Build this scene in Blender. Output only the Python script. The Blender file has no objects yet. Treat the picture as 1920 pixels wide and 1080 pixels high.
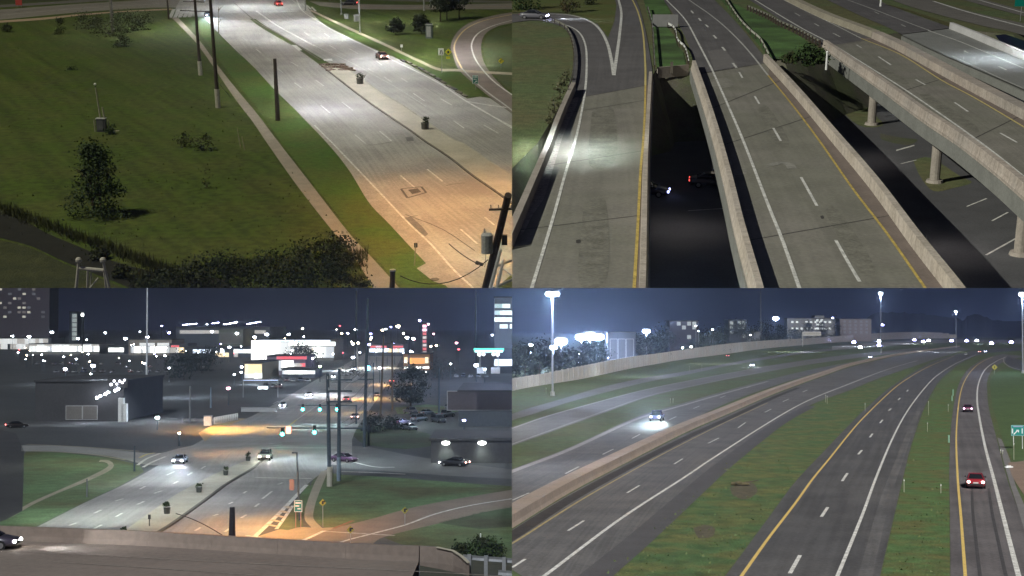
import bpy, bmesh, math, random
from mathutils import Vector, Matrix, noise as mnoise

R = random.Random(11)
scene = bpy.context.scene
F = 2600.0            # focal length in photo pixels (1920 wide)
HAZE = 0.00021

# ------------------------------------------------------------------ camera
cam_data = bpy.data.cameras.new("camera")
cam_data.sensor_width = 36.0
cam_data.lens = 36.0 * F / 1920.0
cam_data.clip_start = 1.0
cam_data.clip_end = 30000.0
cam = bpy.data.objects.new("camera", cam_data)
cam.rotation_euler = (math.radians(90), 0, 0)
scene.collection.objects.link(cam)
scene.camera = cam

# ------------------------------------------------------------------ night sky
world = bpy.data.worlds.new("World")
scene.world = world
world.use_nodes = True
wn, wl = world.node_tree.nodes, world.node_tree.links
wn.clear()
w_out = wn.new("ShaderNodeOutputWorld")
w_bg = wn.new("ShaderNodeBackground")
w_tc = wn.new("ShaderNodeTexCoord")
w_sep = wn.new("ShaderNodeSeparateXYZ")
wl.new(w_tc.outputs["Generated"], w_sep.inputs[0])
w_mr = wn.new("ShaderNodeMapRange")
w_mr.inputs["From Min"].default_value = -0.045
w_mr.inputs["From Max"].default_value = 0.035
wl.new(w_sep.outputs["Z"], w_mr.inputs["Value"])
w_ramp = wn.new("ShaderNodeValToRGB")
el = w_ramp.color_ramp.elements
el[0].position, el[0].color = 0.0, (0.015, 0.020, 0.056, 1)
el[1].position, el[1].color = 1.0, (0.005, 0.006, 0.015, 1)
e = el.new(0.26); e.color = (0.013, 0.018, 0.050, 1)
e = el.new(0.56); e.color = (0.005, 0.007, 0.022, 1)
wl.new(w_mr.outputs[0], w_ramp.inputs[0])
# thin streaky clouds lit from below by the town
w_map = wn.new("ShaderNodeMapping"); w_map.inputs["Scale"].default_value = (7, 7, 120)
w_noi = wn.new("ShaderNodeTexNoise"); w_noi.inputs["Scale"].default_value = 1.6
w_noi.inputs["Detail"].default_value = 4.0
wl.new(w_tc.outputs["Generated"], w_map.inputs[0]); wl.new(w_map.outputs[0], w_noi.inputs[0])
w_cr = wn.new("ShaderNodeMapRange")
w_cr.inputs["From Min"].default_value = 0.46; w_cr.inputs["From Max"].default_value = 0.72
w_cr.inputs["To Min"].default_value = 0.0; w_cr.inputs["To Max"].default_value = 1.0
wl.new(w_noi.outputs[0], w_cr.inputs["Value"])
w_mix = wn.new("ShaderNodeMixRGB"); w_mix.blend_type = 'ADD'
w_mix.inputs[2].default_value = (0.022, 0.023, 0.026, 1)
wl.new(w_cr.outputs[0], w_mix.inputs[0]); wl.new(w_ramp.outputs[0], w_mix.inputs[1])
# a very dim physical sky under it: the sun is far below the horizon
w_sky = wn.new("ShaderNodeTexSky"); w_sky.sky_type = 'NISHITA'; w_sky.sun_disc = False
w_sky.sun_elevation = math.radians(1.0); w_sky.sun_rotation = math.radians(200)
w_ad = wn.new("ShaderNodeMixRGB"); w_ad.blend_type = 'ADD'; w_ad.inputs[0].default_value = 0.004
wl.new(w_mix.outputs[0], w_ad.inputs[1]); wl.new(w_sky.outputs[0], w_ad.inputs[2])
wl.new(w_ad.outputs[0], w_bg.inputs["Color"])
w_bg.inputs["Strength"].default_value = 1.0
wl.new(w_bg.outputs[0], w_out.inputs["Surface"])

vs = scene.view_settings
vs.view_transform = 'Standard'; vs.look = 'None'; vs.exposure = 0.8; vs.gamma = 1.0
vs.use_curve_mapping = False
cy = scene.cycles
cy.use_denoising = True
cy.max_bounces = 5; cy.diffuse_bounces = 2; cy.glossy_bounces = 2; cy.transmission_bounces = 2
cy.sample_clamp_indirect = 4.0
cy.caustics_reflective = False; cy.caustics_refractive = False

# ------------------------------------------------------------------ the four places
class Place:
    """One of the four filmed places: a ground plane below the camera."""
    def __init__(s, name, horizon, height, sx, sz):
        s.name, s.h, s.sx, s.sz = name, height, sx, sz
        s.f = Vector((0, F, -(horizon - 540.0))).normalized()
        s.r = Vector((1, 0, 0))
        s.u = s.r.cross(s.f).normalized()
        s.foot = -height * s.u
        m = Matrix((s.r, s.f, s.u)).transposed().to_4x4()
        m.translation = s.foot
        s.M = m
        s.col = bpy.data.collections.new(name)
        scene.collection.children.link(s.col)
        s.objs = []
    def g(s, x, y, z=0.0):
        d = Vector((x - 960.0, F, -(y - 540.0)))
        du, dv, dw = d.dot(s.r), d.dot(s.f), d.dot(s.u)
        t = (z - s.h) / dw
        return Vector((du * t, dv * t, z))
    def zat(s, p, y):
        """height above the ground at local point p that shows at image row y"""
        w0 = s.foot + s.r * p.x + s.f * p.y
        k = (540.0 - y) / F
        return (k * w0.y - w0.z) / (s.u.z - k * s.u.y)
    def mpp(s, p):
        w0 = s.M @ p
        return w0.y / F
    def W(s, p):
        return s.M @ Vector(p)

P1 = Place("avenue by the meadow", -250, 37.0, -1, 1)
P2 = Place("highway bridges", -240, 23.5, 1, 1)
P3 = Place("city junction", 612, 22.0, -1, -1)
P4 = Place("highway curve", 618, 16.0, 1, -1)
PL = None

def use(p):
    global PL
    PL = p

# ------------------------------------------------------------------ lamps that light the places
def lamp(p, kind, pos, power, color, target=None, cone=150, blend=1.0, radius=0.25, link=False):
    ld = bpy.data.lights.new("lamp_light", kind)
    ld.energy = power; ld.color = color
    if kind != 'SUN':
        ld.shadow_soft_size = radius
    if kind == 'SPOT':
        ld.spot_size = math.radians(cone); ld.spot_blend = blend
    o = bpy.data.objects.new("lamp_light", ld)
    o["kind"] = "helper"
    scene.collection.objects.link(o)
    wpos = p.W(pos)
    tgt = p.W(target) if target is not None else wpos - p.u
    d = (tgt - wpos).normalized()
    o.matrix_world = Matrix.Translation(wpos) @ d.to_track_quat('-Z', 'Y').to_matrix().to_4x4()
    if link:
        o.light_linking.receiver_collection = p.col
        o.light_linking.blocker_collection = p.col
    return o

# faint moonlight (the one sun)
_sd = bpy.data.lights.new("moon", 'SUN'); _sd.energy = 0.02; _sd.angle = math.radians(0.5); _sd.color = (0.8, 0.88, 1.0)
_so = bpy.data.objects.new("moon", _sd); scene.collection.objects.link(_so)
_so.rotation_euler = (math.radians(55), 0, math.radians(-40))

WHITE = (0.93, 0.96, 1.0); COOL = (0.80, 0.90, 1.0); SODIUM = (1.0, 0.47, 0.14); WARM = (1.0, 0.86, 0.68)
# place 1: added unseen key spot from the left, white avenue lamps, sodium spots
lamp(P1, 'SPOT', (-300, 40, 480), 5.7e6, (1.0, 0.96, 0.74), (-28, 230, 0), 60, .6, 1.5, True)
for (x, y, pw, z) in ((470, 14, 11000, 10), (590, 44, 9500, 10), (655, 70, 9000, 10), (740, 118, 8500, 10), (400, 50, 7000, 10), (520, 70, 5000, 10),
                      (560, 160, 3600, 11), (640, 230, 2600, 11), (690, 165, 3000, 11), (780, 200, 1900, 11), (830, 110, 6500, 12), (900, 90, 4200, 12), (760, 40, 6000, 12), (300, 60, 6000, 14)):  # these over mid road and lawns are added fill, no lamps seen
    q = P1.g(x, y); lamp(P1, 'SPOT', (q.x, q.y, z * 1.5), pw * .78, WHITE, None, 150, 1.0, .3)
q = P1.g(600, 205); lamp(P1, 'SPOT', (q.x, q.y, 10), 2500, (.85, .85, 1.0), None, 130, 1.0, .3)
for (x, y, pw) in ((890, 500, 1600), (800, 440, 1700), (850, 360, 1800), (920, 400, 1300), (740, 470, 900), (720, 370, 900)):  # orange lamp light spread over several unseen added spots
    q = P1.g(x, y); lamp(P1, 'SPOT', (q.x, q.y, 13), pw, (1.0, .46, .13), None, 155, 1.0, .3)
# place 2: unseen key spot added at left, a lamp over the ramp and one over the far deck
lamp(P2, 'SPOT', (-420, -160, 330), 1.17e7, (1.0, 0.98, 0.86), (35, 170, 0), 50, .6, 1.5, True)
q = P2.g(1062, 284); lamp(P2, 'SPOT', (q.x - .2, q.y, 7.5), 2600, (.86, 1.0, 1.0), None, 120, 1.0, .15)
q = P2.g(1890, 112); lamp(P2, 'SPOT', (q.x, q.y, 9), 2600, COOL, None, 130, 1.0, .3)
q = P2.g(958, 365, -7); lamp(P2, 'SPOT', (q.x, q.y, -2.5), 600, (.6, 1.0, .85), None, 130, 1.0, .3)
for (x, y) in ((1275, 430), (1600, 300), (1780, 470)):      # unseen fill spots added to lift the black slots under the bridges
    q = P2.g(x, y, -7); lamp(P2, 'SPOT', (q.x, q.y, -2.0), 150, (1.0, .9, .85), None, 160, 1.0, .4)
# place 3: key spot added high behind for base light, street lamp and sodium pools
lamp(P3, 'SPOT', (-800, -2300, 2400), 5.2e8, (.90, .95, 1.0), (-100, 900, 0), 75, .6, 14.0, True)
for (x, y, pw, col, z) in ((210, 965, 2400, WHITE, 10), (300, 900, 3600, WHITE, 10), (380, 940, 2000, WHITE, 10), (540, 860, 3600, (.75, .95, 1.0), 10), (600, 800, 2800, (.72, .92, 1.0), 10), (490, 985, 5600, SODIUM, 10), (415, 806, 28000, SODIUM, 9), (540, 1000, 4000, SODIUM, 10), (440, 850, 2500, SODIUM, 10),
                           (640, 745, 12000, (.85, .92, 1.0), 11), (590, 740, 16000, (.85, .9, 1.0), 11), (700, 748, 20000, SODIUM, 10), (735, 722, 26000, SODIUM, 9), (665, 775, 5000, SODIUM, 10), (640, 870, 3000, (.8, .95, 1), 10), (700, 690, 60000, WARM, 14), (640, 695, 50000, COOL, 14), (180, 975, 1500, (.8, 1, .85), 9), (500, 720, 22000, COOL, 10), (300, 790, 6000, COOL, 10),
                           (330, 745, 11000, (.7, .85, 1), 14), (180, 790, 3500, (.8, .9, 1), 12), (250, 720, 14000, (.7, .85, 1), 14), (130, 720, 12000, (.75, .85, 1), 14), (860, 760, 3000, (.75, .9, 1), 12), (780, 800, 5000, (.8, .95, 1), 12), (160, 870, 2200, (.9, 1, .8), 12)):  # fill spots added to lift the dark lots
    q = P3.g(x, y); lamp(P3, 'SPOT', (q.x, q.y, z), pw, col, None, 150, 1.0, .3)
# place 4: added key spot far behind the camera, lighting this place only
lamp(P4, 'SPOT', (520, -2300, 2200), 7.6e8, (1.0, 0.97, 0.93), (150, 900, 0), 75, .6, 14.0, True)
for (x, y, pw, col, z) in ((1000, 880, 3500, COOL, 12), (990, 800, 5000, COOL, 14), (1100, 760, 5000, COOL, 14), (1090, 726, 6000, COOL, 14), (1200, 706, 10000, COOL, 14), (1330, 682, 16000, COOL, 14), (1480, 660, 60000, COOL, 14), (1620, 650, 90000, COOL, 16), (1720, 645, 120000, COOL, 18), (1850, 645, 120000, COOL, 18), (1760, 660, 40000, COOL, 14)):  # unseen fill added along the noise wall and far road
    q = P4.g(x, y); lamp(P4, 'SPOT', (q.x, q.y, z), pw, col, None, 150, 1.0, .3)


# ------------------------------------------------------------------ materials
MATS = {}
def mat(name, color, rough=0.85, var=0.25, scale=0.6, fine=6.0, metal=0.0, emit=None, estr=0.0,
        bump=0.0, tint=None, tscale=0.06, streak=0.0, spec=0.3, mow=None):
    """Procedural surface: base colour broken up by large and fine noise, optional second tint in
    patches, optional streaks along the UV v direction (worn wheel tracks)."""
    if name in MATS:
        return MATS[name]
    m = bpy.data.materials.new(name); m.use_nodes = True
    n, l = m.node_tree.nodes, m.node_tree.links
    b = n["Principled BSDF"]
    b.inputs["Roughness"].default_value = rough
    b.inputs["Metallic"].default_value = metal
    b.inputs["Specular IOR Level"].default_value = spec
    if emit:
        b.inputs["Base Color"].default_value = (*[min(c, 0.8) for c in color], 1)
        b.inputs["Emission Color"].default_value = (*emit, 1)
        b.inputs["Emission Strength"].default_value = estr
        MATS[name] = m
        return m
    if var <= 0:
        b.inputs["Base Color"].default_value = (*color, 1)
        MATS[name] = m
        return m
    tc = n.new("ShaderNodeTexCoord")
    n1 = n.new("ShaderNodeTexNoise"); n1.inputs["Scale"].default_value = scale; n1.inputs["Detail"].default_value = 5
    n2 = n.new("ShaderNodeTexNoise"); n2.inputs["Scale"].default_value = fine; n2.inputs["Detail"].default_value = 3
    l.new(tc.outputs["Object"], n1.inputs[0]); l.new(tc.outputs["Object"], n2.inputs[0])
    ad = n.new("ShaderNodeMath"); ad.operation = 'ADD'
    l.new(n1.outputs[0], ad.inputs[0]); l.new(n2.outputs[0], ad.inputs[1])
    src = ad.outputs[0]
    lo, hi = 0.75, 1.25
    if streak:
        # positive: along the strip; negative: run-off streaks across it
        mp = n.new("ShaderNodeMapping"); mp.inputs["Scale"].default_value = (1.3, 0.03, 1) if streak > 0 else (0.25, 1.1, 1)
        streak = abs(streak)
        n3 = n.new("ShaderNodeTexNoise"); n3.inputs["Scale"].default_value = 1.0; n3.inputs["Detail"].default_value = 3
        l.new(tc.outputs["UV"], mp.inputs[0]); l.new(mp.outputs[0], n3.inputs[0])
        mu = n.new("ShaderNodeMath"); mu.operation = 'MULTIPLY_ADD'
        mu.inputs[1].default_value = streak * 2; mu.inputs[2].default_value = -streak
        l.new(n3.outputs[0], mu.inputs[0])
        a2 = n.new("ShaderNodeMath"); a2.operation = 'ADD'
        l.new(src, a2.inputs[0]); l.new(mu.outputs[0], a2.inputs[1]); src = a2.outputs[0]
    if mow:                      # (direction in degrees, stripe scale, amount): mown swathes along one direction
        mp = n.new("ShaderNodeMapping"); mp.inputs["Rotation"].default_value = (0, 0, math.radians(mow[0]))
        mp2 = n.new("ShaderNodeMapping"); mp2.inputs["Scale"].default_value = (mow[1], mow[1] * .03, 1)
        n5 = n.new("ShaderNodeTexNoise"); n5.inputs["Scale"].default_value = 1.0; n5.inputs["Detail"].default_value = 2
        l.new(tc.outputs["Object"], mp.inputs[0]); l.new(mp.outputs[0], mp2.inputs[0]); l.new(mp2.outputs[0], n5.inputs[0])
        mu = n.new("ShaderNodeMath"); mu.operation = 'MULTIPLY_ADD'
        mu.inputs[1].default_value = mow[2] * 2; mu.inputs[2].default_value = -mow[2]
        l.new(n5.outputs[0], mu.inputs[0])
        a3 = n.new("ShaderNodeMath"); a3.operation = 'ADD'
        l.new(src, a3.inputs[0]); l.new(mu.outputs[0], a3.inputs[1]); src = a3.outputs[0]
    mr = n.new("ShaderNodeMapRange")
    mr.inputs["From Min"].default_value = lo; mr.inputs["From Max"].default_value = hi
    mr.inputs["To Min"].default_value = 1 - var; mr.inputs["To Max"].default_value = 1 + var
    l.new(src, mr.inputs["Value"])
    col = None
    if tint:
        n4 = n.new("ShaderNodeTexNoise"); n4.inputs["Scale"].default_value = tscale; n4.inputs["Detail"].default_value = 6
        n4.inputs["Roughness"].default_value = 0.65
        l.new(tc.outputs["Object"], n4.inputs[0])
        r2 = n.new("ShaderNodeMapRange"); r2.inputs["From Min"].default_value = 0.42; r2.inputs["From Max"].default_value = 0.60
        l.new(n4.outputs[0], r2.inputs["Value"])
        mx = n.new("ShaderNodeMixRGB"); mx.inputs[1].default_value = (*color, 1); mx.inputs[2].default_value = (*tint, 1)
        l.new(r2.outputs[0], mx.inputs[0]); col = mx.outputs[0]
    vm = n.new("ShaderNodeVectorMath"); vm.operation = 'SCALE'
    if col is None:
        vm.inputs[0].default_value = color
    else:
        l.new(col, vm.inputs[0])
    l.new(mr.outputs[0], vm.inputs["Scale"])
    l.new(vm.outputs[0], b.inputs["Base Color"])
    if bump > 0:
        bp = n.new("ShaderNodeBump"); bp.inputs["Strength"].default_value = 1.0; bp.inputs["Distance"].default_value = bump
        l.new(ad.outputs[0], bp.inputs["Height"]); l.new(bp.outputs[0], b.inputs["Normal"])
    MATS[name] = m
    return m

def glow(name, color, strength):
    return mat(name, color, emit=color, estr=strength)

# ------------------------------------------------------------------ mesh builder
class MB:
    def __init__(s):
        s.v, s.f, s.uv, s.mi, s.cur = [], [], {}, [], 0
    def add(s, verts, faces):
        o = len(s.v); s.v += [tuple(v) for v in verts]
        for f in faces:
            s.f.append(tuple(i + o for i in f)); s.mi.append(s.cur)
        return s
    def box(s, c, d, rz=0.0, rx=0.0, ry=0.0):
        m = Matrix.Translation(c) @ Matrix.Rotation(rz, 4, 'Z') @ Matrix.Rotation(ry, 4, 'Y') @ Matrix.Rotation(rx, 4, 'X')
        h = [x / 2 for x in d]
        vs_ = [m @ Vector((sx * h[0], sy * h[1], sz * h[2])) for sx, sy, sz in
               ((-1,-1,-1),(1,-1,-1),(1,1,-1),(-1,1,-1),(-1,-1,1),(1,-1,1),(1,1,1),(-1,1,1))]
        return s.add(vs_, [(3,2,1,0),(4,5,6,7),(0,1,5,4),(1,2,6,5),(2,3,7,6),(3,0,4,7)])
    def tube(s, p0, p1, r0, r1=None, n=7, caps=True):
        p0, p1 = Vector(p0), Vector(p1); r1 = r0 if r1 is None else r1
        d = (p1 - p0).normalized()
        a = d.orthogonal().normalized(); b = d.cross(a)
        vs_ = []
        for p, r in ((p0, r0), (p1, r1)):
            for i in range(n):
                t = 2 * math.pi * i / n
                vs_.append(p + a * (r * math.cos(t)) + b * (r * math.sin(t)))
        fs = [(i, (i + 1) % n, n + (i + 1) % n, n + i) for i in range(n)]
        if caps:
            fs += [tuple(reversed(range(n))), tuple(range(n, 2 * n))]
        return s.add(vs_, fs)
    def ptube(s, pts, r, n=5):
        for a, b in zip(pts[:-1], pts[1:]):
            s.tube(a, b, r, r, n, True)
        return s
    def ball(s, c, r, n=8, sc=(1, 1, 1)):
        vs_, fs = [], []
        m = max(3, n // 2)
        vs_.append((c[0], c[1], c[2] - r * sc[2]))
        for j in range(1, m):
            ph = -math.pi / 2 + math.pi * j / m
            for i in range(n):
                t = 2 * math.pi * i / n
                vs_.append((c[0] + r * sc[0] * math.cos(ph) * math.cos(t), c[1] + r * sc[1] * math.cos(ph) * math.sin(t), c[2] + r * sc[2] * math.sin(ph)))
        vs_.append((c[0], c[1], c[2] + r * sc[2])); T = len(vs_) - 1
        for i in range(n):
            k = (i + 1) % n
            fs.append((0, 1 + k, 1 + i))
            for j in range(m - 2):
                a = 1 + j * n
                fs.append((a + i, a + k, a + n + k, a + n + i))
            a = 1 + (m - 2) * n
            fs.append((a + i, a + k, T))
        return s.add(vs_, fs)
    def strip(s, L, Rr):
        """quad strip with uv = metres across / along"""
        o = len(s.v); acc = 0.0
        n = len(L)
        for i in range(n):
            if i:
                acc += ((Vector(L[i]) + Vector(Rr[i])) / 2 - (Vector(L[i-1]) + Vector(Rr[i-1])) / 2).length
            w = (Vector(Rr[i]) - Vector(L[i])).length
            s.v += [tuple(L[i]), tuple(Rr[i])]
            s.uv[o + 2*i] = (0.0, acc); s.uv[o + 2*i + 1] = (w, acc)
        for i in range(n - 1):
            a = o + 2 * i
            s.f.append((a, a + 1, a + 3, a + 2)); s.mi.append(s.cur)
        return s
    def prism(s, pts2, z0, z1):
        n = len(pts2)
        vs_ = [(p[0], p[1], z0) for p in pts2] + [(p[0], p[1], z1) for p in pts2]
        fs = [(i, (i + 1) % n, n + (i + 1) % n, n + i) for i in range(n)]
        fs += [tuple(reversed(range(n))), tuple(range(n, 2 * n))]
        return s.add(vs_, fs)
    def sweep(s, path, prof, closed=True):
        """profile [(offset to the right of travel, z)] swept along a ground path"""
        n = len(path); k = len(prof); vs_ = []
        acc = 0.0; o = len(s.v)
        for i, p in enumerate(path):
            a = path[max(i - 1, 0)]; b = path[min(i + 1, n - 1)]
            d = Vector((b[0] - a[0], b[1] - a[1], 0)).normalized()
            nr = Vector((d.y, -d.x, 0))
            if i: acc += (Vector(p) - Vector(path[i-1])).length
            for j, (of, z) in enumerate(prof):
                s.uv[o + len(vs_)] = (of + z, acc)
                vs_.append(Vector((p[0], p[1], p[2])) + nr * of + Vector((0, 0, z)))
        fs = []
        m = k if closed else k - 1
        for i in range(n - 1):
            for j in range(m):
                a = i * k + j; b = i * k + (j + 1) % k
                fs.append((a, b, b + k, a + k))
        if closed:
            fs += [tuple(range(k)), tuple(reversed(range((n-1)*k, n*k)))]
        return s.add(vs_, fs)
    def quads(s, pts_size_n):
        for c, sz, nrm in pts_size_n:
            a = nrm.orthogonal().normalized(); b = nrm.cross(a)
            t = R.uniform(0, 6.28)
            a, b = a * math.cos(t) + b * math.sin(t), b * math.cos(t) - a * math.sin(t)
            a *= sz; b *= sz * 0.62
            s.add([c - a, c - b, c + a, c + b], [(0, 1, 2, 3)])
        return s
    def mesh(s, name, mats, smooth=False):
        me = bpy.data.meshes.new(name)
        me.from_pydata(s.v, [], s.f)
        if not isinstance(mats, (list, tuple)): mats = [mats]
        for m in mats: me.materials.append(m)
        if len(mats) > 1:
            for p, i in zip(me.polygons, s.mi): p.material_index = i
        if s.uv:
            uvl = me.uv_layers.new(name="UVMap")
            for lp in me.loops:
                uvl.data[lp.index].uv = s.uv.get(lp.vertex_index, (0, 0))
        if smooth:
            me.polygons.foreach_set("use_smooth", [True] * len(me.polygons))
        me.update()
        return me
    def build(s, name, mats, parent=None, smooth=False):
        return link(name, s.mesh(name, mats, smooth), parent)

def link(name, data, parent=None, loc=None, rz=0.0, local=None):
    """parent None: top-level, placed in the current place's ground frame"""
    o = bpy.data.objects.new(name, data)
    PL.col.objects.link(o)
    PL.objs.append(o)
    if parent is not None:
        o.parent = parent
        if local is not None: o.matrix_basis = local
        elif loc is not None: o.matrix_basis = Matrix.Translation(loc) @ Matrix.Rotation(rz, 4, 'Z')
    else:
        o.matrix_basis = PL.M @ Matrix.Translation(loc or (0, 0, 0)) @ Matrix.Rotation(rz, 4, 'Z')
    return o

def tag(o, label=None, cat=None, group=None, kind=None):
    if label: o["label"] = label
    if cat: o["category"] = cat
    if group: o["group"] = group
    if kind: o["kind"] = kind
    return o

def thing(name, label, cat, loc=(0, 0, 0), rz=0.0, group=None):
    return tag(link(name, None, None, loc, rz), label, cat, group)

def structure(name, mb, m, label=None):
    o = mb.build(name, m); o["kind"] = "structure"
    if label: o["label"] = label
    return o

def copy_tree(o, parent=None):
    c = o.copy(); PL.col.objects.link(c); PL.objs.append(c)
    if parent is not None:
        c.parent = parent
    for ch in list(o.children):
        copy_tree(ch, c)
    return c

def place(o, loc, rz=0.0, s=1.0):
    o.matrix_basis = PL.M @ Matrix.Translation(loc) @ Matrix.Rotation(rz, 4, 'Z') @ Matrix.Scale(s, 4)
    return o

# ------------------------------------------------------------------ curves through ground points
def catmull(pts, per=6):
    pts = [Vector((p[0], p[1])) for p in pts]
    if len(pts) < 3 or per < 2: return pts
    out = []
    n = len(pts)
    for i in range(n - 1):
        p0 = pts[i - 1] if i else 2 * pts[0] - pts[1]
        p1, p2 = pts[i], pts[i + 1]
        p3 = pts[i + 2] if i + 2 < n else 2 * pts[-1] - pts[-2]
        for k in range(per):
            t = k / per
            out.append(0.5 * ((2 * p1) + (p2 - p0) * t + (2*p0 - 5*p1 + 4*p2 - p3) * t*t + (3*p1 - p0 - 3*p2 + p3) * t*t*t))
    out.append(pts[-1])
    return out

def path(px, z=0.0, per=6):
    """a smooth line on the ground of the current place, read off the photograph"""
    return [PL.g(p.x, p.y, z) for p in catmull(px, per)]

def resample(pts, n):
    d = [0.0]
    for a, b in zip(pts[:-1], pts[1:]):
        d.append(d[-1] + (Vector(b) - Vector(a)).length)
    out = []; j = 0
    for i in range(n):
        t = d[-1] * i / (n - 1)
        while j < len(d) - 2 and d[j + 1] < t: j += 1
        sg = d[j + 1] - d[j]
        k = 0 if sg == 0 else (t - d[j]) / sg
        out.append(Vector(pts[j]).lerp(Vector(pts[j + 1]), k))
    return out

def offset(pts, d):
    out = []
    n = len(pts)
    for i, p in enumerate(pts):
        a = Vector(pts[max(i - 1, 0)]); b = Vector(pts[min(i + 1, n - 1)])
        t = Vector((b.x - a.x, b.y - a.y, 0)).normalized()
        out.append(Vector(p) + Vector((t.y, -t.x, 0)) * d)
    return out

def road(name, left, right, m, z=0.02, label=None, n=None, per=6):
    L = catmull(left, per); Rr = catmull(right, per)
    n = n or max(len(L), len(Rr))
    def rs(c):
        d = [0.0]
        for a, b in zip(c[:-1], c[1:]): d.append(d[-1] + (b - a).length)
        out = []; j = 0
        for i in range(n):
            t = d[-1] * i / (n - 1)
            while j < len(d) - 2 and d[j + 1] < t: j += 1
            k = (t - d[j]) / max(1e-9, d[j + 1] - d[j])
            out.append(c[j].lerp(c[j + 1], k))
        return out
    L, Rr = rs(L), rs(Rr)
    mb = MB().strip([PL.g(p.x, p.y, z) for p in L], [PL.g(p.x, p.y, z) for p in Rr])
    return structure(name, mb, m, label)

def stripe(parent, px, w, m, name="edge_line", z=0.035, per=6):
    c = path(px, z, per)
    mb = MB().strip(offset(c, -w / 2), offset(c, w / 2))
    return mb.build(name, m, parent)

def dashes(parent, segs, w, m, z=0.035):
    for (x0, y0, x1, y1) in segs:
        c = [PL.g(x0, y0, z), PL.g(x1, y1, z)]
        MB().strip(offset(c, -w / 2), offset(c, w / 2)).build("lane_dash", m, parent)

def patch(name, px, m, z=0.012, smooth=0, label=None, parent=None):
    """a flat irregular area of ground given by its outline"""
    if smooth: px = [(p.x, p.y) for p in catmull(list(px) + [px[0]], smooth)][:-1]
    mb = MB(); mb.add([PL.g(x, y, z) for x, y in px], [tuple(range(len(px)))])
    if parent is not None: return mb.build(name, m, parent)
    return structure(name, mb, m, label)

# ------------------------------------------------------------------ common materials
M_paint = mat("road_paint_white", (0.56, 0.56, 0.53), 0.7, 0.38, 1.3, 9)
M_faded = mat("road_paint_faded", (0.40, 0.40, 0.38), 0.7, 0.4, 1.3, 9)
M_yellow = mat("road_paint_yellow", (0.44, 0.33, 0.09), 0.7, 0.35, 1.3, 9)
M_metal = mat("galvanised_metal", (0.42, 0.43, 0.44), 0.45, 0.12, 2, 9, metal=0.6)
M_grey = mat("grey_painted_metal", (0.36, 0.37, 0.37), 0.6, 0.12, 2, 9)
M_wood = mat("weathered_pole_wood", (0.055, 0.042, 0.033), 0.9, 0.3, 2, 14)
M_dark = mat("dark_painted_metal", (0.03, 0.03, 0.032), 0.6, 0.15, 2, 9)
M_black = mat("black_rubber", (0.012, 0.012, 0.012), 0.8, 0.1, 4, 9)
M_white = mat("white_painted_metal", (0.72, 0.73, 0.72), 0.6, 0.08, 2, 9)
M_green_sign = mat("green_sign_sheet", (0.0, 0.16, 0.12), 0.5, 0.06, 2, 9)
M_yel_sign = mat("yellow_sign_sheet", (0.70, 0.62, 0.05), 0.5, 0.06, 2, 9)
M_glass = mat("car_window_glass", (0.012, 0.014, 0.018), 0.08, 0.0, spec=0.6)
M_rim = mat("alloy_rim", (0.35, 0.35, 0.36), 0.35, 0.0, metal=0.8)
M_plate = mat("number_plate", (0.6, 0.6, 0.58), 0.6, 0.0)
M_bark = mat("tree_bark", (0.07, 0.055, 0.04), 0.95, 0.3, 2, 10)
G_head = glow("headlight_glow", (0.95, 0.97, 1.0), 26.0)
G_headoff = mat("headlight_lens", (0.5, 0.5, 0.5), 0.2, 0.0)
G_tail = glow("tail_light_glow", (1.0, 0.10, 0.08), 5.0)
G_tailhot = glow("tail_light_bright", (1.0, 0.45, 0.38), 9.0)
G_tailoff = mat("tail_light_lens", (0.25, 0.01, 0.01), 0.3, 0.0)

# ------------------------------------------------------------------ cars (a kit of lofted parts)
def loft(secs, n_top=3):
    """secs: (x, half width bottom, half width top, z bottom, z top, corner) -> closed smooth hull"""
    mb = MB(); k = None; vs_ = []
    for (x, wb, wt, z0, z1, c) in secs:
        ring = [(-wb*0.86, z0), (-wb, z0 + (z1-z0)*0.28), (-wb, z0 + (z1-z0)*0.55), (-wt, z1 - c*0.5), (-wt + c, z1),
                (wt - c, z1), (wt, z1 - c*0.5), (wb, z0 + (z1-z0)*0.55), (wb, z0 + (z1-z0)*0.28), (wb*0.86, z0)]
        k = len(ring); vs_ += [(x, y, z) for y, z in ring]
    fs = []
    n = len(secs)
    for i in range(n - 1):
        for j in range(k):
            a = i*k + j; b = i*k + (j+1) % k
            fs.append((a, b, b + k, a + k))
    fs += [tuple(reversed(range(k))), tuple(range((n-1)*k, n*k))]
    return mb.add(vs_, fs)

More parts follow.
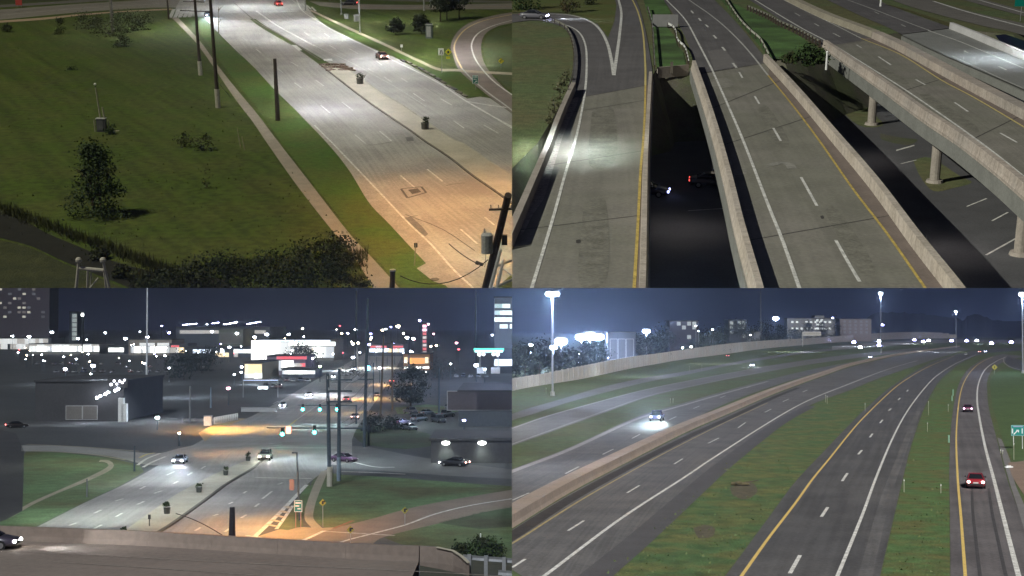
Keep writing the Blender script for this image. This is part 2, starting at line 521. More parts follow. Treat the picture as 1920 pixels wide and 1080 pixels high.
CAR_SHAPES = {
 # length, half width, belt height, hull sections, greenhouse sections (front is +x)
 "sedan": dict(L=4.7, w=0.91, hull=[(-2.35,.70,.66,.42,.80,.10),(-2.25,.86,.80,.28,.96,.12),(-1.7,.91,.86,.22,1.0,.10),(-.6,.91,.88,.20,.97,.06),(.7,.91,.88,.20,.95,.06),(1.3,.91,.86,.22,.90,.10),(2.1,.86,.78,.26,.78,.12),(2.33,.70,.62,.36,.66,.08)],
               house=[(-1.65,.80,.76,.93,1.02,.04),(-.95,.80,.60,.93,1.40,.10),(-.2,.82,.62,.93,1.45,.10),(.35,.82,.62,.93,1.40,.10),(1.15,.80,.74,.90,.95,.03)], wheels=(-1.42, 1.42), wr=.33),
 "suv": dict(L=4.8, w=0.95, hull=[(-2.38,.78,.76,.45,1.02,.10),(-2.28,.93,.88,.32,1.10,.10),(-1.6,.95,.91,.28,1.12,.06),(.6,.95,.91,.28,1.10,.06),(1.2,.95,.90,.28,1.08,.10),(2.1,.92,.84,.32,.98,.14),(2.38,.78,.72,.42,.82,.08)],
             house=[(-2.25,.86,.80,1.08,1.14,.04),(-2.0,.86,.70,1.08,1.68,.10),(-.8,.88,.72,1.08,1.76,.10),(.3,.88,.72,1.08,1.72,.10),(1.15,.86,.80,1.05,1.10,.03)], wheels=(-1.45, 1.45), wr=.37),
 "pickup": dict(L=5.6, w=0.98, hull=[(-2.80,.92,.92,.55,1.08,.04),(-2.7,.97,.95,.45,1.10,.05),(-.9,.98,.95,.42,1.10,.05),(.9,.98,.94,.40,1.12,.06),(1.5,.98,.93,.40,1.12,.10),(2.5,.96,.90,.42,1.06,.12),(2.80,.90,.84,.48,.92,.08)],
                house=[(-.95,.90,.84,1.08,1.14,.03),(-.75,.90,.76,1.08,1.82,.08),(.2,.90,.76,1.08,1.88,.10),(.55,.90,.76,1.08,1.84,.10),(1.35,.88,.84,1.08,1.14,.03)], wheels=(-1.75, 1.75), wr=.41),
}
_car_mesh = {}
def car_parts(kind):
    if kind in _car_mesh: return _car_mesh[kind]
    S = CAR_SHAPES[kind]; d = {}
    d["hull"] = loft(S["hull"])
    d["house"] = loft(S["house"]).mesh("cabin_glass", M_glass, True)
    h = S["house"]
    # roof panel just above the glass
    rf = MB(); zt = h[2][4] + 0.012
    rf.add([(h[1][0]+.05, -h[1][2]+.08, h[1][4]+.008), (h[2][0], -h[2][2]+.06, zt), (h[3][0]-.02, -h[3][2]+.08, h[3][4]+.008),
            (h[3][0]-.02, h[3][2]-.08, h[3][4]+.008), (h[2][0], h[2][2]-.06, zt), (h[1][0]+.05, h[1][2]-.08, h[1][4]+.008)],
           [(0, 1, 4, 5), (1, 2, 3, 4)])
    # pillars
    for sy in (-1, 1):
        for a, b in ((0, 1), (3, 4)):
            rf.tube((h[a][0], sy*(h[a][2]-.01), h[a][4]), (h[b][0], sy*(h[b][2]-.01), h[b][4]), .04, .04, 4)
        rf.tube((h[2][0], sy*(h[2][1]), h[2][3]), (h[2][0], sy*(h[2][2]), h[2][4]-.03), .035, .035, 4)
    d["roof"] = rf
    r = S["wr"]
    d["tyre"] = MB().tube((0, -.11, 0), (0, .11, 0), r, r, 14).mesh("tyre", M_black, False)
    d["rim"] = MB().tube((0, -.115, 0), (0, .115, 0), r*.62, r*.62, 10).mesh("rim", M_rim, False)
    zf = S["hull"][-2][3] + (S["hull"][-2][4] - S["hull"][-2][3]) * .62
    xf = S["L"]/2
    zr = S["hull"][0][4] - .06
    d["hl"] = MB().ball((0, 0, 0), .16, 8, (.55, 1.0, .60)).mesh("headlight", G_headoff)
    d["tl"] = MB().ball((0, 0, 0), .17, 8, (.4, 1.0, .75)).mesh("taillight", G_tailoff)
    d["pos"] = (xf, zf, zr)
    d["plate"] = MB().box((0, 0, 0), (.03, .5, .13)).mesh("number_plate", M_plate)
    d["mir"] = MB().ball((0, 0, 0), .13, 6, (.6, 1, .7)).mesh("wing_mirror", M_dark)
    d["bump"] = MB().box((0, 0, 0), (.12, 1.5, .16)).mesh("bumper", M_dark)
    _car_mesh[kind] = d
    return d

_paints = {}
def paint(col):
    k = tuple(round(c, 3) for c in col)
    if k not in _paints:
        m = mat("car_paint_%d" % len(_paints), col, 0.28, 0.0, spec=0.5)
        m.node_tree.nodes["Principled BSDF"].inputs["Coat Weight"].default_value = 0.6
        _paints[k] = m
    return _paints[k]

def car(name, kind, color, loc, rz, label, head=None, tail=None, group=None, scale=1.0):
    """rz: heading of the car's front, in the ground frame"""
    S = CAR_SHAPES[kind]; d = car_parts(kind); pm = paint(color)
    t = thing(name, label, "car" if kind != "pickup" else "pickup truck", loc, rz, group)
    if scale != 1.0: t.matrix_basis = t.matrix_basis @ Matrix.Scale(scale, 4)
    link("body", d["hull"].mesh("body", pm, True), t)
    link("cabin_glass", d["house"], t)
    link("roof", d["roof"].mesh("roof", pm, False), t)
    for x in S["wheels"]:
        for sy in (-1, 1):
            w = link("wheel", d["tyre"], t, (x, sy * (S["w"] - .08), S["wr"]))
            link("rim", d["rim"], w)
    xf, zf, zr = d["pos"]
    for sy in (-1, 1):
        o = link("headlight", d["hl"], t, (xf - .03, sy * S["w"] * .70, zf))
        if head: o.data = MB().ball((0, 0, 0), .20, 8, (.55, 1.0, .65)).mesh("headlight", head)
        o = link("taillight", d["tl"], t, (-xf + .01, sy * S["w"] * .74, zr))
        if tail: o.data = MB().ball((0, 0, 0), .17, 8, (.4, 1.0, .75)).mesh("taillight", tail)
        link("wing_mirror", d["mir"], t, (S["house"][-1][0] - .35, sy * (S["w"] + .06), S["house"][-1][3] + .08))
    link("bumper", d["bump"], t, (-xf + .05, 0, .48)); link("bumper", d["bump"], t, (xf - .06, 0, .44))
    link("number_plate", d["plate"], t, (-xf - .02, 0, .66))
    return t

def head_to(x0, y0, x1, y1):
    a, b = PL.g(x0, y0), PL.g(x1, y1)
    return math.atan2(b.y - a.y, b.x - a.x)

def beams(loc, rz, power=600, reach=16, color=WHITE):
    """the two headlights' light on the road"""
    d = Vector((math.cos(rz), math.sin(rz), 0)); s_ = Vector((-d.y, d.x, 0))
    for k in (-.65, .65):
        p = Vector(loc) + d * 3.0 + s_ * k + Vector((0, 0, .75))
        lamp(PL, "SPOT", p, power * 1.25, color, p + d * reach + Vector((0, 0, -.9)), 62, .8, .08)

M_roof = mat("dark_roof_felt", (.055, .055, .058), .9, .15, .3, 3)

# ------------------------------------------------------------------ plants
LEAF = {}
def leafmat(name, col, col2=None):
    if name in LEAF: return LEAF[name]
    m = mat(name, col, 0.7, 0.45, 1.1, 5.0, tint=col2 or tuple(c * 1.9 for c in col), tscale=0.5)
    LEAF[name] = m
    return m

def crown_mesh(name, m, rx, ry, z0, z1, n, size, shape="round", seed=1, clumps=None):
    """leaf clumps spread through the volume of a crown, thinner at the edge"""
    rr = random.Random(seed); mb = MB()
    nc = clumps or max(10, n // 60)
    cl = []
    for i in range(nc):
        for _ in range(30):
            t = rr.random(); a = rr.uniform(0, 6.283); q = math.sqrt(rr.random())
            if shape == "cone": w = (1 - t) ** .8 * .95 + .06
            elif shape == "egg": w = math.sin(math.pi * (0.14 + 0.82 * t) ** .85)
            else: w = math.sin(math.pi * (0.10 + 0.84 * t))
            w *= 0.82 + 0.36 * mnoise.noise(Vector((math.cos(a) * 1.5, math.sin(a) * 1.5 + seed, t * 4)))
            q2 = 0.45 + 0.55 * q
            if rr.random() < 0.75 or q > .5: break
        cl.append(Vector((rx * w * q2 * math.cos(a), ry * w * q2 * math.sin(a), z0 + (z1 - z0) * t)))
    rc = (rx + ry + (z1 - z0) / 2) / 3 * (1.35 / nc ** .33)
    it = []
    for i in range(n):
        c = rr.choice(cl)
        off = Vector((rr.gauss(0, 1), rr.gauss(0, 1), rr.gauss(0, .75))) * rc * .5
        p = c + off
        if p.z < z0: p.z = z0 + rr.random() * .2
        nv = (off.normalized() + Vector((rr.gauss(0, .6), rr.gauss(0, .6), rr.gauss(.4, .6)))).normalized()
        it.append((p, size * rr.uniform(.6, 1.3), nv))
    global R
    keep, R = R, rr
    mb.quads(it); R = keep
    # limbs reaching into the clumps
    return mb.mesh(name, m)

def tree(name, label, cat, loc, rx, h, n, size, m, shape="round", trunk_h=None, seed=1, group=None, ry=None, lean=(0, 0), stems=1):
    t = thing(name, label, cat, loc, 0, group)
    th = trunk_h if trunk_h is not None else h * .25
    cm = crown_mesh("crown", m, rx, ry or rx, th * .75, h, n, size, shape, seed)
    link("crown", cm, t)
    rr = random.Random(seed); tr = MB()
    for k in range(stems):
        bx = rr.uniform(-.5, .5) * (stems > 1) * rx * .5
        tr.tube((bx, 0, -.1), (bx + lean[0], lean[1], h * .55), max(.05, h * .022), max(.03, h * .010), 7)
        for i in range(6):
            a = rr.uniform(0, 6.28); z = h * rr.uniform(.25, .6)
            q = rr.uniform(.4, .8) * rx
            tr.tube((bx, 0, z), (bx + q * math.cos(a), q * math.sin(a), z + h * .16), max(.03, h * .009), .02, 5)
    tr.build("trunk", M_bark, t)
    return t

# ------------------------------------------------------------------ posts, lamps and signs
def wire(name, pts, r, label, m=None, sag=0.0, group=None):
    """an overhead cable sagging between two points (top-level: it hangs from the poles)"""
    a, b = Vector(pts[0]), Vector(pts[1]); n = 9
    c = [a.lerp(b, i / n) - Vector((0, 0, sag * 4 * (i / n) * (1 - i / n))) for i in range(n + 1)]
    base = a.copy()
    mb = MB().ptube([p - base for p in c], r, 4)
    o = link(name, mb.mesh(name, m or M_dark), None, base)
    return tag(o, label, "cable", group)

def street_lamp(loc, h, label, glowm, arm=(2.2, 0), head=0.45, pole_m=None, r=.10, cat="street lamp", group=None, both=False):
    t = thing("street_lamp", label, cat, loc, 0, group)
    MB().tube((0, 0, 0), (0, 0, h), r * 1.25, r * .7, 8).build("pole", pole_m or M_metal, t)
    MB().tube((0, 0, 0), (0, 0, .35), r * 2.2, r * 1.8, 8).build("base", M_grey, t)
    for sgn in ((1, -1) if both else (1,)):
        ax, ay = arm[0] * sgn, arm[1] * sgn
        if abs(ax) + abs(ay) > .05:
            MB().tube((0, 0, h - .2), (ax, ay, h + .15), r * .5, r * .4, 6).build("arm", pole_m or M_metal, t)
        an = math.atan2(ay, ax)
        hd = MB().box((ax, ay, h + .22), (head * 1.8, head, head * .35), an).build("lamp_head", M_grey, t)
        MB().ball((ax, ay, h + .02), head * .62, 8, (1.25, .8, .5)).build("lens", glowm, hd)
    return t

def sign(name, label, loc, w, h, z0, m, posts=1, rz=0.0, diamond=False, rim=None, glyphs=(), cat="road sign", post_m=None, group=None):
    """panel facing local -v; glyphs: (material, [boxes in panel x,z,w,h])"""
    t = thing(name, label, cat, loc, rz, group)
    top = z0 + h
    xs = (0,) if posts == 1 else (-w * .32, w * .32)
    for x in xs:
        MB().tube((x, 0.05, 0), (x, 0.05, top - h * .2), .05, .05, 6).build("post", post_m or M_metal, t)
    if diamond:
        q = w / 2 * 1.0
        pn = MB().add([(0, -.02, z0), (q, -.02, z0 + q), (0, -.02, z0 + 2*q), (-q, -.02, z0 + q),
                       (0, .02, z0), (q, .02, z0 + q), (0, .02, z0 + 2*q), (-q, .02, z0 + q)],
                      [(0, 1, 2, 3), (7, 6, 5, 4), (0, 4, 5, 1), (1, 5, 6, 2), (2, 6, 7, 3), (3, 7, 4, 0)]).build("panel", m, t)
    else:
        if rim: MB().box((0, 0, z0 + h / 2), (w, .04, h)).build("border", rim, t)
        b = .08 * min(w, h) if rim else 0
        pn = MB().box((0, -.012, z0 + h / 2), (w - 2*b, .05, h - 2*b)).build("panel", m, t)
    for gm, boxes in glyphs:
        g_ = MB()
        for (x, z, bw, bh, *rot) in boxes:
            g_.box((x, -.045, z0 + z), (bw, .02, bh), 0, 0, math.radians(rot[0]) if rot else 0)
        g_.build("lettering", gm, pn)
    return t

def building(name, label, x0, x1, y0, y1, depth, m, rows=(), parapet=.5, rz=0.0, cat="building", vbase=None, roofm=None, group=None):
    """a block facing the camera: its foot spans photo columns x0..x1 at row y0, its top shows at y1.
    rows: (z fraction, height m, list of (x fraction, width m), material)"""
    a, b = PL.g(x0, y0), PL.g(x1, y0)
    w = b.x - a.x
    c = Vector(((a.x + b.x) / 2, a.y, 0)); h = PL.zat(c, y1)
    t = thing(name, label, cat, c, rz, group)
    MB().box((0, depth / 2, h / 2), (w, depth, h)).build("wall", m, t)
    MB().box((0, depth / 2, h + .2), (w + .6, depth + .6, .45)).build("roof", roofm or M_roof, t)
    for (zf, wh, cols, wm) in rows:
        for (xf, ww) in cols:
            fr = MB().box(((xf - .5) * w, -.06, zf * h), (ww + .3, .16, wh + .3)).build("window", M_grey, t)
            MB().box(((xf - .5) * w, -.15, zf * h), (ww, .06, wh)).build("pane", wm if not isinstance(wm, (list, tuple)) else BR.choice(wm), fr)
    return t, c, w, h

BR = random.Random(77)
def insulators(pts, h, r, parent):
    me = MB().tube((0, 0, 0), (0, 0, h), r, r * .65, 6).mesh("insulator", M_grey)
    for p in pts: link("insulator", me, parent, p)

def evenly(n, w, a=.06, b=.94, skip=0.0, seed=0):
    rr = random.Random(seed)
    return [(a + (b - a) * (i + .5) / n, w) for i in range(n) if rr.random() >= skip]

# ================================================================== PLACE 1: avenue by the meadow (seen upper left)
use(P1)
M_grass1 = mat("meadow_grass", (0.050, 0.078, 0.008), 0.95, 0.46, 0.9, 7.0, tint=(0.064, 0.078, 0.014), tscale=0.10, bump=0.12, mow=(-28, .55, .30))
M_verge1 = mat("mown_verge_grass", (0.054, 0.106, 0.014), 0.95, 0.30, 1.2, 5.0, tint=(0.074, 0.098, 0.018), tscale=0.09, bump=0.06)
M_conc1 = mat("avenue_concrete", (0.295, 0.282, 0.262), 0.8, 0.20, 0.12, 2.6, tint=(0.345, 0.335, 0.305), tscale=0.05, streak=0.45, bump=0.004)
M_conc1b = mat("avenue_concrete_far_side", (0.32, 0.31, 0.285), 0.8, 0.20, 0.12, 2.6, tint=(0.27, 0.265, 0.25), tscale=0.05, streak=0.45, bump=0.004)
M_gutter = mat("gutter_concrete", (0.33, 0.30, 0.26), 0.85, 0.22, 0.5, 4)
M_median = mat("median_concrete", (0.45, 0.42, 0.345), 0.85, 0.14, 0.3, 4, tint=(0.40, 0.37, 0.30), tscale=0.12)
M_kerb = mat("kerb_dirty_concrete", (0.13, 0.115, 0.095), 0.9, 0.3, 0.8, 6)
M_walk = mat("sidewalk_concrete", (0.27, 0.235, 0.19), 0.9, 0.16, 0.5, 5)
M_ramp1 = mat("loop_ramp_asphalt", (0.185, 0.155, 0.135), 0.85, 0.16, 0.3, 5, streak=0.1)
M_brick = mat("median_brick", (0.17, 0.115, 0.085), 0.9, 0.3, 2.5, 8)
M_patch = mat("asphalt_patch", (0.085, 0.08, 0.075), 0.9, 0.3, 1.5, 6)
M_cross = mat("cross_street_asphalt", (0.19, 0.175, 0.15), 0.85, 0.15, 0.4, 5, streak=0.1)
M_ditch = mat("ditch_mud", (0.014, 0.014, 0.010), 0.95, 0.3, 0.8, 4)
M_path_tan = mat("worn_footpath", (0.30, 0.26, 0.18), 0.9, 0.2, 0.5, 5)

mb = MB(); mb.add([(-2500, 60, 0), (600, 60, 0), (600, 4000, 0), (-2500, 4000, 0)], [(0, 1, 2, 3)])
structure("meadow_ground", mb, M_grass1)

# --- the avenue: near carriageway, raised median, far carriageway
nearL = [(352,8),(380,30),(405,57),(440,92),(475,125),(512,165),(555,207),(615,270),(655,320),(692,380),(730,420),(767,460),(802,497),(840,540),(880,585)]
medL = [(440,10),(480,45),(512,65),(555,90),(600,122),(635,150),(680,185),(730,220),(767,245),(797,267),(842,297),(880,327),(930,362),(975,395),(1040,442)]
medR = [(446,8),(488,42),(522,62),(566,88),(632,126),(658,134),(680,149),(717,175),(762,202),(795,225),(850,262),(870,270),(917,302),(960,330),(1030,380)]
farR = [(545,-8),(600,40),(630,58),(697,90),(745,110),(785,132),(830,156),(875,184),(905,205),(965,242),(1030,285)]
rd = road("avenue_near_carriageway", nearL, medL, M_conc1, 0.02)
rf_ = road("avenue_far_carriageway", medR, farR, M_conc1b, 0.02)
road("gutter", nearL[6:], [(617,262),(626,270),(675,322),(730,380),(765,417),(810,460),(850,505),(887,540),(930,588)], M_gutter, 0.028)
# junction box at the top, with the cross street
rj = road("junction_pavement", [(330,30),(330,14),(345,-10),(370,-40)], [(600,40),(590,30),(575,10),(560,-30)], M_conc1b, 0.012)
# paved median with a kerb
mp = [p for p in medL[4:]]; mq = [p for p in medR[5:]]
L_ = path(mp); R_ = path(mq); n_ = max(len(L_), len(R_)); L_, R_ = resample(L_, n_), resample(R_, n_)
up = Vector((0, 0, .14))
med = structure("median", MB().strip([p + up for p in L_], [p + up for p in R_]), M_median)
MB().sweep(L_, [(-.28, 0.0), (-.25, .16), (.02, .165), (.02, 0.0)]).build("kerb", M_kerb, med)
MB().sweep(R_, [(-.05, 0.0), (-.05, .165), (.2, .16), (.22, 0.0)]).build("kerb", mat("kerb_concrete", (.36,.34,.29), .9, .2, .8, 6), med)
# flush painted median further up
stripe(rf_, [(440,6),(480,40),(520,62),(560,86),(600,112)], .35, M_kerb, "joint", .034)
# brick nose of the median: rows of loose pavers
bricks = []
bm_ = MB().box((0, 0, .05), (1.05, .62, .22)).mesh("brick", M_brick)
for j, y in enumerate((121, 124.5, 128, 131.5)):
    x0 = 604 + j * 4.5
    for i in range(9):
        if R.random() < .18: continue
        o = link("brick", bm_, med, PL.g(x0 + i * 5.6 + R.uniform(-1, 1), y + R.uniform(-.6, .6), .1), R.uniform(-.5, .2))
# lane markings
stripe(rd, [(590,235),(617,262),(625,270),(675,322),(730,380),(765,417),(810,460),(850,505),(887,540),(930,588)], .24, M_paint)
dashes(rd, [(601,197,619,212),(641,191,662,207),(665,252,685,269),(712,246,735,265),(545,116,559,124),(592,150,607,161),
            (552,155,566,165),(480,92,489,99),(751,329,777,351),(801,317,830,340),(864,430,895,457),(909,407,927,422)], .21, M_paint)
dashes(rd, [(520,128,531,137),(506,72,517,80),(455,70,463,77),(500,108,508,115)], .2, M_faded)
dashes(rf_, [(705,114,716,122),(720,144,735,154),(775,175,797,190),(826,185,847,197),(850,226,870,240),(907,234,935,250),(655,91,672,101),
             (618,85,630,92),(608,62,618,69),(570,60,580,67),(690,128,700,135),(752,146,764,154)], .22, M_paint)
stripe(rf_, [(555,-3),(567,20),(600,42),(630,60),(697,92),(735,112),(785,136),(830,160),(870,187),(905,207),(960,240),(1000,268)], .34, M_paint)
stripe(rf_, [(480,20),(487,25),(520,48),(560,70),(590,86)], .5, M_paint)
stripe(rf_, [(590,86),(650,113),(700,140),(745,165),(800,200)], .25, M_faded)
stripe(rj, [(480,22.5),(520,22.3),(557,21)], .9, M_paint, "stop_line", .03, 1)
stripe(rj, [(440,3),(490,1)], .5, M_paint, "stop_line", .03, 1)
for i in range(5):
    x = 322 + i * 9
    stripe(rj, [(x - 3, 33 - i * .2), (x + 4, 17)], .9, M_faded, "crosswalk_bar", .03, 1)
for i in range(5):
    stripe(rj, [(548 + i*9, 0 + i*3.2), (556 + i*9, 6.5 + i*3.6)], .5, M_faded, "crosswalk_bar", .032, 1)
# pavement patches, cracks and drains
for px in ([(752,354),(790,350),(799,361),(764,371)], ):
    c = path(px + [px[0]], .032, 1)
    for a, b in zip(c[:-1], c[1:]):
        MB().strip(offset([a, b], -.14), offset([a, b], .14)).build("repair_seam", M_patch, rd)
patch("repair_patch", [(765,356),(783,353),(790,360),(773,364)], M_patch, .03, parent=rd)
patch("repair_patch", [(757,408),(772,407),(792,425),(803,439),(797,443),(780,430),(762,417)], mat("grey_patch", (.16,.155,.15), .9, .25, 1, 6), .03, parent=rd)
patch("repair_patch", [(760,257),(774,256),(776,264),(763,265)], mat("grey_patch", (.16,.155,.15)), .03, parent=rd)
for a in ([(836,348),(850,345),(872,343)], [(688,272),(705,271),(735,266)], [(755,410),(768,407),(783,404)], [(532,98),(560,99),(590,103)], [(545,104),(580,108),(598,106)], [(760,402),(830,430),(890,470)]):
    stripe(rd, a, .14, M_patch, "crack", .03, 3)
patch("pale_patch", [(546,84),(556,85),(567,94),(560,95)], M_paint, .03, parent=rf_)
patch("pale_patch", [(606,111),(622,110),(624,114),(608,114)], M_paint, .03, parent=rf_)
for i, (x, y) in enumerate([(752,112),(762,115),(772,121),(785,127),(795,133),(806,139),(817,146),(826,152),(838,160),(846,164),(856,171),(866,177)]):
    a, b = PL.g(x, y), PL.g(x + 9, y + 5.4)
    MB().box(((a.x+b.x)/2, (a.y+b.y)/2, .1), ((b-a).length*.8, .7, .16), math.atan2(b.y-a.y, b.x-a.x)).build("drain_kerb", M_kerb if i % 3 else mat("rusty_grate", (.09,.08,.09)), rf_)

# --- verges, sidewalks
patch("near_verge", [(340,26),(376,64),(411,113),(451,165),(482,202),(527,266),(583,338),(655,431),(695,473),(735,518),(780,570),(885,590),(842,540),(805,497),(769,460),(732,420),(693,380),(656,320),(616,270),(556,207),(512,165),(474,125),(438,92),(402,57),(378,30)], M_verge1, 0.012)
sw = road("near_sidewalk", [(322,33),(365,77),(400,125),(437,180),(475,230),(502,270),(560,352),(625,435),(664,482),(700,540),(730,590)],
          [(334,33),(375,77),(410,125),(450,175),(481,212),(525,270),(581,342),(653,435),(692,477),(733,522),(775,570)], M_walk, 0.025)
fsw = road("far_sidewalk", [(583,18),(655,51),(717,79),(780,109),(824,128),(855,129),(885,132),(960,136),(1000,139)],
           [(581,20),(653,55),(715,83),(778,113),(822,132),(855,133.5),(885,136.5),(960,140.5),(1000,143)], mat("pale_sidewalk", (.34,.30,.22), .9, .15, .5, 5), 0.03)
patch("far_verge", [(600,36),(632,54),(699,87),(747,107),(787,129),(832,153),(877,181),(905,180),(884,150),(858,133),(824,131),(779,112),(716,82),(654,53),(592,22)], M_verge1, 0.012)
patch("driveway_apron", [(781,503),(800,493),(812,505),(835,535),(812,527),(793,512)], M_gutter, 0.03)
o = MB().tube((0, 0, 0), (0, 0, .05), .42, .42, 12).build("manhole_cover", M_kerb, None)
place(o, PL.g(815, 524, .03)); tag(o, "round manhole cover in the orange lit driveway corner", "manhole")

# --- loop ramp on the right
rampL = [(1010,18),(960,23),(917,31),(882,42),(858,60),(845,85),(850,107),(860,130),(880,150),(917,181),(960,212),(1010,246)]
rampR = [(1010,36),(960,43),(929,51),(908,66),(902,90),(908,118),(928,147),(960,178),(1000,210)]
ra = road("loop_ramp", rampL, rampR, M_ramp1, 0.018)
stripe(ra, [(960,27),(917,36),(888,46),(866,61),(852,85),(856,108),(866,128)], .3, mat("ramp_yellow_faded", (.55,.43,.20), .8, .2, 2, 8))
stripe(ra, [(866,128),(884,147),(917,175),(950,199),(1000,238)], .3, M_faded)
stripe(ra, [(960,38),(925,48),(897,62),(885,80),(886,97),(895,117),(915,142),(935,160),(965,181)], .3, M_paint)
patch("gore", [(870,186),(900,181),(919,184),(960,213),(965,243),(920,214),(905,206)], M_conc1b, 0.014)
stripe(ra, [(875,190),(910,196),(950,201.5)], .45, M_paint, "gore_line", .04, 1)
stripe(ra, [(878,192),(905,208),(935,224),(965,240)], .3, M_paint, "gore_line", .04, 1)
patch("ramp_infield", [(960,47),(931,54),(912,68),(905,90),(911,116),(930,144),(960,174),(1050,250),(1050,47)], mat("ramp_infield_grass", (.075,.082,.028), .95, .3, 1, 5, tint=(.06,.085,.03), tscale=.1, bump=.1), 0.010)

# --- cross street at the top
cs = road("cross_street", [(-60,20),(0,18),(150,7),(300,-2),(390,-10)], [(-60,40),(0,37),(150,23),(300,14),(380,18)], M_cross, 0.010)
stripe(cs, [(-60,31),(0,28.5),(150,15.5),(300,7)], .3, M_faded)
stripe(cs, [(-60,26),(0,24),(150,11),(290,3)], .5, mat("dark_asphalt_seam", (.1,.095,.09)), "seam")
kst = road("cross_street_sidewalk", [(-60,42),(0,38.5),(80,33),(148,26.5),(240,20),(320,16)], [(-60,46),(0,42.5),(80,37),(148,29.5),(240,22),(330,18)], mat("pinkish_kerb_walk", (.34,.25,.17), .9, .15, .5, 5), 0.025)
cs2 = road("cross_street_east", [(580,2),(660,7),(760,9),(860,8),(960,6),(1000,5)], [(600,11),(660,16.5),(760,18),(860,17.5),(960,17),(1000,17)], M_cross, 0.010)
stripe(cs2, [(600,10),(660,12.5),(760,14),(860,13.5),(960,12)], .5, mat("pinkish_kerb_walk", (.34,.25,.17)), "seam")
cs3 = road("distant_road", [(-60,12),(0,9),(120,2),(200,-3)], [(-60,17),(0,14),(120,6.5),(220,0)], mat("dark_asphalt", (.12,.11,.10), .85, .15, .4, 5), 0.008)
patch("far_grass_bank", [(-80,-30),(-80,11),(0,8),(120,1),(230,-6),(300,-30)], mat("dark_bank_grass", (.045,.052,.018), .95, .3, 1, 5, bump=.1), 0.006)
road("dark_road_at_back", [(690,-4),(800,-1),(960,2),(1000,3)], [(690,0),(800,3),(960,5),(1000,6)], mat("dark_asphalt", (.12,.11,.10)), 0.012)

# --- ditch at the lower left
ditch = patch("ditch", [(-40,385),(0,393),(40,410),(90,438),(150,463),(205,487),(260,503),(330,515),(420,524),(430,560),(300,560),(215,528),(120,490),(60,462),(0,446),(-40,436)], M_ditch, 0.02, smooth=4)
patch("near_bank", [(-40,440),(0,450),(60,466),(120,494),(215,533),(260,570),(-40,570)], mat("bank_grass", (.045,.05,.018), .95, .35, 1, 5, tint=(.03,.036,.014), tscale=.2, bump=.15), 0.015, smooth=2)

# --- utility poles
def utility_pole(label, x, y, ytop, r, arms=(), sleeve=0.0, lean=(0, 0), rz=-.3, group=None, lamp_arm=False):
    p = PL.g(x, y); h = PL.zat(p, ytop)
    t = thing("utility_pole", label, "utility pole", p, rz, group)
    top = (lean[0] * h, lean[1] * h, h)
    MB().tube((0, 0, 0), top, r * 1.15, r * .8, 9).build("pole", M_wood, t)
    if sleeve:
        MB().tube((0, 0, 0), (lean[0]*sleeve, lean[1]*sleeve, sleeve), r * 1.5, r * 1.45, 10).build("marker_sleeve", mat("pale_sleeve", (.40,.38,.32), .8, .15, 2, 8), t)
    for (yy, w) in arms:
        z = PL.zat(p, yy); q = z / h
        ar = MB().box((top[0]*q, top[1]*q - r - .06, z), (w, .12, .14)).build("crossarm", M_wood, t)
        insulators([(top[0]*q + k*w, top[1]*q - r - .06, z + .06) for k in (-.46, -.2, .2, .46)], .26, .07, ar)
    return t, p, h

up1, a1, h1 = utility_pole("tall dark utility pole with two crossarms beside the sidewalk", 376, 141, -14, .28, [(3, 4.4), (20.5, 6.0)], 2.6, (-.012, 0))
up2, a2, h2 = utility_pole("tall dark utility pole with a pale foot nearest the sidewalk bend", 409, 202, -18, .29, [(-12, 5.5)], 3.0, (-.012, 0))
up3, a3, h3 = utility_pole("short dark cut off pole on the verge without crossarms", 521, 226, 110, .32, (), 0, (.0, 0))
up4, a4, h4 = utility_pole("thin utility pole where the sidewalk meets the cross street", 316.5, 36, -20, .22, (), 0, (-.01, 0))
up5, a5, h5 = utility_pole("thick grey pole standing in the shrubs by the cross street", 212, 60, -20, .38, (), 0, (.0, 0))
up5.children[0].data.materials[0] = mat("grey_pole_wood", (.16, .15, .13), .9, .25, 2, 9)
# stay wire of the near pole and its anchor
tag(wire("stay_wire", [a2 + Vector((0, 0, 4.4)), PL.g(432, 182, .1)], .05, "dark stay wire slanting from the near utility pole to the grass", sag=0), None)

# leaning pole with a transformer at the right edge
pb = PL.g(899, 582); t = thing("transformer_pole", "leaning dark utility pole with grey transformer at the orange lit road edge", "utility pole", pb)
hT = 13.2
dT = PL.g(953, 366, 13.0) - pb
top = Vector((dT.x, dT.y, 13.0))
MB().tube((0, 0, -.3), top, .36, .28, 10).build("pole", M_wood, t)
def on(k): return top * k
c = on(.90)
MB().box((c.x, c.y - .3, c.z), (2.5, .13, .15), .15).build("crossarm", M_wood, t)
insulators([(c.x + k, c.y - .3, c.z) for k in (-1.1, -.5, .5, 1.1)], .35, .08, t)
c = on(.62)
tr_ = MB().tube((c.x - .75, c.y - .4, c.z - .75), (c.x - .75, c.y - .4, c.z + .75), .48, .48, 12).build("transformer", mat("transformer_grey", (.34,.36,.34), .6, .15, 1.5, 6), t)
MB().tube((c.x - .75, c.y - .4, c.z + .75), (c.x - .75, c.y - .4, c.z + .92), .5, .3, 12).build("transformer_lid", M_grey, tr_)
MB().tube((c.x - .95, c.y - .4, c.z + .9), (c.x - .95, c.y - .4, c.z + 1.3), .09, .05, 6).build("bushing", M_grey, tr_)
MB().box((c.x + .65, c.y - .2, c.z + .3), (.45, .4, .8)).build("fuse_box", M_dark, t)
tx = pb + top
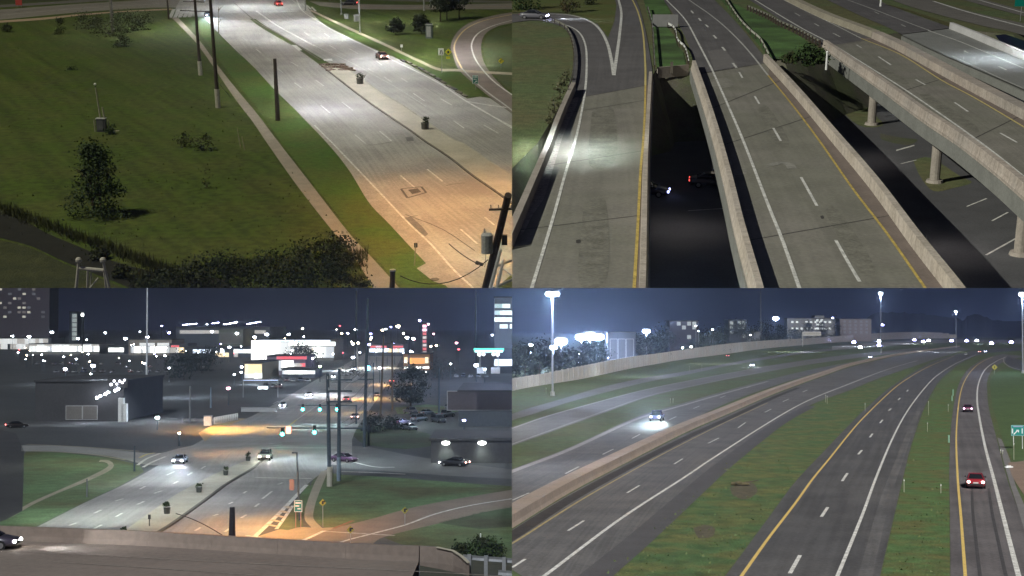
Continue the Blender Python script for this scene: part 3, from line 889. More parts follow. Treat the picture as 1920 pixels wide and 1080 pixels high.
# wires about the leaning pole
wire("service_cable", [PL.g(842, 457, 2.0), PL.g(900, 497, 6.5)], .045, "dark drop cable above the orange lit lanes", sag=.15)
o = MB().tube((0, 0, 0), (.55, -.28, -.12), .17, .13, 8).build("cable_splice", M_dark, None); place(o, PL.g(893, 492, 6.4)); tag(o, "dark barrel splice hanging on the drop cable over the road", "splice case")
wire("looped_cable", [PL.g(750, 517, 5), PL.g(915, 487, 6.5)], .04, "dark cable looping from short pole to transformer pole", sag=1.3)
wire("slack_cable", [PL.g(912, 455, 6), PL.g(908, 500, 5)], .03, "thin slack cable hanging below the transformer", sag=.6)

# short dark pole top at the bottom edge
p = PL.g(733, 590); t = thing("pole_stub", "dark pole top rising at the foot of the sidewalk", "pole", p)
h = PL.zat(p, 508); MB().tube((0, 0, 0), (.25, 0, h), .26, .22, 9).build("pole", M_wood, t); MB().tube((.25, 0, h), (.25, 0, h + .12), .27, .27, 9).build("pole_cap", M_metal, t)
# marker stakes
for (x, y, yt, lx_, lab) in ((777, 498, 456, .18, "thin pale sign stake beside the gutter of the orange lit road"), (451, 276, 240, -.3, "pale wooden stake leaning in the grass near the sidewalk"), (459, 281, 256, -.3, "shorter pale stake leaning beside another in the grass")):
    p = PL.g(x, y); h = PL.zat(p, yt); t = thing("marker_stake", lab, "stake", p)
    MB().tube((0, 0, 0), (lx_, 0, h), .055, .05, 5).build("stake", mat("pale_stake", (.42,.38,.28), .9, .2, 2, 8), t)
    if x == 777: MB().box((lx_, 0, h - .2), (.3, .04, .45)).build("tag", M_kerb, t)

# white lattice tower top at the lower left
p = PL.g(180, 590); t = thing("lattice_tower", "white lattice mast top with two knobs above the dark ditch", "mast", p)
hb = PL.zat(p, 505); ht = PL.zat(p, 488)
k_ = PL.mpp(p); legs = [(-23*k_, 0), (25*k_, 0)]
lat = mat("white_lattice_paint", (.42, .41, .37), .7, .15, 2, 8)
mbt = []
for sx, xb, xt in ((-1, -46*k_, -23*k_), (1, 40*k_, 22*k_)):
    MB().tube((xb, 0, -1), (xt, 0, ht - .1), .14, .13, 8).build("leg", lat, t)
    kn = MB().ball((xt, 0, ht), .28, 10).build("knob", lat, t)
for sx, xb, xt in ((-1, -30*k_, -16*k_), (1, 14*k_, 14*k_)):
    MB().tube((xb, 1.6, -1), (xt, 1.3, hb - .3), .11, .10, 7).build("leg", lat, t)
MB().tube((-23*k_, 0, hb + .1), (22*k_, 0, hb - .1), .17, .17, 8).build("crossbar", lat, t)
MB().tube((-31*k_, 0, hb - 2.9), (5*k_, .8, hb - 1.0), .07, .07, 6).build("brace", lat, t)
MB().tube((-12*k_, .4, hb - 1.9), (28*k_, 0, hb - 2.2), .12, .12, 6).build("brace", lat, t)
MB().tube((-4*k_, .4, hb - .2), (-14*k_, .8, hb - 2.6), .06, .06, 6).build("brace", lat, t)

# lattice boom of the mast on the right
t = thing("lattice_boom", "silver lattice boom in the lower right corner before the lanes", "mast", PL.g(935, 590))
def at_(x, y, z): return PL.g(x, y, z) - PL.g(935, 590)
zz = 9.0
for a, b, r_ in (((938,470),(918,545),.13), ((944,488),(930,545),.11), ((934,498),(975,482),.10), ((926,540),(975,517),.10), ((936,500),(972,524),.07)):
    MB().tube(at_(*a, zz), at_(*b, zz), r_, r_, 7).build("tube", mat("silver_lattice", (.45,.45,.46), .45, .1, 2, 8, metal=.5), t)

# --- weather post and its cabinet in the meadow
p = PL.g(192, 246); h = PL.zat(p, 158)
t = thing("weather_post", "slim pale instrument post with white ball on top and cabinet in the meadow", "instrument post", p)
pale = mat("pale_post_paint", (.30, .29, .21), .8, .15, 2, 8)
MB().tube((0, 0, 0), (-.45, 0, h * .93), .16, .10, 8).build("post", pale, t)
MB().ball((-.47, 0, h), .2, 10).build("ball", mat("white_ball", (.75,.76,.7), .5, 0), t)
MB().tube((-.46, 0, h*.93), (-.47, 0, h), .04, .04, 6).build("spindle", M_dark, t)
cb = MB().box((.05, -.3, .95), (1.3, .9, 1.9)).build("cabinet", mat("dark_cabinet", (.07,.07,.075), .6, .2, 2, 8), t)
MB().box((-.05, -.77, 1.0), (.9, .05, 1.4)).build("cabinet_door", mat("cabinet_door_grey", (.11,.115,.12), .5, .15, 2, 8), cb)
MB().box((.05, -.3, 1.95), (1.45, 1.05, .1)).build("cabinet_roof", M_grey, cb)
MB().tube((.5, -.2, 1.9), (.35, -.2, 3.6), .14, .12, 8).build("conduit", pale, t)
for x in (-.95, 1.15):
    MB().tube((x, -.4, 0), (x - .1*(x > 0), -.4, 1.75), .09, .09, 7).build("bollard", pale, t)
MB().box((1.75, .1, .03), (1.3, .5, .12)).build("slab", pale, t)

# --- planters on the median
def planter(x, y, yt, label):
    p = PL.g(x, y, .14); h = PL.zat(p, yt)
    t = thing("planter", label, "planter", p, R.uniform(-.3, .3), "planters on the avenue median")
    w = h * .52
    MB().tube((0, 0, 0), (0, 0, h * .55), w * .62, w * .68, 8).build("pot", mat("planter_pot", (.10,.095,.085), .8, .2, 2, 8), t)
    MB().tube((0, 0, h * .55), (0, 0, h * .6), w * .74, w * .74, 8).build("rim", mat("planter_rim", (.15,.14,.12), .8, .2, 2, 8), t)
    link("foliage", crown_mesh("foliage", leafmat("planter_leaves", (.018, .026, .010)), w*.72, w*.72, h*.5, h*1.05, 150, .14, "round", int(x)), t)
planter(675, 157, 140, "dark planter just below the brick nose of the median")
planter(797, 242, 223, "dark planter further down the median with orange light beyond")

# --- trees and shrubs
Lf_oak = leafmat("tree_leaves_dark", (.022, .044, .010), (.036, .060, .016))
Lf_con = leafmat("conifer_needles", (.020, .028, .011), (.032, .040, .016))
Lf_shr = leafmat("shrub_leaves", (.028, .036, .011), (.046, .055, .018))
p = PL.g(184, 405); h = PL.zat(p, 268)
tree("oak_tree", "bushy dark oak alone in the meadow with its shadow on the grass", "tree", p, 3.5, h, 4600, .16, Lf_oak, "cone", .5, 3, stems=2)
for i, (x, y, yt, rx, lab) in enumerate(((742, 65, 36, 1.9, "small round pine left of the grey box on the far lawn"), (790, 64, 28, 1.9, "small pine next to the pale box on the far lawn"),
        (826, 40, -24, 2.4, "leftmost of three tall pines at the top of the far lawn"), (838, 37, -30, 2.6, "middle of three tall pines at the top of the far lawn"), (861, 36, -26, 2.7, "rightmost of three tall pines at the top of the far lawn"))):
    p = PL.g(x, y); h = PL.zat(p, yt)
    tree("pine_tree", lab, "tree", p, rx, h, 1500, .26, Lf_con, "round" if i < 2 else "egg", (.9 if i < 2 else 3.2), 20 + i, "pines on the far lawn")
def shrub(x, y, yt, rx, label, n=700, m=None, sz=.2, seed=1, group=None, shape="round"):
    p = PL.g(x, y); h = max(.25, PL.zat(p, yt))
    t = thing("shrub", label, "shrub", p, 0, group)
    link("crown", crown_mesh("crown", m or Lf_shr, rx, rx * .8, 0, h, n, sz, shape, seed), t)
    rr = random.Random(seed)
    for k in range(3):
        a = rr.uniform(0, 6.28); MB().tube((0, 0, 0), (rx*.5*math.cos(a), rx*.4*math.sin(a), h*.6), .035, .015, 4).build("stem", M_bark, t)
    return t
for i, (x, y, yt, rx, lab) in enumerate(((113, 64, 38, 1.7, "small round shrub alone by the cross street at left"), (14, 60, 47, 1.5, "low shrub at the far left edge by the cross street"),
      (165, 54, 26, 3.2, "left end of the wide shrub clump around the grey pole"), (184, 62, 26, 3.4, "shrub just left of the thick grey pole"),
      (205, 68, 24, 2.8, "shrub at the foot of the thick grey pole"), (228, 62, 22, 3.6, "shrub just right of the thick grey pole"), (250, 58, 24, 3.0, "shrub in the right half of the clump by the cross street"),
      (272, 56, 26, 2.4, "right end of the wide shrub clump by the cross street"), (228, 88, 68, 2.2, "low sparse shrub in front of the clump at the grey pole"))):
    shrub(x, y, yt, rx, lab, 650 if i > 1 else 600, None, .17, 40 + i, "shrubs by the cross street" if i > 1 else None)
shrub(210, 252, 234, .9, "small dark shrub beside the meadow cabinet", 260, Lf_oak, .15, 60)
shrub(348, 276, 250, 1.4, "left half of the sparse weed thicket in mid meadow", 200, Lf_shr, .16, 61)
shrub(385, 282, 256, 1.7, "right half of the sparse weed thicket in mid meadow", 260, Lf_shr, .16, 62)
shrub(388, 352, 318, .8, "thin scraggly weed below the sparse thicket", 70, Lf_shr, .14, 63)
shrub(135, 131, 124, 1.4, "flat dark weed clump high in the meadow", 90, Lf_oak, .2, 64)
# bank vegetation at the bottom: tall bushes one beside another
bank = [(322,548,492,2.3),(352,552,486,2.2),(385,545,478,2.4),(415,552,472,2.5),(446,548,478,2.2),(478,552,462,2.4),(508,548,456,2.3),(538,552,460,2.3),(566,548,452,2.2),(592,530,446,2.2),(618,524,440,2.1),(640,500,436,1.6),(600,560,490,2.3),(640,556,500,1.9),(664,560,516,1.6),(300,560,512,2.2),(232,520,500,1.4),(190,486,468,1.3)]
kinds_ = ["feathery", "dense", "ragged", "low", "spreading"]
for i, (x, y, yt, rx) in enumerate(bank):
    lab_pos = ["behind the white lattice mast's right shoulder", "next right of the mast", "third from the left", "tallest of the left half", "in the left middle", "low in the middle", "at the centre of the thicket", "right of centre", "with a ragged top right of centre", "fourth from the sidewalk", "second from the sidewalk", "", "bottom right, by the sidewalk edge", "lowest, touching the sidewalk", "at the foot of the sidewalk"]
    lab = {15: "last low bush at the left end of the dark bank thicket", 16: "small tuft of brush right of the white lattice mast", 17: "small tuft of brush behind the white lattice mast", 10: "dark dense bush against the sidewalk at the thicket's right end", 11: "small dark bush overhanging the sidewalk edge"}.get(i, "dark bush in the ditch bank thicket, " + (lab_pos[i] if i < 15 else "at its left end"))
    shrub(x, y, yt + (9 if i < 12 else 2), rx * .92, lab, 620, leafmat("bank_leaves_dark", (.013, .021, .005), (.022, .032, .008)) if i in (9, 10, 11) or i % 3 == 0 else leafmat("bank_leaves", (.024, .030, .007), (.038, .045, .012)), .15, 80 + i, "bushes along the ditch bank")
# reeds along the ditch
rr = random.Random(5); mbg = MB()
for i in range(5200):
    t_ = rr.random(); 
    if t_ < .55:
        x = rr.uniform(0, 330); y = 392 + x * .375 + rr.gauss(0, 5)
    else:
        x = rr.uniform(240, 690); y = 512 - .09 * (x - 240) + abs(rr.gauss(0, 20))
    if x > 652 and y < 470: continue
    p = PL.g(x, y); hh = rr.uniform(.3, 1.1); a = rr.uniform(0, 3.14); w = .05
    dx, dy = math.cos(a) * w, math.sin(a) * w; lx_, ly_ = rr.gauss(0, .2), rr.gauss(0, .2)
    mbg.add([(p.x - dx, p.y - dy, 0), (p.x + dx, p.y + dy, 0), (p.x + lx_, p.y + ly_, hh)], [(0, 1, 2)])
o = mbg.build("reeds", leafmat("reed_blades", (.060, .066, .018), (.042, .048, .014))); o["kind"] = "stuff"
# meadow weeds: coarse tufts that break up the turf
mbg = MB()
for i in range(1500):
    x, y = rr.uniform(-20, 620), 60 + 430 * rr.random() ** .8
    if x > 330 + (y - 40) * .78: continue
    p = PL.g(x, y)
    if mnoise.noise(Vector((p.x * .11, p.y * .05, 3))) + rr.gauss(0, .25) < .12: continue
    hh = rr.uniform(.06, .28); a = rr.uniform(0, 3.14); w = rr.uniform(.06, .16)
    dx, dy = math.cos(a) * w, math.sin(a) * w
    mbg.add([(p.x - dx, p.y - dy, 0), (p.x + dx, p.y + dy, 0), (p.x + rr.gauss(0, .1), p.y + rr.gauss(0, .1), hh)], [(0, 1, 2)])
o = mbg.build("meadow_weeds", leafmat("weed_blades", (.050, .066, .014), (.060, .070, .018))); o["kind"] = "stuff"

# --- poles and boxes at the back
for x, y, lab, ar in ((640, 27, "left of the two street lamps on the far verge", (-2.0, -1.2)), (675, 61, "street lamp on the far verge nearest the passing car", (-2.0, -1.2)), (573, 20, "street lamp post at the far corner of the junction", (-2.0, 0)), (795, 20, "thin pole among the pines on the far lawn", (0, 0))):
    p = PL.g(x, y); street_lamp(p, 10.5, lab, glow("lamp_white", WHITE, 10), ar, r=.13, group="street lamps at the back of the avenue", pole_m=M_grey)
def cabinet(x, y, yt, w, m, label):
    p = PL.g(x, y); h = PL.zat(p, yt)
    t = thing("utility_box", label, "utility box", p, R.uniform(-.3, .3))
    MB().box((0, 0, h / 2), (w, w * .7, h)).build("housing", m, t); MB().box((0, 0, h + .04), (w * 1.1, w * .8, .08)).build("lid", M_grey, t)
    MB().box((0, -w*.36, h * .5), (w * .7, .04, h * .75)).build("door", M_grey, t)
cabinet(805, 72, 46, 1.4, mat("bluish_box", (.15,.18,.17), .6, .12, 2, 8), "tall bluish utility box between the small pine and the ramp")
cabinet(650, 35, 27, 1.1, M_grey, "small grey box at the foot of the left street lamp")
cabinet(669, 40, 29, 1.3, M_white, "white box beside the street lamp on the far verge")
# bare sapling by the bright verge
p = PL.g(410, 62); t = thing("sapling", "bare pale sapling glowing in the lamp light beside the second utility pole", "tree", p)
mb = MB(); rr2 = random.Random(4); mb.tube((0, 0, 0), (.3, 0, 6), .11, .05, 6)
for i in range(9):
    z = rr2.uniform(1.5, 5.5); a = rr2.uniform(0, 6.28); q = rr2.uniform(.8, 1.8)
    mb.tube((.05*z, 0, z), (.05*z + q*math.cos(a), q*math.sin(a), z + rr2.uniform(.6, 1.8)), .045, .02, 4)
mb.build("trunk", mat("pale_bark", (.30, .27, .20), .9, .2, 2, 8), t)

# --- signs
p = PL.g(828.5, 137); h = PL.zat(p, 90)
t = thing("route_sign", "white square route sign and yellow diamond on one post by the far sidewalk", "road sign", p)
MB().tube((0, .08, 0), (0, .08, h), .06, .06, 6).build("post", M_grey, t)
a = MB().box((-.1, 0, h - .7), (1.0, .05, 1.3)).build("panel", M_white, t)
MB().box((-.2, -.04, h - .75), (.16, .02, .7), 0, 0, .2).build("lettering", M_dark, a); MB().box((.1, -.04, h - .75), (.14, .02, .7), 0, 0, -.2).build("lettering", M_dark, a)
q = .62; cx, cz = 1.25, h - .75
d_ = MB().add([(cx, -.02, cz - q), (cx + q, -.02, cz), (cx, -.02, cz + q), (cx - q, -.02, cz), (cx, .03, cz - q), (cx + q, .03, cz), (cx, .03, cz + q), (cx - q, .03, cz)],
         [(0,1,2,3),(7,6,5,4),(0,4,5,1),(1,5,6,2),(2,6,7,3),(3,7,4,0)]).build("diamond_panel", mat("lit_yellow_sign", (.75,.70,.05), .5, .05, 2, 8), t)
MB().box((cx, -.05, cz), (.35, .02, .4)).build("symbol", M_dark, d_)
MB().box((cx - .05, 0, cz - 1.05), (.7, .05, .4)).build("speed_plate", mat("lit_yellow_sign", (.75,.70,.05)), t)
MB().box((.6, .06, h - .8), (1.3, .05, .1)).build("bracket", M_grey, t)
p = PL.g(939.5, 128); h = PL.zat(p, 115)
sign("warning_sign", "yellow diamond curve sign inside the loop ramp", p, 1.15, 1.15, h - .5, M_yel_sign, diamond=True, glyphs=[(M_dark, [(-.08, .62, .12, .5, 25), (.14, .8, .3, .12)])])
p = PL.g(891.5, 168); z1_ = PL.zat(p, 140)
sign("green_guide_sign", "small green guide sign with white marks at the ramp mouth", p, 1.0, 1.5, z1_ - 1.6, M_green_sign, 1, 0, False, M_white,
     [(M_white, [(-.24, 1.2, .14, .3), (0, 1.2, .14, .3), (.24, 1.2, .14, .3), (-.2, .82, .16, .22), (.08, .82, .3, .12), (0, .35, .12, .5, 40), (.16, .52, .26, .12), (.24, .42, .12, .26)])])
p = PL.g(753, 97); sign("far_path_marker", "small pale marker on the far sidewalk beyond the passing car", p, .5, .6, .9, M_white)
p = PL.g(36, 14); sign("red_board", "small red board beside the distant road at upper left", p, 1.8, 2.6, .6, mat("red_board_paint", (.35,.05,.04), .6, .1, 2, 8), 2)

# --- cars
p = PL.g(716, 110); car("parked_car", "sedan", (.20, .075, .055), p, head_to(716, 110, 640, 67), "dark red sedan with lit tail lights beside the right edge line", tail=glow("tail_light_warm", (1, .55, .42), 7))
p = PL.g(522, 10.5); car("parked_car", "sedan", (.34, .03, .02), p, head_to(522, 11, 470, -16), "red car waiting at the junction stop line at the top", tail=G_tail)
p = PL.g(654, 9.5); car("parked_car", "sedan", (.03, .03, .035), p, math.pi, "dark car with one red light on the cross street behind the lamps", tail=G_tail)
p = PL.g(391, 31); rz_ = head_to(391, 31, 408, 48); car("parked_car", "sedan", (.10, .10, .12), p, rz_, "grey car with white headlights entering the avenue from the junction", head=glow("headlight_lilac", (.8, .8, 1.0), 14))
beams(p, rz_, 3000, 20, COOL)

# ================================================================== PLACE 2: highway bridges (seen upper right)
use(P2)
M_grass2 = mat("roadside_grass", (.118, .118, .054), .95, .30, .8, 5, tint=(.098, .132, .054), tscale=.06, bump=.1)
M_lush2 = mat("lush_bank_grass", (.088, .172, .050), .95, .3, .8, 5, tint=(.045, .075, .026), tscale=.1, bump=.1)
M_asph2 = mat("highway_asphalt", (.122, .117, .118), .8, .18, .3, 4, tint=(.105, .101, .103), tscale=.05, streak=.40, bump=.003)
M_deck2 = mat("bridge_deck_concrete", (.180, .177, .146), .8, .15, .25, 3, tint=(.200, .190, .166), tscale=.06, streak=.42, bump=.003)
M_deckS = mat("bridge_shoulder_concrete", (.165, .135, .118), .85, .16, .4, 4, streak=.2)
M_par2 = mat("parapet_concrete", (.43, .38, .32), .85, .24, .3, 4, tint=(.385, .345, .30), tscale=.15, streak=-.5)
M_parR = mat("parapet_concrete_rosy", (.39, .34, .295), .85, .24, .3, 4, tint=(.315, .285, .255), tscale=.15, streak=-.5)
M_fascia = mat("girder_paint", (.20, .205, .19), .7, .15, .5, 4)
M_pier = mat("pier_concrete", (.30, .27, .235), .9, .15, .6, 5)
M_low2 = mat("lower_road_asphalt", (.082, .082, .086), .85, .18, .3, 4, bump=.003)
M_soil2 = mat("slope_soil", (.105, .098, .076), .95, .25, .6, 5, tint=(.075, .088, .045), tscale=.15, bump=.06)
M_dirt2 = mat("dry_leaf_litter", (.33, .30, .27), .95, .45, 2.0, 7)

LOW = -7.0
mb = MB(); mb.add([(-250, 40, LOW), (900, 40, LOW), (900, 420, LOW), (-250, 420, LOW)], [(0, 1, 2, 3)])
structure("lower_ground", mb, M_low2)
# upper terrain behind the abutments, falling to the lower ground in front
edge = [(700,430),(880,352),(960,316),(1008,268),(1040,215),(1066,168),(1225,139),(1232,128),(1288,126),(1330,134),(1438,109),(1470,112),(1505,104),(1540,92),(1600,78),(1662,64),(1725,58),(1787,52),(1850,60),(1900,64),(2000,60)]
E = [PL.g(x, y, -.06) for x, y in edge]
mb = MB()
mb.add(E + [Vector((900, 3000, -.06)), Vector((-700, 3000, -.06))], [tuple(range(len(E) + 2))])
structure("upland_grass", mb, M_grass2)
mb = MB(); lo = []
for p in E:
    lo.append(Vector((p.x + 1.0, p.y - 13.0, LOW + .03)))
mb.strip(lo, [p - Vector((0, 0, .02)) for p in E])
structure("embankment", mb, M_soil2)

def bridge_road(name, L, Rr, m, z=0.03, label=None):
    return road(name, L, Rr, m, z, label)

# ---- left ramp: asphalt above the joint, concrete deck below
rampL_up = [(900,35),(960,36),(1000,38),(1042,46),(1062,57),(1075,82),(1077,110),(1074,145),(1068,170)]
rampR_up = [(1183,-12),(1190,0),(1201,25),(1211,65),(1217,100),(1221,125),(1223,140),(1224,150),(1225,160)]
A = road("ramp_asphalt", [(1120,-20),(1135,0),(1110,60),(1085,100),(1077,120),(1074,145),(1068,172),(1066,186)], [(1186,-20),(1193,0),(1202,25),(1212,65),(1218,100),(1222,125),(1224,146),(1225,160)], M_asph2, .02)
loop = road("loop_road", [(900,28),(960,26),(1010,24),(1050,25),(1085,31),(1112,45),(1128,62),(1140,90),(1152,142)], [(900,48),(960,42),(1005,38),(1042,46),(1062,57),(1075,82),(1077,110),(1074,145),(1068,172)], M_asph2, .028)
deckA = road("ramp_deck", [(1066,186),(1050,216),(1034,258),(1016,300),(985,375),(962,430),(940,482),(900,570)], [(1225,158),(1223,200),(1221,245),(1219,300),(1217,370),(1216,430),(1216,480),(1215,570)], M_deck2, .022)
MB().strip(path([(1207,159),(1206,265),(1201,320),(1196,420),(1189,540),(1187,575)], .03), path([(1225,158),(1221,245),(1218,340),(1217,430),(1216,540),(1215,575)], .03)).build("shoulder", M_deckS, deckA) if False else None
road("ramp_shoulder", [(1210,160),(1209,210),(1207,265),(1204,320),(1198,420),(1192,540),(1190,580)], [(1225,158),(1222,215),(1220,265),(1218,320),(1217,420),(1216,540),(1215,580)], M_deckS, .030)
stripe(A, [(1035,41),(1067,49),(1087,62),(1097,82),(1100,107),(1099,150),(1095,185)], .26, M_paint, z=.05)
stripe(deckA, [(1095,185),(1085,237),(1075,275),(1060,325),(1035,415),(997,540),(986,575)], .22, M_paint, z=.05)
stripe(A, [(1000,26),(1025,26),(1067,28),(1100,37),(1122,52),(1137,77),(1145,105),(1151,141)], .42, M_paint, "gore_line", .05)
stripe(A, [(1158,-8),(1160,0),(1165,25),(1162,62),(1157,100),(1151,141)], .42, M_paint, "gore_line", .052)
stripe(A, [(1182,-8),(1186,0),(1197,25),(1206,65),(1210,125),(1210,160)], .24, mat("yellow_faded", (.50,.42,.17), .8, .2, 2, 8), z=.05)
stripe(deckA, [(1210,160),(1209,210),(1206,265),(1201,320),(1196,420),(1189,540),(1187,575)], .20, M_yellow, z=.052)
patch("litter_edge", [(1072,186),(1085,182),(1080,200),(1068,225),(1053,262),(1042,300),(1030,340),(1018,375),(1000,400),(985,430),(975,440),(990,395),(1010,345),(1030,295),(1048,245),(1060,210)], M_dirt2, .034, 2)

def parapet(name, label, px, m, z0=0.0, h=1.0, w=.45, drop=1.5, side=1, girder=True, seg=6.0, cat="bridge parapet"):
    """a concrete barrier along the deck edge: barrier segments plus the girder face below"""
    c = path(px, 0.0)
    t = thing(name, label, cat, (0, 0, 0))
    prof = [(0, z0), (.10*side, z0 + .30), (.17*side, h), ((.17 + w)*side, h), ((.17 + w + .05)*side, -.25), (.02*side, -.25)]
    L = sum((Vector(b) - Vector(a)).length for a, b in zip(c[:-1], c[1:]))
    n = max(2, int(L / seg)); q = resample(c, n * 3 + 1)
    for i in range(n):
        sg = q[i*3:i*3 + 4]
        d = (sg[-1] - sg[-2]).normalized()
        sg = sg[:-1] + [sg[-1] - d * .10]
        MB().sweep(sg, prof).build("barrier_segment", m, t)
    if girder:
        MB().sweep(c, [((.17 + w)*side, -.25), ((.17 + w)*side, -drop), (-.1*side, -drop), (-.1*side, -.25)]).build("girder", M_fascia, t)
    return t

parapet("ramp_left_parapet", "pale parapet on the left edge of the left ramp", [(1068,171),(1052,205),(1036,243),(1018,290),(990,355),(965,412),(930,490),(895,570)], M_pier, side=-1, w=.5, h=1.0)
parapet("ramp_right_parapet", "pale parapet down the right edge of the left ramp", [(1225,150),(1222,215),(1220,265),(1218,320),(1217,420),(1216,540),(1215,580)], M_par2, side=1, w=.36)
# underside slab of the ramp deck and of the other decks
def slab(name, L, Rr, parent, t0=-.22, t1=-1.15):
    l, r = path(L), path(Rr); n = max(len(l), len(r)); l, r = resample(l, n), resample(r, n)
    mb = MB(); vs_ = []
    for a, b in zip(l, r): vs_ += [a + Vector((0,0,t0)), b + Vector((0,0,t0)), b + Vector((0,0,t1)), a + Vector((0,0,t1))]
    fs = []
    for i in range(n - 1):
        for j in range(4): fs.append((i*4 + j, i*4 + (j+1) % 4, i*4 + 4 + (j+1) % 4, i*4 + 4 + j))
    fs += [(0,1,2,3), ((n-1)*4+3,(n-1)*4+2,(n-1)*4+1,(n-1)*4)]
    mb.add(vs_, fs); return mb.build(name, M_fascia, parent)
slab("deck_slab", [(1066,186),(1034,258),(985,375),(900,570)], [(1225,158),(1221,245),(1217,370),(1215,570)], deckA)

# ---- middle bridge
midL = [(1244,-8),(1248,2),(1262,22),(1278,47),(1296,82),(1310,122)]
midR = [(1300,-8),(1330,22),(1362,46),(1392,76),(1416,100),(1440,118)]
B = road("middle_highway_asphalt", [(1236,-12),(1244,0),(1258,20),(1272,45),(1290,82),(1308,138)], [(1330,-14),(1340,0),(1368,28),(1398,62),(1424,95),(1442,117)], M_asph2, .02)
patch("asphalt_patch", [(1327,96),(1358,91),(1384,124),(1340,132)], mat("lighter_asphalt", (.155,.148,.145), .8, .12, .4, 4), .03, parent=B)
deckB = road("middle_deck", [(1308,139),(1326,200),(1345,270),(1368,357),(1390,440),(1417,540),(1428,580)], [(1442,117),(1500,180),(1573,266),(1650,357),(1728,462),(1790,540),(1822,580)], M_deck2, .022)
road("middle_shoulder", [(1440,142),(1490,202),(1540,267),(1600,355),(1665,440),(1735,540),(1765,582)], [(1444,119),(1500,180),(1573,266),(1650,357),(1728,462),(1790,540),(1822,580)], M_deckS, .030)
stripe(B, [(1246,-6),(1250,0),(1285,37),(1310,82),(1335,130)], .26, M_paint, z=.05)
stripe(deckB, [(1335,130),(1365,197),(1395,267),(1440,383),(1467,450),(1499,540),(1514,582)], .24, M_paint, z=.05)
stripe(B, [(1285,-6),(1292,0),(1335,30),(1370,60),(1405,97),(1440,141)], .24, M_faded, z=.05)
stripe(deckB, [(1440,141),(1490,202),(1540,269),(1600,355),(1665,440),(1735,540),(1765,582)], .19, M_yellow, z=.05)
dashes(B, [(1296,20,1300,25),(1310,34,1314,39),(1323,46,1328,51),(1338,66,1343,72),(1354,88,1360,95),(1374,118,1381,127)], .3, M_paint, .05)
dashes(deckB, [(1386,135,1392,146),(1415,180,1424,195),(1450,240,1464,264),(1502,332,1522,368),(1522,368,1532,386),(1567,450,1594,498),(1594,498,1612,528)], .22, M_paint, .05)
parapet("middle_left_parapet", "long pale parapet on the left edge of the middle bridge", [(1295,128),(1315,190),(1336,262),(1358,350),(1378,440),(1404,540),(1414,580)], M_par2, side=-1, w=.4, h=1.0)
parapet("middle_right_parapet", "broad tan parapet on the right edge of the middle bridge", [(1441,116),(1500,180),(1573,266),(1650,357),(1728,462),(1790,540),(1822,582)], M_par2, side=1, w=.5, h=1.0, drop=1.4)
slab("deck_slab", [(1308,139),(1345,270),(1390,440),(1428,580)], [(1442,117),(1573,266),(1728,462),(1822,580)], deckB)
stripe(deckB, [(1443,310),(1462,305),(1478,307),(1486,316)], .8, mat("pale_scuff", (.235, .23, .205), .8, .25, 1, 5), "scuff", .045, 4)
# left parapet's shadow on the deck, painted as a dark strip
stripe(deckB, [(1312,150),(1330,210),(1350,283),(1372,370),(1394,455),(1416,540)], .5, mat("parapet_shadow", (.05,.05,.045)), "gutter", .036, 4)

# ---- right bridge, near carriageway
C = road("right_highway_asphalt", [(1380,-12),(1410,3),(1440,22),(1470,42),(1505,66),(1540,88)], [(1478,-12),(1495,0),(1530,18),(1570,37),(1612,54),(1657,70)], M_asph2, .02)
deckC = road("right_deck", [(1540,88),(1600,130),(1665,177),(1730,225),(1795,269),(1870,328),(1925,376),(1990,430)], [(1657,70),(1700,92),(1752,120),(1800,146),(1860,178),(1920,209),(1960,230),(2020,262)], M_deck2, .022)
road("right_inner_shoulder", [(1615,72),(1690,104),(1765,152),(1827,185),(1920,240),(2010,296)], [(1657,70),(1700,92),(1752,120),(1800,146),(1860,178),(1920,209),(2020,262)], M_deckS, .030)
stripe(C, [(1400,-10),(1440,15),(1502,52),(1560,82)], .26, M_paint, z=.05)
stripe(deckC, [(1560,82),(1640,132),(1715,180),(1840,268),(1920,331),(1990,388)], .24, M_paint, z=.05)
stripe(C, [(1470,0),(1510,20),(1560,44),(1615,72)], .24, M_faded, z=.05)
stripe(deckC, [(1615,72),(1690,103),(1765,150),(1827,183),(1920,238),(2010,294)], .22, mat("yellow_faded", (.50,.42,.17)), z=.05)
dashes(C, [(1527,44,1536,49),(1562,62,1575,69),(1606,84,1616,90),(1490,24,1500,30)], .24, M_faded, .05)
dashes(deckC, [(1647,106,1671,122),(1717,149,1735,159),(1790,192,1815,209),(1875,249,1907,267)], .22, M_paint, .05)
parapet("right_outer_parapet", "rosy parapet on the outer edge of the right bridge above the piers", [(1541,88),(1600,130),(1665,177),(1730,225),(1795,269),(1870,328),(1925,376),(1990,430)], M_parR, side=-1, w=.55, h=.95, drop=1.6)
slab("deck_slab", [(1540,88),(1665,177),(1795,269),(1990,430)], [(1657,70),(1752,120),(1860,178),(2020,262)], deckC)
# median barrier between the right carriageways
parapet("median_barrier_upper", "rosy concrete median barrier running up to the bridge on the right", [(1440,-25),(1487,1),(1525,20),(1565,38),(1610,55),(1652,71)], mat("barrier_olive_concrete", (.30,.275,.215), .9, .15, .4, 4), side=1, w=1.3, h=1.0, girder=False, cat="median barrier")
parapet("median_barrier_bridge", "broad rosy barrier between the two decks of the right bridge", [(1654,72),(1700,93),(1752,121),(1800,147),(1860,179),(1920,210),(1990,248)], M_parR, side=1, w=1.4, h=1.0, drop=1.4, cat="median barrier")
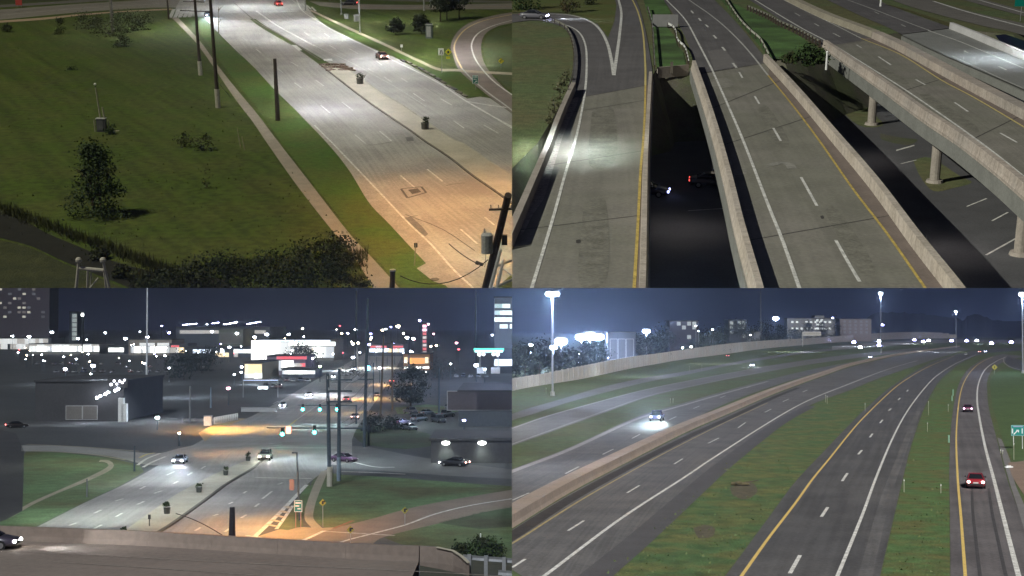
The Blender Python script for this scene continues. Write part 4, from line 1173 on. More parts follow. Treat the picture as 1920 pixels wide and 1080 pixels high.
# far carriageway
D = road("far_highway_asphalt", [(1520,-14),(1560,4),(1615,30),(1662,50),(1690,64)], [(1620,-14),(1650,2),(1700,22),(1745,38),(1785,52)], M_asph2, .02)
deckD = road("far_deck", [(1690,65),(1752,95),(1840,133),(1920,168),(2000,205)], [(1787,53),(1830,70),(1870,87),(1920,108),(2000,142)], mat("far_deck_concrete", (.205,.21,.20), .8, .12, .25, 3, streak=.15), .022)
stripe(D, [(1560,-10),(1590,0),(1650,22),(1702,42),(1745,58)], .24, M_faded, z=.05)
stripe(deckD, [(1740,57),(1800,78),(1870,107),(1920,128)], .24, M_paint, z=.05)
stripe(deckD, [(1785,105),(1830,125),(1870,144),(1920,166)], .22, M_faded, z=.05)
dashes(deckD, [(1808,95,1815,99),(1872,124,1887,131)], .3, M_paint, .05)
dashes(D, [(1690,46,1698,50),(1640,22,1648,26)], .24, M_faded, .05)
parapet("far_parapet", "white lit parapet on the far edge of the right bridge", [(1788,54),(1830,71),(1870,88),(1920,109),(2000,143)], mat("white_parapet", (.50,.50,.50), .85, .1, .3, 4), side=1, w=.5, h=1.0, drop=1.4)
slab("deck_slab", [(1690,65),(1752,95),(1840,133),(2000,205)], [(1787,53),(1830,70),(1870,87),(2000,142)], deckD)
# expansion joints across the decks, stains and patches
M_joint = mat("deck_joint", (.055, .052, .048), .9, .2, 1, 6)
for dk_, segs in ((deckB, ((1327,205,1468,150),(1346,274,1530,216),(1392,452,1682,402),(1309,139,1440,118))), (deckA, ((1052,213,1223,186),(1012,312,1219,281),(962,432,1216,402),(1067,186,1225,158))), (deckC, ((1666,178,1790,141),(1798,272,1925,212),(1541,89,1657,71)))):
    for (x0, y0, x1, y1) in segs: stripe(dk_, [(x0 + 3, y0), (x1 - 2, y1)], .12, M_joint, "expansion_joint", .036, 1)
M_stain = mat("deck_stain", (.163, .159, .132), .8, .3, .8, 4)
M_pale = mat("deck_pale_patch", (.215, .208, .18), .8, .25, .8, 4)
for dk_, outs in ((deckB, (([(1330,150),(1362,146),(1374,160),(1340,166)], M_pale), ([(1380,395),(1405,392),(1412,402),(1386,406)], M_pale), ([(1374,318),(1396,315),(1400,325),(1378,328)], M_pale), ([(1538,405),(1543,404),(1545,409),(1540,410)], M_joint), ([(1420,205),(1440,200),(1480,265),(1455,272)], M_stain), ([(1545,395),(1570,392),(1640,500),(1610,508)], M_stain))),
                  (deckA, (([(1110,210),(1150,205),(1154,300),(1105,310)], M_stain), ([(1095,380),(1135,374),(1138,520),(1085,528)], M_stain), ([(1080,450),(1088,449),(1089,455),(1081,456)], M_joint))),
                  (deckC, (([(1640,118),(1700,150),(1690,156),(1632,124)], M_stain), ([(1740,176),(1830,236),(1815,242),(1728,182)], M_stain)))):
    for px_, m_ in outs: patch("deck_patch", px_, m_, .034, 4, parent=dk_)
# roads beyond
bk = road("back_road", [(1700,-14),(1760,4),(1830,24),(1920,44),(2000,62)], [(1640,-14),(1700,10),(1770,30),(1850,50),(1890,58),(1960,78)], mat("back_asphalt", (.15,.142,.128), .85, .15, .4, 4, streak=.2), .015)
stripe(bk, [(1750,2),(1800,18),(1850,32),(1900,45),(1960,60)], .5, M_paint, z=.04)
bk2 = road("back_ramp", [(1800,-14),(1860,3),(1920,20),(1980,36)], [(1760,-14),(1815,2),(1870,17),(1925,32),(1980,48)], mat("back_asphalt", (.15,.142,.128)), .016)
stripe(bk2, [(1790,-14),(1850,4),(1920,24)], .4, M_paint, z=.04)
patch("ditch_patch", [(1866,66),(1885,64),(1925,78),(1930,100),(1900,92),(1878,82)], mat("ditch_dark_blue", (.008,.009,.022), .3, .1, 1, 4), .03)  # flat dark bluish patch
patch("weedy_strip", [(1652,6),(1690,14),(1790,46),(1780,50),(1745,36),(1700,20)], mat("weedy_grass", (.085,.082,.030), .95, .35, 1, 6, bump=.1), .03)

# ---- grass wedges and banks
patch("lush_wedge", [(1226,-10),(1242,-4),(1258,24),(1250,50),(1266,70),(1270,86),(1281,98),(1287,125),(1232,127),(1228,100),(1226,60),(1212,20),(1204,-10)], M_lush2, .03)
patch("olive_wedge", [(1352,0),(1362,0),(1440,36),(1500,68),(1530,90),(1505,104),(1470,111),(1442,110),(1424,86),(1392,50),(1370,22)], M_lush2, .03)
patch("far_lawn_left", [(930,-12),(1150,-12),(1156,10),(1152,40),(1140,70),(1120,44),(1095,30),(1060,23),(1000,22),(930,24)], mat("bright_lawn", (.085, .110, .028), .95, .25, .8, 5, tint=(.10,.10,.03), tscale=.1, bump=.08), .024)
# kerb walls and rails
def guardrail(name, label, px, posts=14, h=.75, m=None, post_m=None, pw=.14):
    c = path(px, 0.0); t = thing(name, label, "guardrail", (0, 0, 0))
    q = resample(c, posts)
    pm = MB().box((0, 0, h / 2), (pw, pw, h)).mesh("post", post_m or M_wood)
    for p in q: link("post", pm, t, p)
    MB().sweep([p + Vector((0, 0, h - .28)) for p in resample(c, posts * 2)], [(-.06, 0), (-.1, .16), (-.06, .32), (-.02, .32), (-.05, .16), (-.02, 0)]).build("rail", m or M_metal, t)
    return t
guardrail("guardrail", "pale guardrail leading to the left ramp parapet beside the lush wedge", [(1214,20),(1222,50),(1225,90),(1227,134)], 14, .8)
guardrail("guardrail", "wavy pale guardrail curving from the grey sign to the middle parapet", [(1252,52),(1262,58),(1267,68),(1268,78),(1273,87),(1281,94),(1286,104),(1291,126)], 14, .8, M_white)
guardrail("guardrail", "guardrail on dark posts along the grass wedge to the right bridge", [(1402,20),(1440,37),(1462,50),(1490,62),(1512,74),(1536,88)], 24, .95, mat("weathered_rail", (.20,.20,.17), .7, .15, 2, 8), M_wood, .3)
guardrail("guardrail", "pale guardrail curving beside the middle highway above the bridge", [(1358,0),(1372,22),(1388,45),(1408,66),(1424,80),(1434,98),(1441,112)], 16, .8, mat("pale_rail", (.42,.42,.36), .6, .12, 2, 8))
guardrail("guardrail", "low rail along the left edge of the curving loop road", [(1040,44),(1062,58),(1073,84),(1076,112),(1073,146),(1066,172)], 18, .7, mat("weathered_rail", (.20,.20,.17)))
# end wall across the head of the left slot
p0, p1 = PL.g(1233, 133), PL.g(1290, 128)
t = thing("end_wall", "low pale concrete wall across the grass at the head of the slot", "wall", (0, 0, 0))
MB().sweep([p0, p0.lerp(p1, .5), p1], [(-.15, -.9), (-.15, .45), (.15, .45), (.15, -.9)]).build("wall", M_pier, t)
MB().box(tuple(p0.lerp(p1, .45) + Vector((0, -.3, .3))), (.3, .3, 1.4)).build("post", M_kerb, t)
# grey sign seen from behind
p = PL.g(1247, 52); h = PL.zat(p, 27)
sign("grey_sign", "large grey sign seen from behind between the ramp and the middle highway", p, 4.0, h * .92, h * .08, mat("grey_sign_back", (.21,.21,.21), .6, .1, 1, 5), 2)
# piers of the right bridge (on the lower ground) and its cap beams
for (x, y, yt, cap, lab) in ((1634, 234, 182, (1620, 176), "round pier under the right bridge furthest from view"), (1752, 342, 284, (1738, 276), "round pier under the right bridge in the middle of the row"), (1912, 478, 432, (1905, 425), "round pier at the right edge under the right bridge")):
    p = PL.g(x, y, LOW); t = thing("bridge_pier", lab, "bridge pier", p, 0, "piers under the right bridge")
    MB().tube((0, 0, 0), (0, 0, 4.7), .52, .52, 14).build("column", M_pier, t)
    MB().tube((0, 0, 0), (0, 0, .3), .9, .8, 14).build("footing", M_pier, t)
    MB().box((2.6, 1.6, 5.1), (7.6, 1.1, .9), .55).build("cap_beam", M_pier, t)
# pier walls of the middle bridge seen past its left parapet
for (x, y, lab) in ((1324, 297, "rosy pier end beneath the middle bridge beside the slot"), (1369, 455, "rosy pier end beneath the middle bridge near the bottom")):
    p = PL.g(x, y, LOW + 1.2); p.z = LOW
    t = thing("bridge_pier", lab, "bridge pier", p, 0, "piers under the middle bridge")
    MB().tube((1.2, 0, 0), (1.2, 0, 5.7), .55, .55, 14).build("column", M_parR, t); MB().box((1.6, .2, 5.3), (3.6, 1.0, .9)).build("cap_beam", M_parR, t)
# lower car park lines, turf islands
lw = [(1682,281,1714,272),(1689,307,1718,300),(1813,387,1850,372),(1860,414,1890,398),(1849,478,1912,443),(1290,395,1355,391)]
lowm = MB()
lines = structure("lower_road_lines", MB().strip([PL.g(1680,281,LOW+.03), PL.g(1714,271.5,LOW+.03)], [PL.g(1681,283,LOW+.03), PL.g(1715,273.5,LOW+.03)]), M_paint)
for (x0, y0, x1, y1) in lw[1:]:
    c = [PL.g(x0, y0, LOW + .03), PL.g(x1, y1, LOW + .03)]
    MB().strip(offset(c, -.09), offset(c, .09)).build("parking_line", M_paint, lines)
def lowpatch(name, px, m, z=.015):
    mb = MB(); q = [(p.x, p.y) for p in catmull(list(px) + [px[0]], 4)][:-1]
    mb.add([PL.g(x, y, LOW + z) for x, y in q], [tuple(range(len(q)))]); return structure(name, mb, m)
lowpatch("turf_island", [(1500,140),(1545,148),(1600,178),(1640,215),(1655,235),(1610,235),(1560,190)], M_grass2)
lowpatch("turf_island", [(1712,300),(1745,296),(1800,330),(1822,342),(1790,352),(1750,358),(1725,330)], M_grass2)
lowpatch("turf_island", [(1650,250),(1690,258),(1720,262),(1700,272),(1655,262)], M_soil2)
lowpatch("low_roadside", [(930,300),(1000,285),(1010,330),(990,370),(930,420)], mat("lower_verge", (.05,.085,.05), .95, .3, 1, 5, bump=.08))
lowpatch("low_pavement", [(930,332),(992,328),(990,338),(930,345)], M_walk, .03)
lowpatch("slope_grass", [(1240,158),(1290,165),(1312,230),(1300,250),(1270,200)], M_soil2, .02)
# shrubs and posts
def shrub2(x, y, yt, rx, label, n=500, seed=1, m=None, sz=.22, z=0.0):
    p = PL.g(x, y, z); h = max(.4, PL.zat(Vector((p.x, p.y, 0)), yt) - z)
    t = thing("shrub", label, "shrub", p)
    link("crown", crown_mesh("crown", m or Lf_shr, rx, rx * .8, 0, h, n, sz, "round", seed), t)
    MB().tube((0, 0, 0), (0, 0, h * .6), .07, .03, 5).build("stem", M_bark, t)
shrub2(1520, 122, 80, 2.2, "dark shrub at the abutment of the right bridge", 700, 201, Lf_oak)
shrub2(1478, 118, 100, 1.5, "low shrub on the grass wedge between two bridges", 350, 202)
shrub2(1535, 118, 96, 1.4, "small shrub just before the right bridge end post", 350, 203, Lf_oak)
shrub2(1066, 24, -12, 1.6, "small reddish dark tree on the bright lawn by the loop road", 500, 204, leafmat("russet_leaves", (.05,.032,.014), (.03,.04,.014)))
shrub2(1104, 9, -4, 1.2, "small bush high on the bright lawn", 250, 205)
shrub2(985, 18, -20, 3.2, "dark bush beside the loop road at the upper left corner", 700, 206, Lf_oak)
for i, (x, y, yt) in enumerate([(1058,160,138),(1050,186,158),(1040,212,186),(1032,232,208),(1062,150,134)]):
    shrub2(x, y, yt, .7, ["topmost pale dry weed", "pale dry weed just under the topmost", "middle pale dry weed", "lowest pale dry weed", "pale dry weed by the guard rail end"][i] + " against the left ramp parapet", 90, 210 + i, leafmat("dry_weed", (.10,.095,.05), (.06,.07,.03)), .16)
    PL.objs[-3]["group"] = "dry weeds by the ramp parapet"
for (x, y, yt, z, lab, r_, mm) in ((991, 322, 226, LOW, "leaning pale pole lit from below left of the ramp", .16, M_white), (1549, 131, 98, 0, "white end post at the right bridge corner", .14, M_white), (1651, 12, -4, 0, "white marker post on the far weedy strip", .2, M_white)):
    p = PL.g(x, y, z); h = PL.zat(Vector((p.x, p.y, 0)), yt) - z
    t = thing("post", lab, "post", p)
    MB().tube((0, 0, 0), ((-1.2 if x == 991 else 0), 0, h), r_, r_ * .8, 8).build("shaft", mm, t)
    MB().ball((-1.2 if x == 991 else 0, 0, h), r_ * 1.3, 8).build("cap", mm, t)
p = PL.g(1913, 40); sign("green_sign", "green roadside sign on a post at the upper right corner", p, 2.4, 2.0, PL.zat(p, 12), M_green_sign, 1)
# cars: headlight glare on the loop and in the dark slot
p = PL.g(1001, 35); rz_ = head_to(1001, 35, 1045, 36)
car("parked_car", "sedan", (.12, .12, .14), p, rz_, "car with bluish white headlights on the curving loop road", head=glow("headlight_blue", (.62, .66, 1.0), 34))
beams(p, rz_, 1100, 22, COOL)
p = PL.g(1240, 366, LOW); rz_ = math.radians(-12)
car("parked_car", "sedan", (.015, .015, .05), p - Vector((1.6, 0, 0)), rz_, "dark blue car with a lit headlight down in the slot", head=glow("headlight_dim_blue", (.40, .46, 1.0), 5))
p = PL.g(1336, 350, LOW)
car("parked_car", "sedan", (.012, .012, .015), p, math.radians(-8), "dark car with red tail lights passing under the middle bridge", tail=glow("tail_light_faint", (1.0, .10, .08), 1.2))

# ================================================================== PLACE 3: city junction (seen lower left)
use(P3)
M_lot = mat("parking_asphalt", (.060, .064, .068), .85, .22, .05, 1.2, tint=(.075, .078, .078), tscale=.012)
M_road3 = mat("city_road_asphalt", (.235, .235, .23), .75, .18, .15, 3, tint=(.27, .27, .255), tscale=.04, streak=.45)
M_med3 = mat("city_median_concrete", (.36, .35, .28), .85, .12, .3, 3, tint=(.30, .30, .25), tscale=.1)
M_grass3 = mat("city_lawn", (.105, .175, .080), .95, .25, .5, 3, tint=(.085, .09, .04), tscale=.05, bump=.08)
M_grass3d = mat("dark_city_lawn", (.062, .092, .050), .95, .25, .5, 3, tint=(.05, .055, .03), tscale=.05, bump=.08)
M_walk3 = mat("city_sidewalk", (.30, .27, .21), .9, .15, .4, 4)
M_ramp3 = mat("city_ramp_asphalt", (.20, .165, .135), .85, .15, .3, 3, streak=.15)
M_over = mat("overpass_barrier_concrete", (.225, .175, .14), .85, .14, .2, 2, tint=(.20, .16, .13), tscale=.05)
M_overd = mat("overpass_deck", (.235, .185, .15), .85, .14, .2, 2, tint=(.21, .175, .14), tscale=.05, streak=.15)
M_bld = mat("dark_wall", (.058, .058, .062), .9, .15, .2, 2)
M_bldb = mat("bluish_wall", (.075, .088, .10), .9, .15, .2, 2)
M_bldp = mat("pale_wall", (.25, .25, .22), .9, .12, .2, 2)
G_w_ = [glow("shop_white", (.95, 1.0, .92), 1.2), glow("shop_white_dim", (.95, 1.0, .96), .5), glow("shop_white_bright", (1.0, 1.0, .95), 2.2), glow("shop_white_mid", (.9, .95, 1.0), .25)]
G_w = glow("shop_white", (.95, 1.0, .92), 2.6)
G_wm = glow("shop_soft_white", (.85, .88, .86), .40)
G_ww = glow("shop_warm", (1.0, .74, .46), .7)
G_cool = glow("shop_cool", (.70, .80, 1.0), 1.1)
G_red = glow("shop_red", (1.0, .16, .18), .45)
G_gr = glow("canopy_green", (.08, 1.0, .45), 1.4)
G_teal = glow("signal_green", (.05, 1.0, .80), 30)
G_lampw = glow("lamp_cool_white", (.82, .88, 1.0), 40)
G_lampb = glow("lamp_blue_white", (.42, .42, 1.0), 50)
G_lampwarm = glow("lamp_warm_white", (1.0, .80, .52), 60)
G_lampp = glow("lamp_pink", (1.0, .42, .58), 18)
G_lampred = glow("lamp_red", (1.0, .12, .15), 4)
G_or = glow("sign_orange", (1.0, .42, .12), .8)
G_dim = glow("window_dim", (.55, .52, .48), .35)
G_officew = glow("office_window", (.75, .85, .80), .55)

mb = MB(); mb.add([(-2500, 60, 0), (1500, 60, 0), (1500, 9000, 0), (-2500, 9000, 0)], [(0, 1, 2, 3)])
structure("city_ground", mb, M_lot)

# --- the main road
rl = road("main_road", [(20,1012),(65,990),(160,942),(225,912),(272,887),(335,850),(388,820),(432,796),(468,782),(520,755),(560,731),(600,708),(640,687),(675,667),(700,652)],
          [(440,1040),(480,1002),(520,964),(575,909),(612,880),(650,845),(668,805),(692,770),(716,735),(734,705),(748,680),(756,662),(762,652)], M_road3, .02)
md = road("median", [(205,1012),(240,990),(282,960),(325,930),(365,908),(400,890),(450,868),(496,851)], [(272,1012),(293,1000),(316,986),(350,962),(387,935),(425,907),(475,877),(499,854)], M_med3, .10)
c_ = path([(272,1012),(293,1000),(316,986),(350,962),(387,935),(425,907),(475,877),(499,854)])
MB().sweep(c_, [(-.1, 0), (-.08, .15), (.35, .14), (.4, 0)]).build("kerb", mat("stained_kerb", (.09,.085,.07), .9, .2, 1, 5), md)
dashes(rl, [(130,985,144,980),(174,992,191,984),(177,962,190,956),(217,969,229,962),(217,939,231,935),(257,946,270,940),(289,925,304,920),(325,907,334,902),(312,891,327,884),(352,891,360,886),(377,879,385,874),(262,917,272,912)], .3, M_paint)
dashes(rl, [(366,995,376,989),(422,997,430,991),(400,967,409,964),(452,971,462,965),(429,945,437,941),(456,925,462,921),(521,908,530,905),(492,935,510,921),(478,950,486,944)], .3, M_paint)
stripe(rl, [(465,1020),(480,1004),(520,966),(575,909)], .55, M_paint)
stripe(rl, [(518,992),(534,970),(549,948)], .4, M_paint)
for i in range(5):
    y = 985 - i * 8.5; x = 522 + i * 6
    stripe(rl, [(x - 22 + i * 3, y - 2), (x - 2, y + 2)], .7, mat("chevron_peach", (.5,.42,.3), .8, .2, 2, 6), "hatch_bar", .04, 1)
stripe(rl, [(462,1004),(500,1010),(530,1017)], .55, M_paint, "stop_line", .04, 1)
stripe(rl, [(478,895),(530,896.5),(584,897)], .6, M_paint, "stop_line", .04, 1)
stripe(rl, [(508,839),(560,839.5),(632,840)], .55, M_paint, "stop_line", .04, 1)
stripe(rl, [(520,815),(540,800),(556,787)], .5, mat("yellow_faded", (.50,.42,.17)), "centre_line", .04)
stripe(rl, [(556,787),(600,757),(640,733),(668,708),(700,680)], .4, M_faded, "centre_line", .04)
for k in range(4):
    stripe(rl, [(505 + k*3, 832 + k * 4), (528 + k*2, 830 + k * 4)], .5, M_faded, "crosswalk_bar", .04, 1)
dashes(rl, [(512,757,522,752),(560,752,570,747),(590,738,600,733),(628,720,636,716),(680,700,684,695)], .35, M_faded)
cst = road("cross_street", [(40,835),(120,836),(200,842),(290,850),(330,842),(385,829),(420,815),(470,800),(520,790),(600,792),(660,796)],
           [(40,846),(120,848),(210,856),(280,872),(340,866),(420,850),(480,846),(520,850),(580,860),(630,872),(660,866)], M_road3, .026)
csr = road("cross_street_right", [(640,836),(690,838),(760,852),(860,868),(1000,885)], [(630,878),(680,880),(760,886),(860,893),(1000,900)], mat("dim_asphalt", (.125,.13,.13), .85, .15, .3, 3), .016)
stripe(csr, [(640,884),(700,886),(760,889)], .5, M_faded); stripe(csr, [(662,866),(690,873),(712,876),(740,876)], .5, M_paint)
stripe(cst, [(50,833),(120,836),(170,839),(260,846)], .6, M_walk3); stripe(cst, [(60,845),(120,848),(180,853),(235,862)], .6, M_walk3)
stripe(cst, [(262,858),(275,852),(290,849)], .5, mat("yellow_faded", (.50,.42,.17)), "edge_line", .04)
for a in ([(258,872),(275,860),(300,850)], [(268,876),(286,866),(310,856)]): stripe(cst, a, .5, M_paint, "crosswalk_bar", .04)
far_l = road("left_street", [(-40,797),(60,796),(160,797)], [(-40,801),(60,800),(160,801)], mat("dim_asphalt", (.125,.13,.13)), .02)
# orange lit kerb island with a row of white posts
patch("kerb_island", [(384,828),(400,815),(432,796),(462,785),(446,784),(402,795),(372,812)], mat("sandy_kerb", (.34,.27,.17), .9, .2, 1, 4), .03)
t = thing("white_fence", "row of short white posts lit orange beside the junction", "fence", PL.g(424, 792))
pf = MB().box((0, 0, .8), (.32, .14, 1.6)).mesh("post", M_white)
for i in range(14):
    x = 402 + i * 3.3; y = 795.5 - i * .62
    link("post", pf, t, PL.g(x, y) - PL.g(424, 792))
MB().tube(PL.g(402, 795.5, .9) - PL.g(424, 792), PL.g(446, 787, .9) - PL.g(424, 792), .05, .05, 5).build("rail", M_grey, t)
# --- lawns and walks
patch("left_lawn", [(50,846),(120,849),(205,858),(262,872),(270,885),(225,911),(160,941),(65,989),(20,1010),(-30,1010),(-30,900),(40,860)], M_grass3, .012)
road("left_walk", [(-20,972),(20,962),(62,940),(110,919),(160,897),(196,879),(204,871),(194,866),(185,866)], [(-20,980),(20,970),(62,946),(110,924),(162,903),(203,884),(214,872),(204,863),(188,862)], M_walk3, .022)
patch("right_lawn", [(584,905),(600,885),(640,890),(700,893),(760,897),(860,905),(1000,915),(1000,925),(900,935),(800,950),(720,968),(660,985),(630,992),(606,988),(585,968),(578,940)], M_grass3, .012, 2)
patch("right_lawn", [(790,1034),(740,1016),(720,1008),(760,994),(820,982),(900,962),(1000,944),(1000,1090),(820,1090)], M_grass3, .013)
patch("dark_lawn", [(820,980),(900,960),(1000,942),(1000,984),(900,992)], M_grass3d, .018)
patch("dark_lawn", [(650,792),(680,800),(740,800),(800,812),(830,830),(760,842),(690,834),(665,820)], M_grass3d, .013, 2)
patch("green_strip", [(740,764),(800,758),(850,764),(860,772),(800,775),(745,776)], M_grass3, .012)
patch("sign_lawn", [(548,948),(562,930),(580,905),(586,925),(578,950),(566,972),(568,986),(540,994),(522,992)], M_grass3, .022)
road("right_walk", [(602,884),(590,905),(580,930),(572,955),(572,975),(585,990)], [(616,880),(606,905),(598,925),(590,950),(588,972),(604,990)], M_walk3, .026)
# --- the ramp street on the right
rp = road("ramp_street", [(560,1018),(600,1000),(640,987),(700,972),(760,955),(820,942),(900,928),(1000,912)], [(690,1030),(712,1010),(760,996),(820,982),(900,962),(960,951),(1000,944)], M_ramp3, .018)
stripe(rp, [(620,1024),(650,1013),(700,1000),(760,984),(815,964),(880,948),(960,935)], .4, M_paint)
stripe(rp, [(556,1018),(580,1008),(608,995)], .45, M_paint); stripe(rp, [(608,996),(640,998),(690,1001),(740,1004)], .4, M_faded)
stripe(rp, [(625,991),(645,983),(662,976)], .5, mat("rusty_kerb", (.20,.10,.07), .9, .2, 1, 5))
patch("forecourt", [(440,1040),(470,1010),(522,993),(568,988),(600,990),(640,988),(600,1002),(560,1019),(560,1040)], mat("sandy_forecourt", (.30,.25,.18), .85, .15, .5, 4), .014)

# --- the overpass closing the bottom of the view
ZD = 6.0
def gd(x, y, z=ZD): return PL.g(x, y, z)
tb = [(-80,1008),(0,1013),(240,1022),(440,1034),(680,1049),(785,1053)]
c = [gd(p.x, p.y) for p in catmull(tb, 4)]
dk = MB().strip([Vector((p.x - .3, p.y - 60, ZD)) for p in c], c)
dk = structure("overpass_deck", dk, M_overd)
MB().strip([p + Vector((0, .3, -.05)) for p in c], [p + Vector((0, .3, -1.6)) for p in c]).build("girder", M_over, dk)
t = thing("overpass_barrier", "long brown concrete barrier of the overpass across the bottom", "bridge barrier", (0, 0, 0))
q = resample(c, 22)
for i in range(7):
    sg = q[i*3:i*3 + 4]
    d_ = (sg[-1] - sg[-2]).normalized()
    MB().sweep(sg[:-1] + [sg[-1] - d_ * .015], [(0, 0), (-.10, .35), (-.16, 1.02), (-.5, 1.02), (-.5, -.3), (0, -.3)]).build("barrier_segment", M_over, t)
def dstripe(px, w, m, nm="edge_line"):
    c2 = [gd(p.x, p.y, ZD + .03) for p in catmull(px, 4)]
    MB().strip(offset(c2, -w/2), offset(c2, w/2)).build(nm, m, dk)
dstripe([(-40,1028),(0,1031),(240,1044),(480,1057),(780,1071),(960,1081)], .16, mat("worn_line", (.34,.29,.24), .8, .25, 2, 6))
dstripe([(100,1053),(300,1066),(520,1081)], .12, mat("worn_line", (.34,.29,.24)))
# end block and rail of the overpass on the right
p0 = gd(786, 1054)
t = thing("end_block", "lighter brown end block of the overpass barrier sloping down to the rail", "bridge barrier", (0, 0, 0))
ce = [gd(x, y) for x, y in ((787,1054),(820,1056),(850,1060),(866,1066),(880,1074))]
mbe = MB(); hs = [1.05, 1.05, .95, .8, .62]; vs_ = []
for p, h_ in zip(ce, hs): vs_ += [p, p + Vector((0, .1, h_)), p + Vector((0, .5, h_)), p + Vector((0, .5, -6))]
fs = []
for i in range(4):
    for j in range(4): fs.append((i*4+j, i*4+(j+1)%4, i*4+4+(j+1)%4, i*4+4+j))
fs += [(0,1,2,3), (19,18,17,16)]
mbe.add(vs_, fs).build("block", M_over, t)
MB().sweep([p + Vector((0, .1, h_)) for p, h_ in zip(ce[1:], hs[1:])], [(-.05, 0), (-.05, .05), (.16, .05), (.16, 0)]).build("coping", mat("pale_coping", (.42,.38,.28), .9, .1, 1, 4), t)
sb = MB(); sb.strip([gd(787,1060), gd(880,1082), gd(1000,1090)], [gd(787,1150), gd(880,1150), gd(1000,1150)])
structure("overpass_shoulder", sb, mat("weedy_shoulder", (.065,.065,.045), .95, .25, 1, 4))
bank = MB().strip([PL.g(800,1040,2.5), PL.g(880,1046,3.2), PL.g(1000,1052,3.6)], [gd(787,1062), gd(880,1083), gd(1000,1091)])
structure("overpass_bank", bank, mat("weedy_shoulder", (.065,.065,.045)))
t = thing("guardrail", "grey guardrail with a stout post at the lower right of the overpass", "guardrail", (0, 0, 0))
gr = [gd(868,1066), gd(900,1069), gd(935,1071.5), gd(965,1074), gd(1000,1077)]
MB().sweep([p + Vector((0, 0, .62)) for p in gr], [(-.05, 0), (-.09, .15), (-.05, .3), (0, .3), (-.04, .15), (0, 0)]).build("rail", M_metal, t)
MB().sweep([p + Vector((0, -3.2, .35)) for p in gr[2:]], [(-.05, 0), (-.09, .15), (-.05, .3), (0, .3), (-.04, .15), (0, 0)]).build("rail", M_metal, t)
for x, y in ((911,1070), (880,1067.5), (945,1073)):
    MB().box(gd(x, y) + Vector((0, -.1, .25)), (.24, .2, 1.5)).build("post", M_metal, t)
p = gd(30, 1028) - Vector((2.2, 0, 0)); beams(p, 0, 700, 14, WHITE); car("parked_car", "sedan", (.06,.05,.07), p, 0, "car with glaring headlights at the left end of the overpass", head=glow("headlight_warm", (1, .95, .9), 22))
for i, (x, y, yt, rx) in enumerate(((872,1046,1020,1.0),(888,1048,1018,1.3),(905,1046,1012,1.0),(918,1048,1016,1.4),(932,1048,1024,.9),(860,1040,1024,.8))):
    p = PL.g(x, y, 2.6); t = thing("shrub", "dark shrub behind the lower right guardrail, " + ["second from the left", "left of the slim pale post", "directly left of the pale post", "right of the slim pale post", "last on the right", "first on the left"][i], "shrub", p, 0, "shrubs behind the guardrail")
    h = max(.8, PL.zat(Vector((p.x, p.y, 0)), yt) - 2.6)
    link("crown", crown_mesh("crown", Lf_oak if i % 2 else Lf_shr, rx, rx, 0, h, 420, .14, "round", 300 + i), t)
    MB().tube((0, 0, -.5), (0, 0, h * .6), .05, .03, 5).build("stem", M_bark, t)
p = PL.g(901, 1040, 2.6); t = thing("post", "slim pale post rising from the shrubs by the guardrail", "post", p)
MB().tube((0, 0, 0), (0, 0, PL.zat(Vector((p.x,p.y,0)), 1000) - 2.6), .06, .05, 6).build("shaft", M_white, t)

# --- planters along the median
for (x, y, yt, lab) in ((233,1004,990,"nearest planter half hidden by the overpass barrier"), (313,963,943,"second planter along the city median"), (373,923,906,"third planter along the city median"), (423,891,877,"fourth planter along the city median"), (465,864,850,"furthest planter near the median's tip")):
    p = PL.g(x, y, .12); h = PL.zat(p, yt) - .12
    t = thing("planter", lab, "planter", p, 0, "planters on the city median"); w = h * .5
    MB().tube((0, 0, 0), (0, 0, h * .6), w * .55, w * .66, 8).build("pot", mat("city_planter_pot", (.07,.075,.065), .8, .2, 2, 8), t)
    MB().tube((0, 0, h*.6), (0, 0, h*.66), w*.72, w*.72, 8).build("rim", M_grey, t)
    link("foliage", crown_mesh("foliage", Lf_oak, w*.7, w*.7, h*.55, h*1.02, 120, .16, "round", 330 + int(x)), t)
p = PL.g(280, 988); t = thing("median_sign", "tiny upright marker on the median between two planters", "road sign", p)
MB().tube((0, 0, 0), (0, 0, 1.0), .05, .05, 5).build("post", M_dark, t); MB().box((0, 0, 1.1), (.28, .05, .5)).build("panel", M_dark, t)

# --- poles
def cpole(label, x, y, yt, r, m, name="utility_pole", cat="utility pole", arms=(), col=None, xt=None, group=None):
    p = PL.g(x, y); h = PL.zat(p, yt); t = thing(name, label, cat, p, 0, group)
    dx = 0 if xt is None else (xt - x) * PL.mpp(p)
    MB().tube((0, 0, 0), (dx, 0, h), r * 1.2, r * .8, 8).build("pole", m, t)
    for (yy, xl, xr) in arms:
        z = PL.zat(p, yy); k = PL.mpp(p)
        ar = MB().box((((xl + xr) / 2 - x) * k, -r - .08, z), ((xr - xl) * k, .16, .2)).build("crossarm", m, t)
        insulators([((xl + (xr-xl)*q - x) * k, -r - .08, z + .1) for q in (.05, .35, .65, .95)], .4, .10, ar)
    return t, p, h
M_pole3 = mat("blue_grey_pole", (.055, .075, .095), .8, .2, 1, 5)
M_pole3b = mat("pale_blue_pole", (.20, .26, .32), .8, .15, 1, 5)
ua = cpole("left of two tall utility poles, with three crossarms to its right", 618, 912, 700, .26, M_pole3, arms=[(712, 612, 660), (733, 614, 660), (753, 612, 660)], xt=613.5)
MB().tube((0, 0, 0), (0, 0, 2.7), .42, .40, 9).build("marker_sleeve", mat("pale_sleeve", (.40,.38,.32)), ua[0])
ub = cpole("right of two tall utility poles, pale blue towards its foot", 635, 902, 691, .25, M_pole3, xt=635.5)
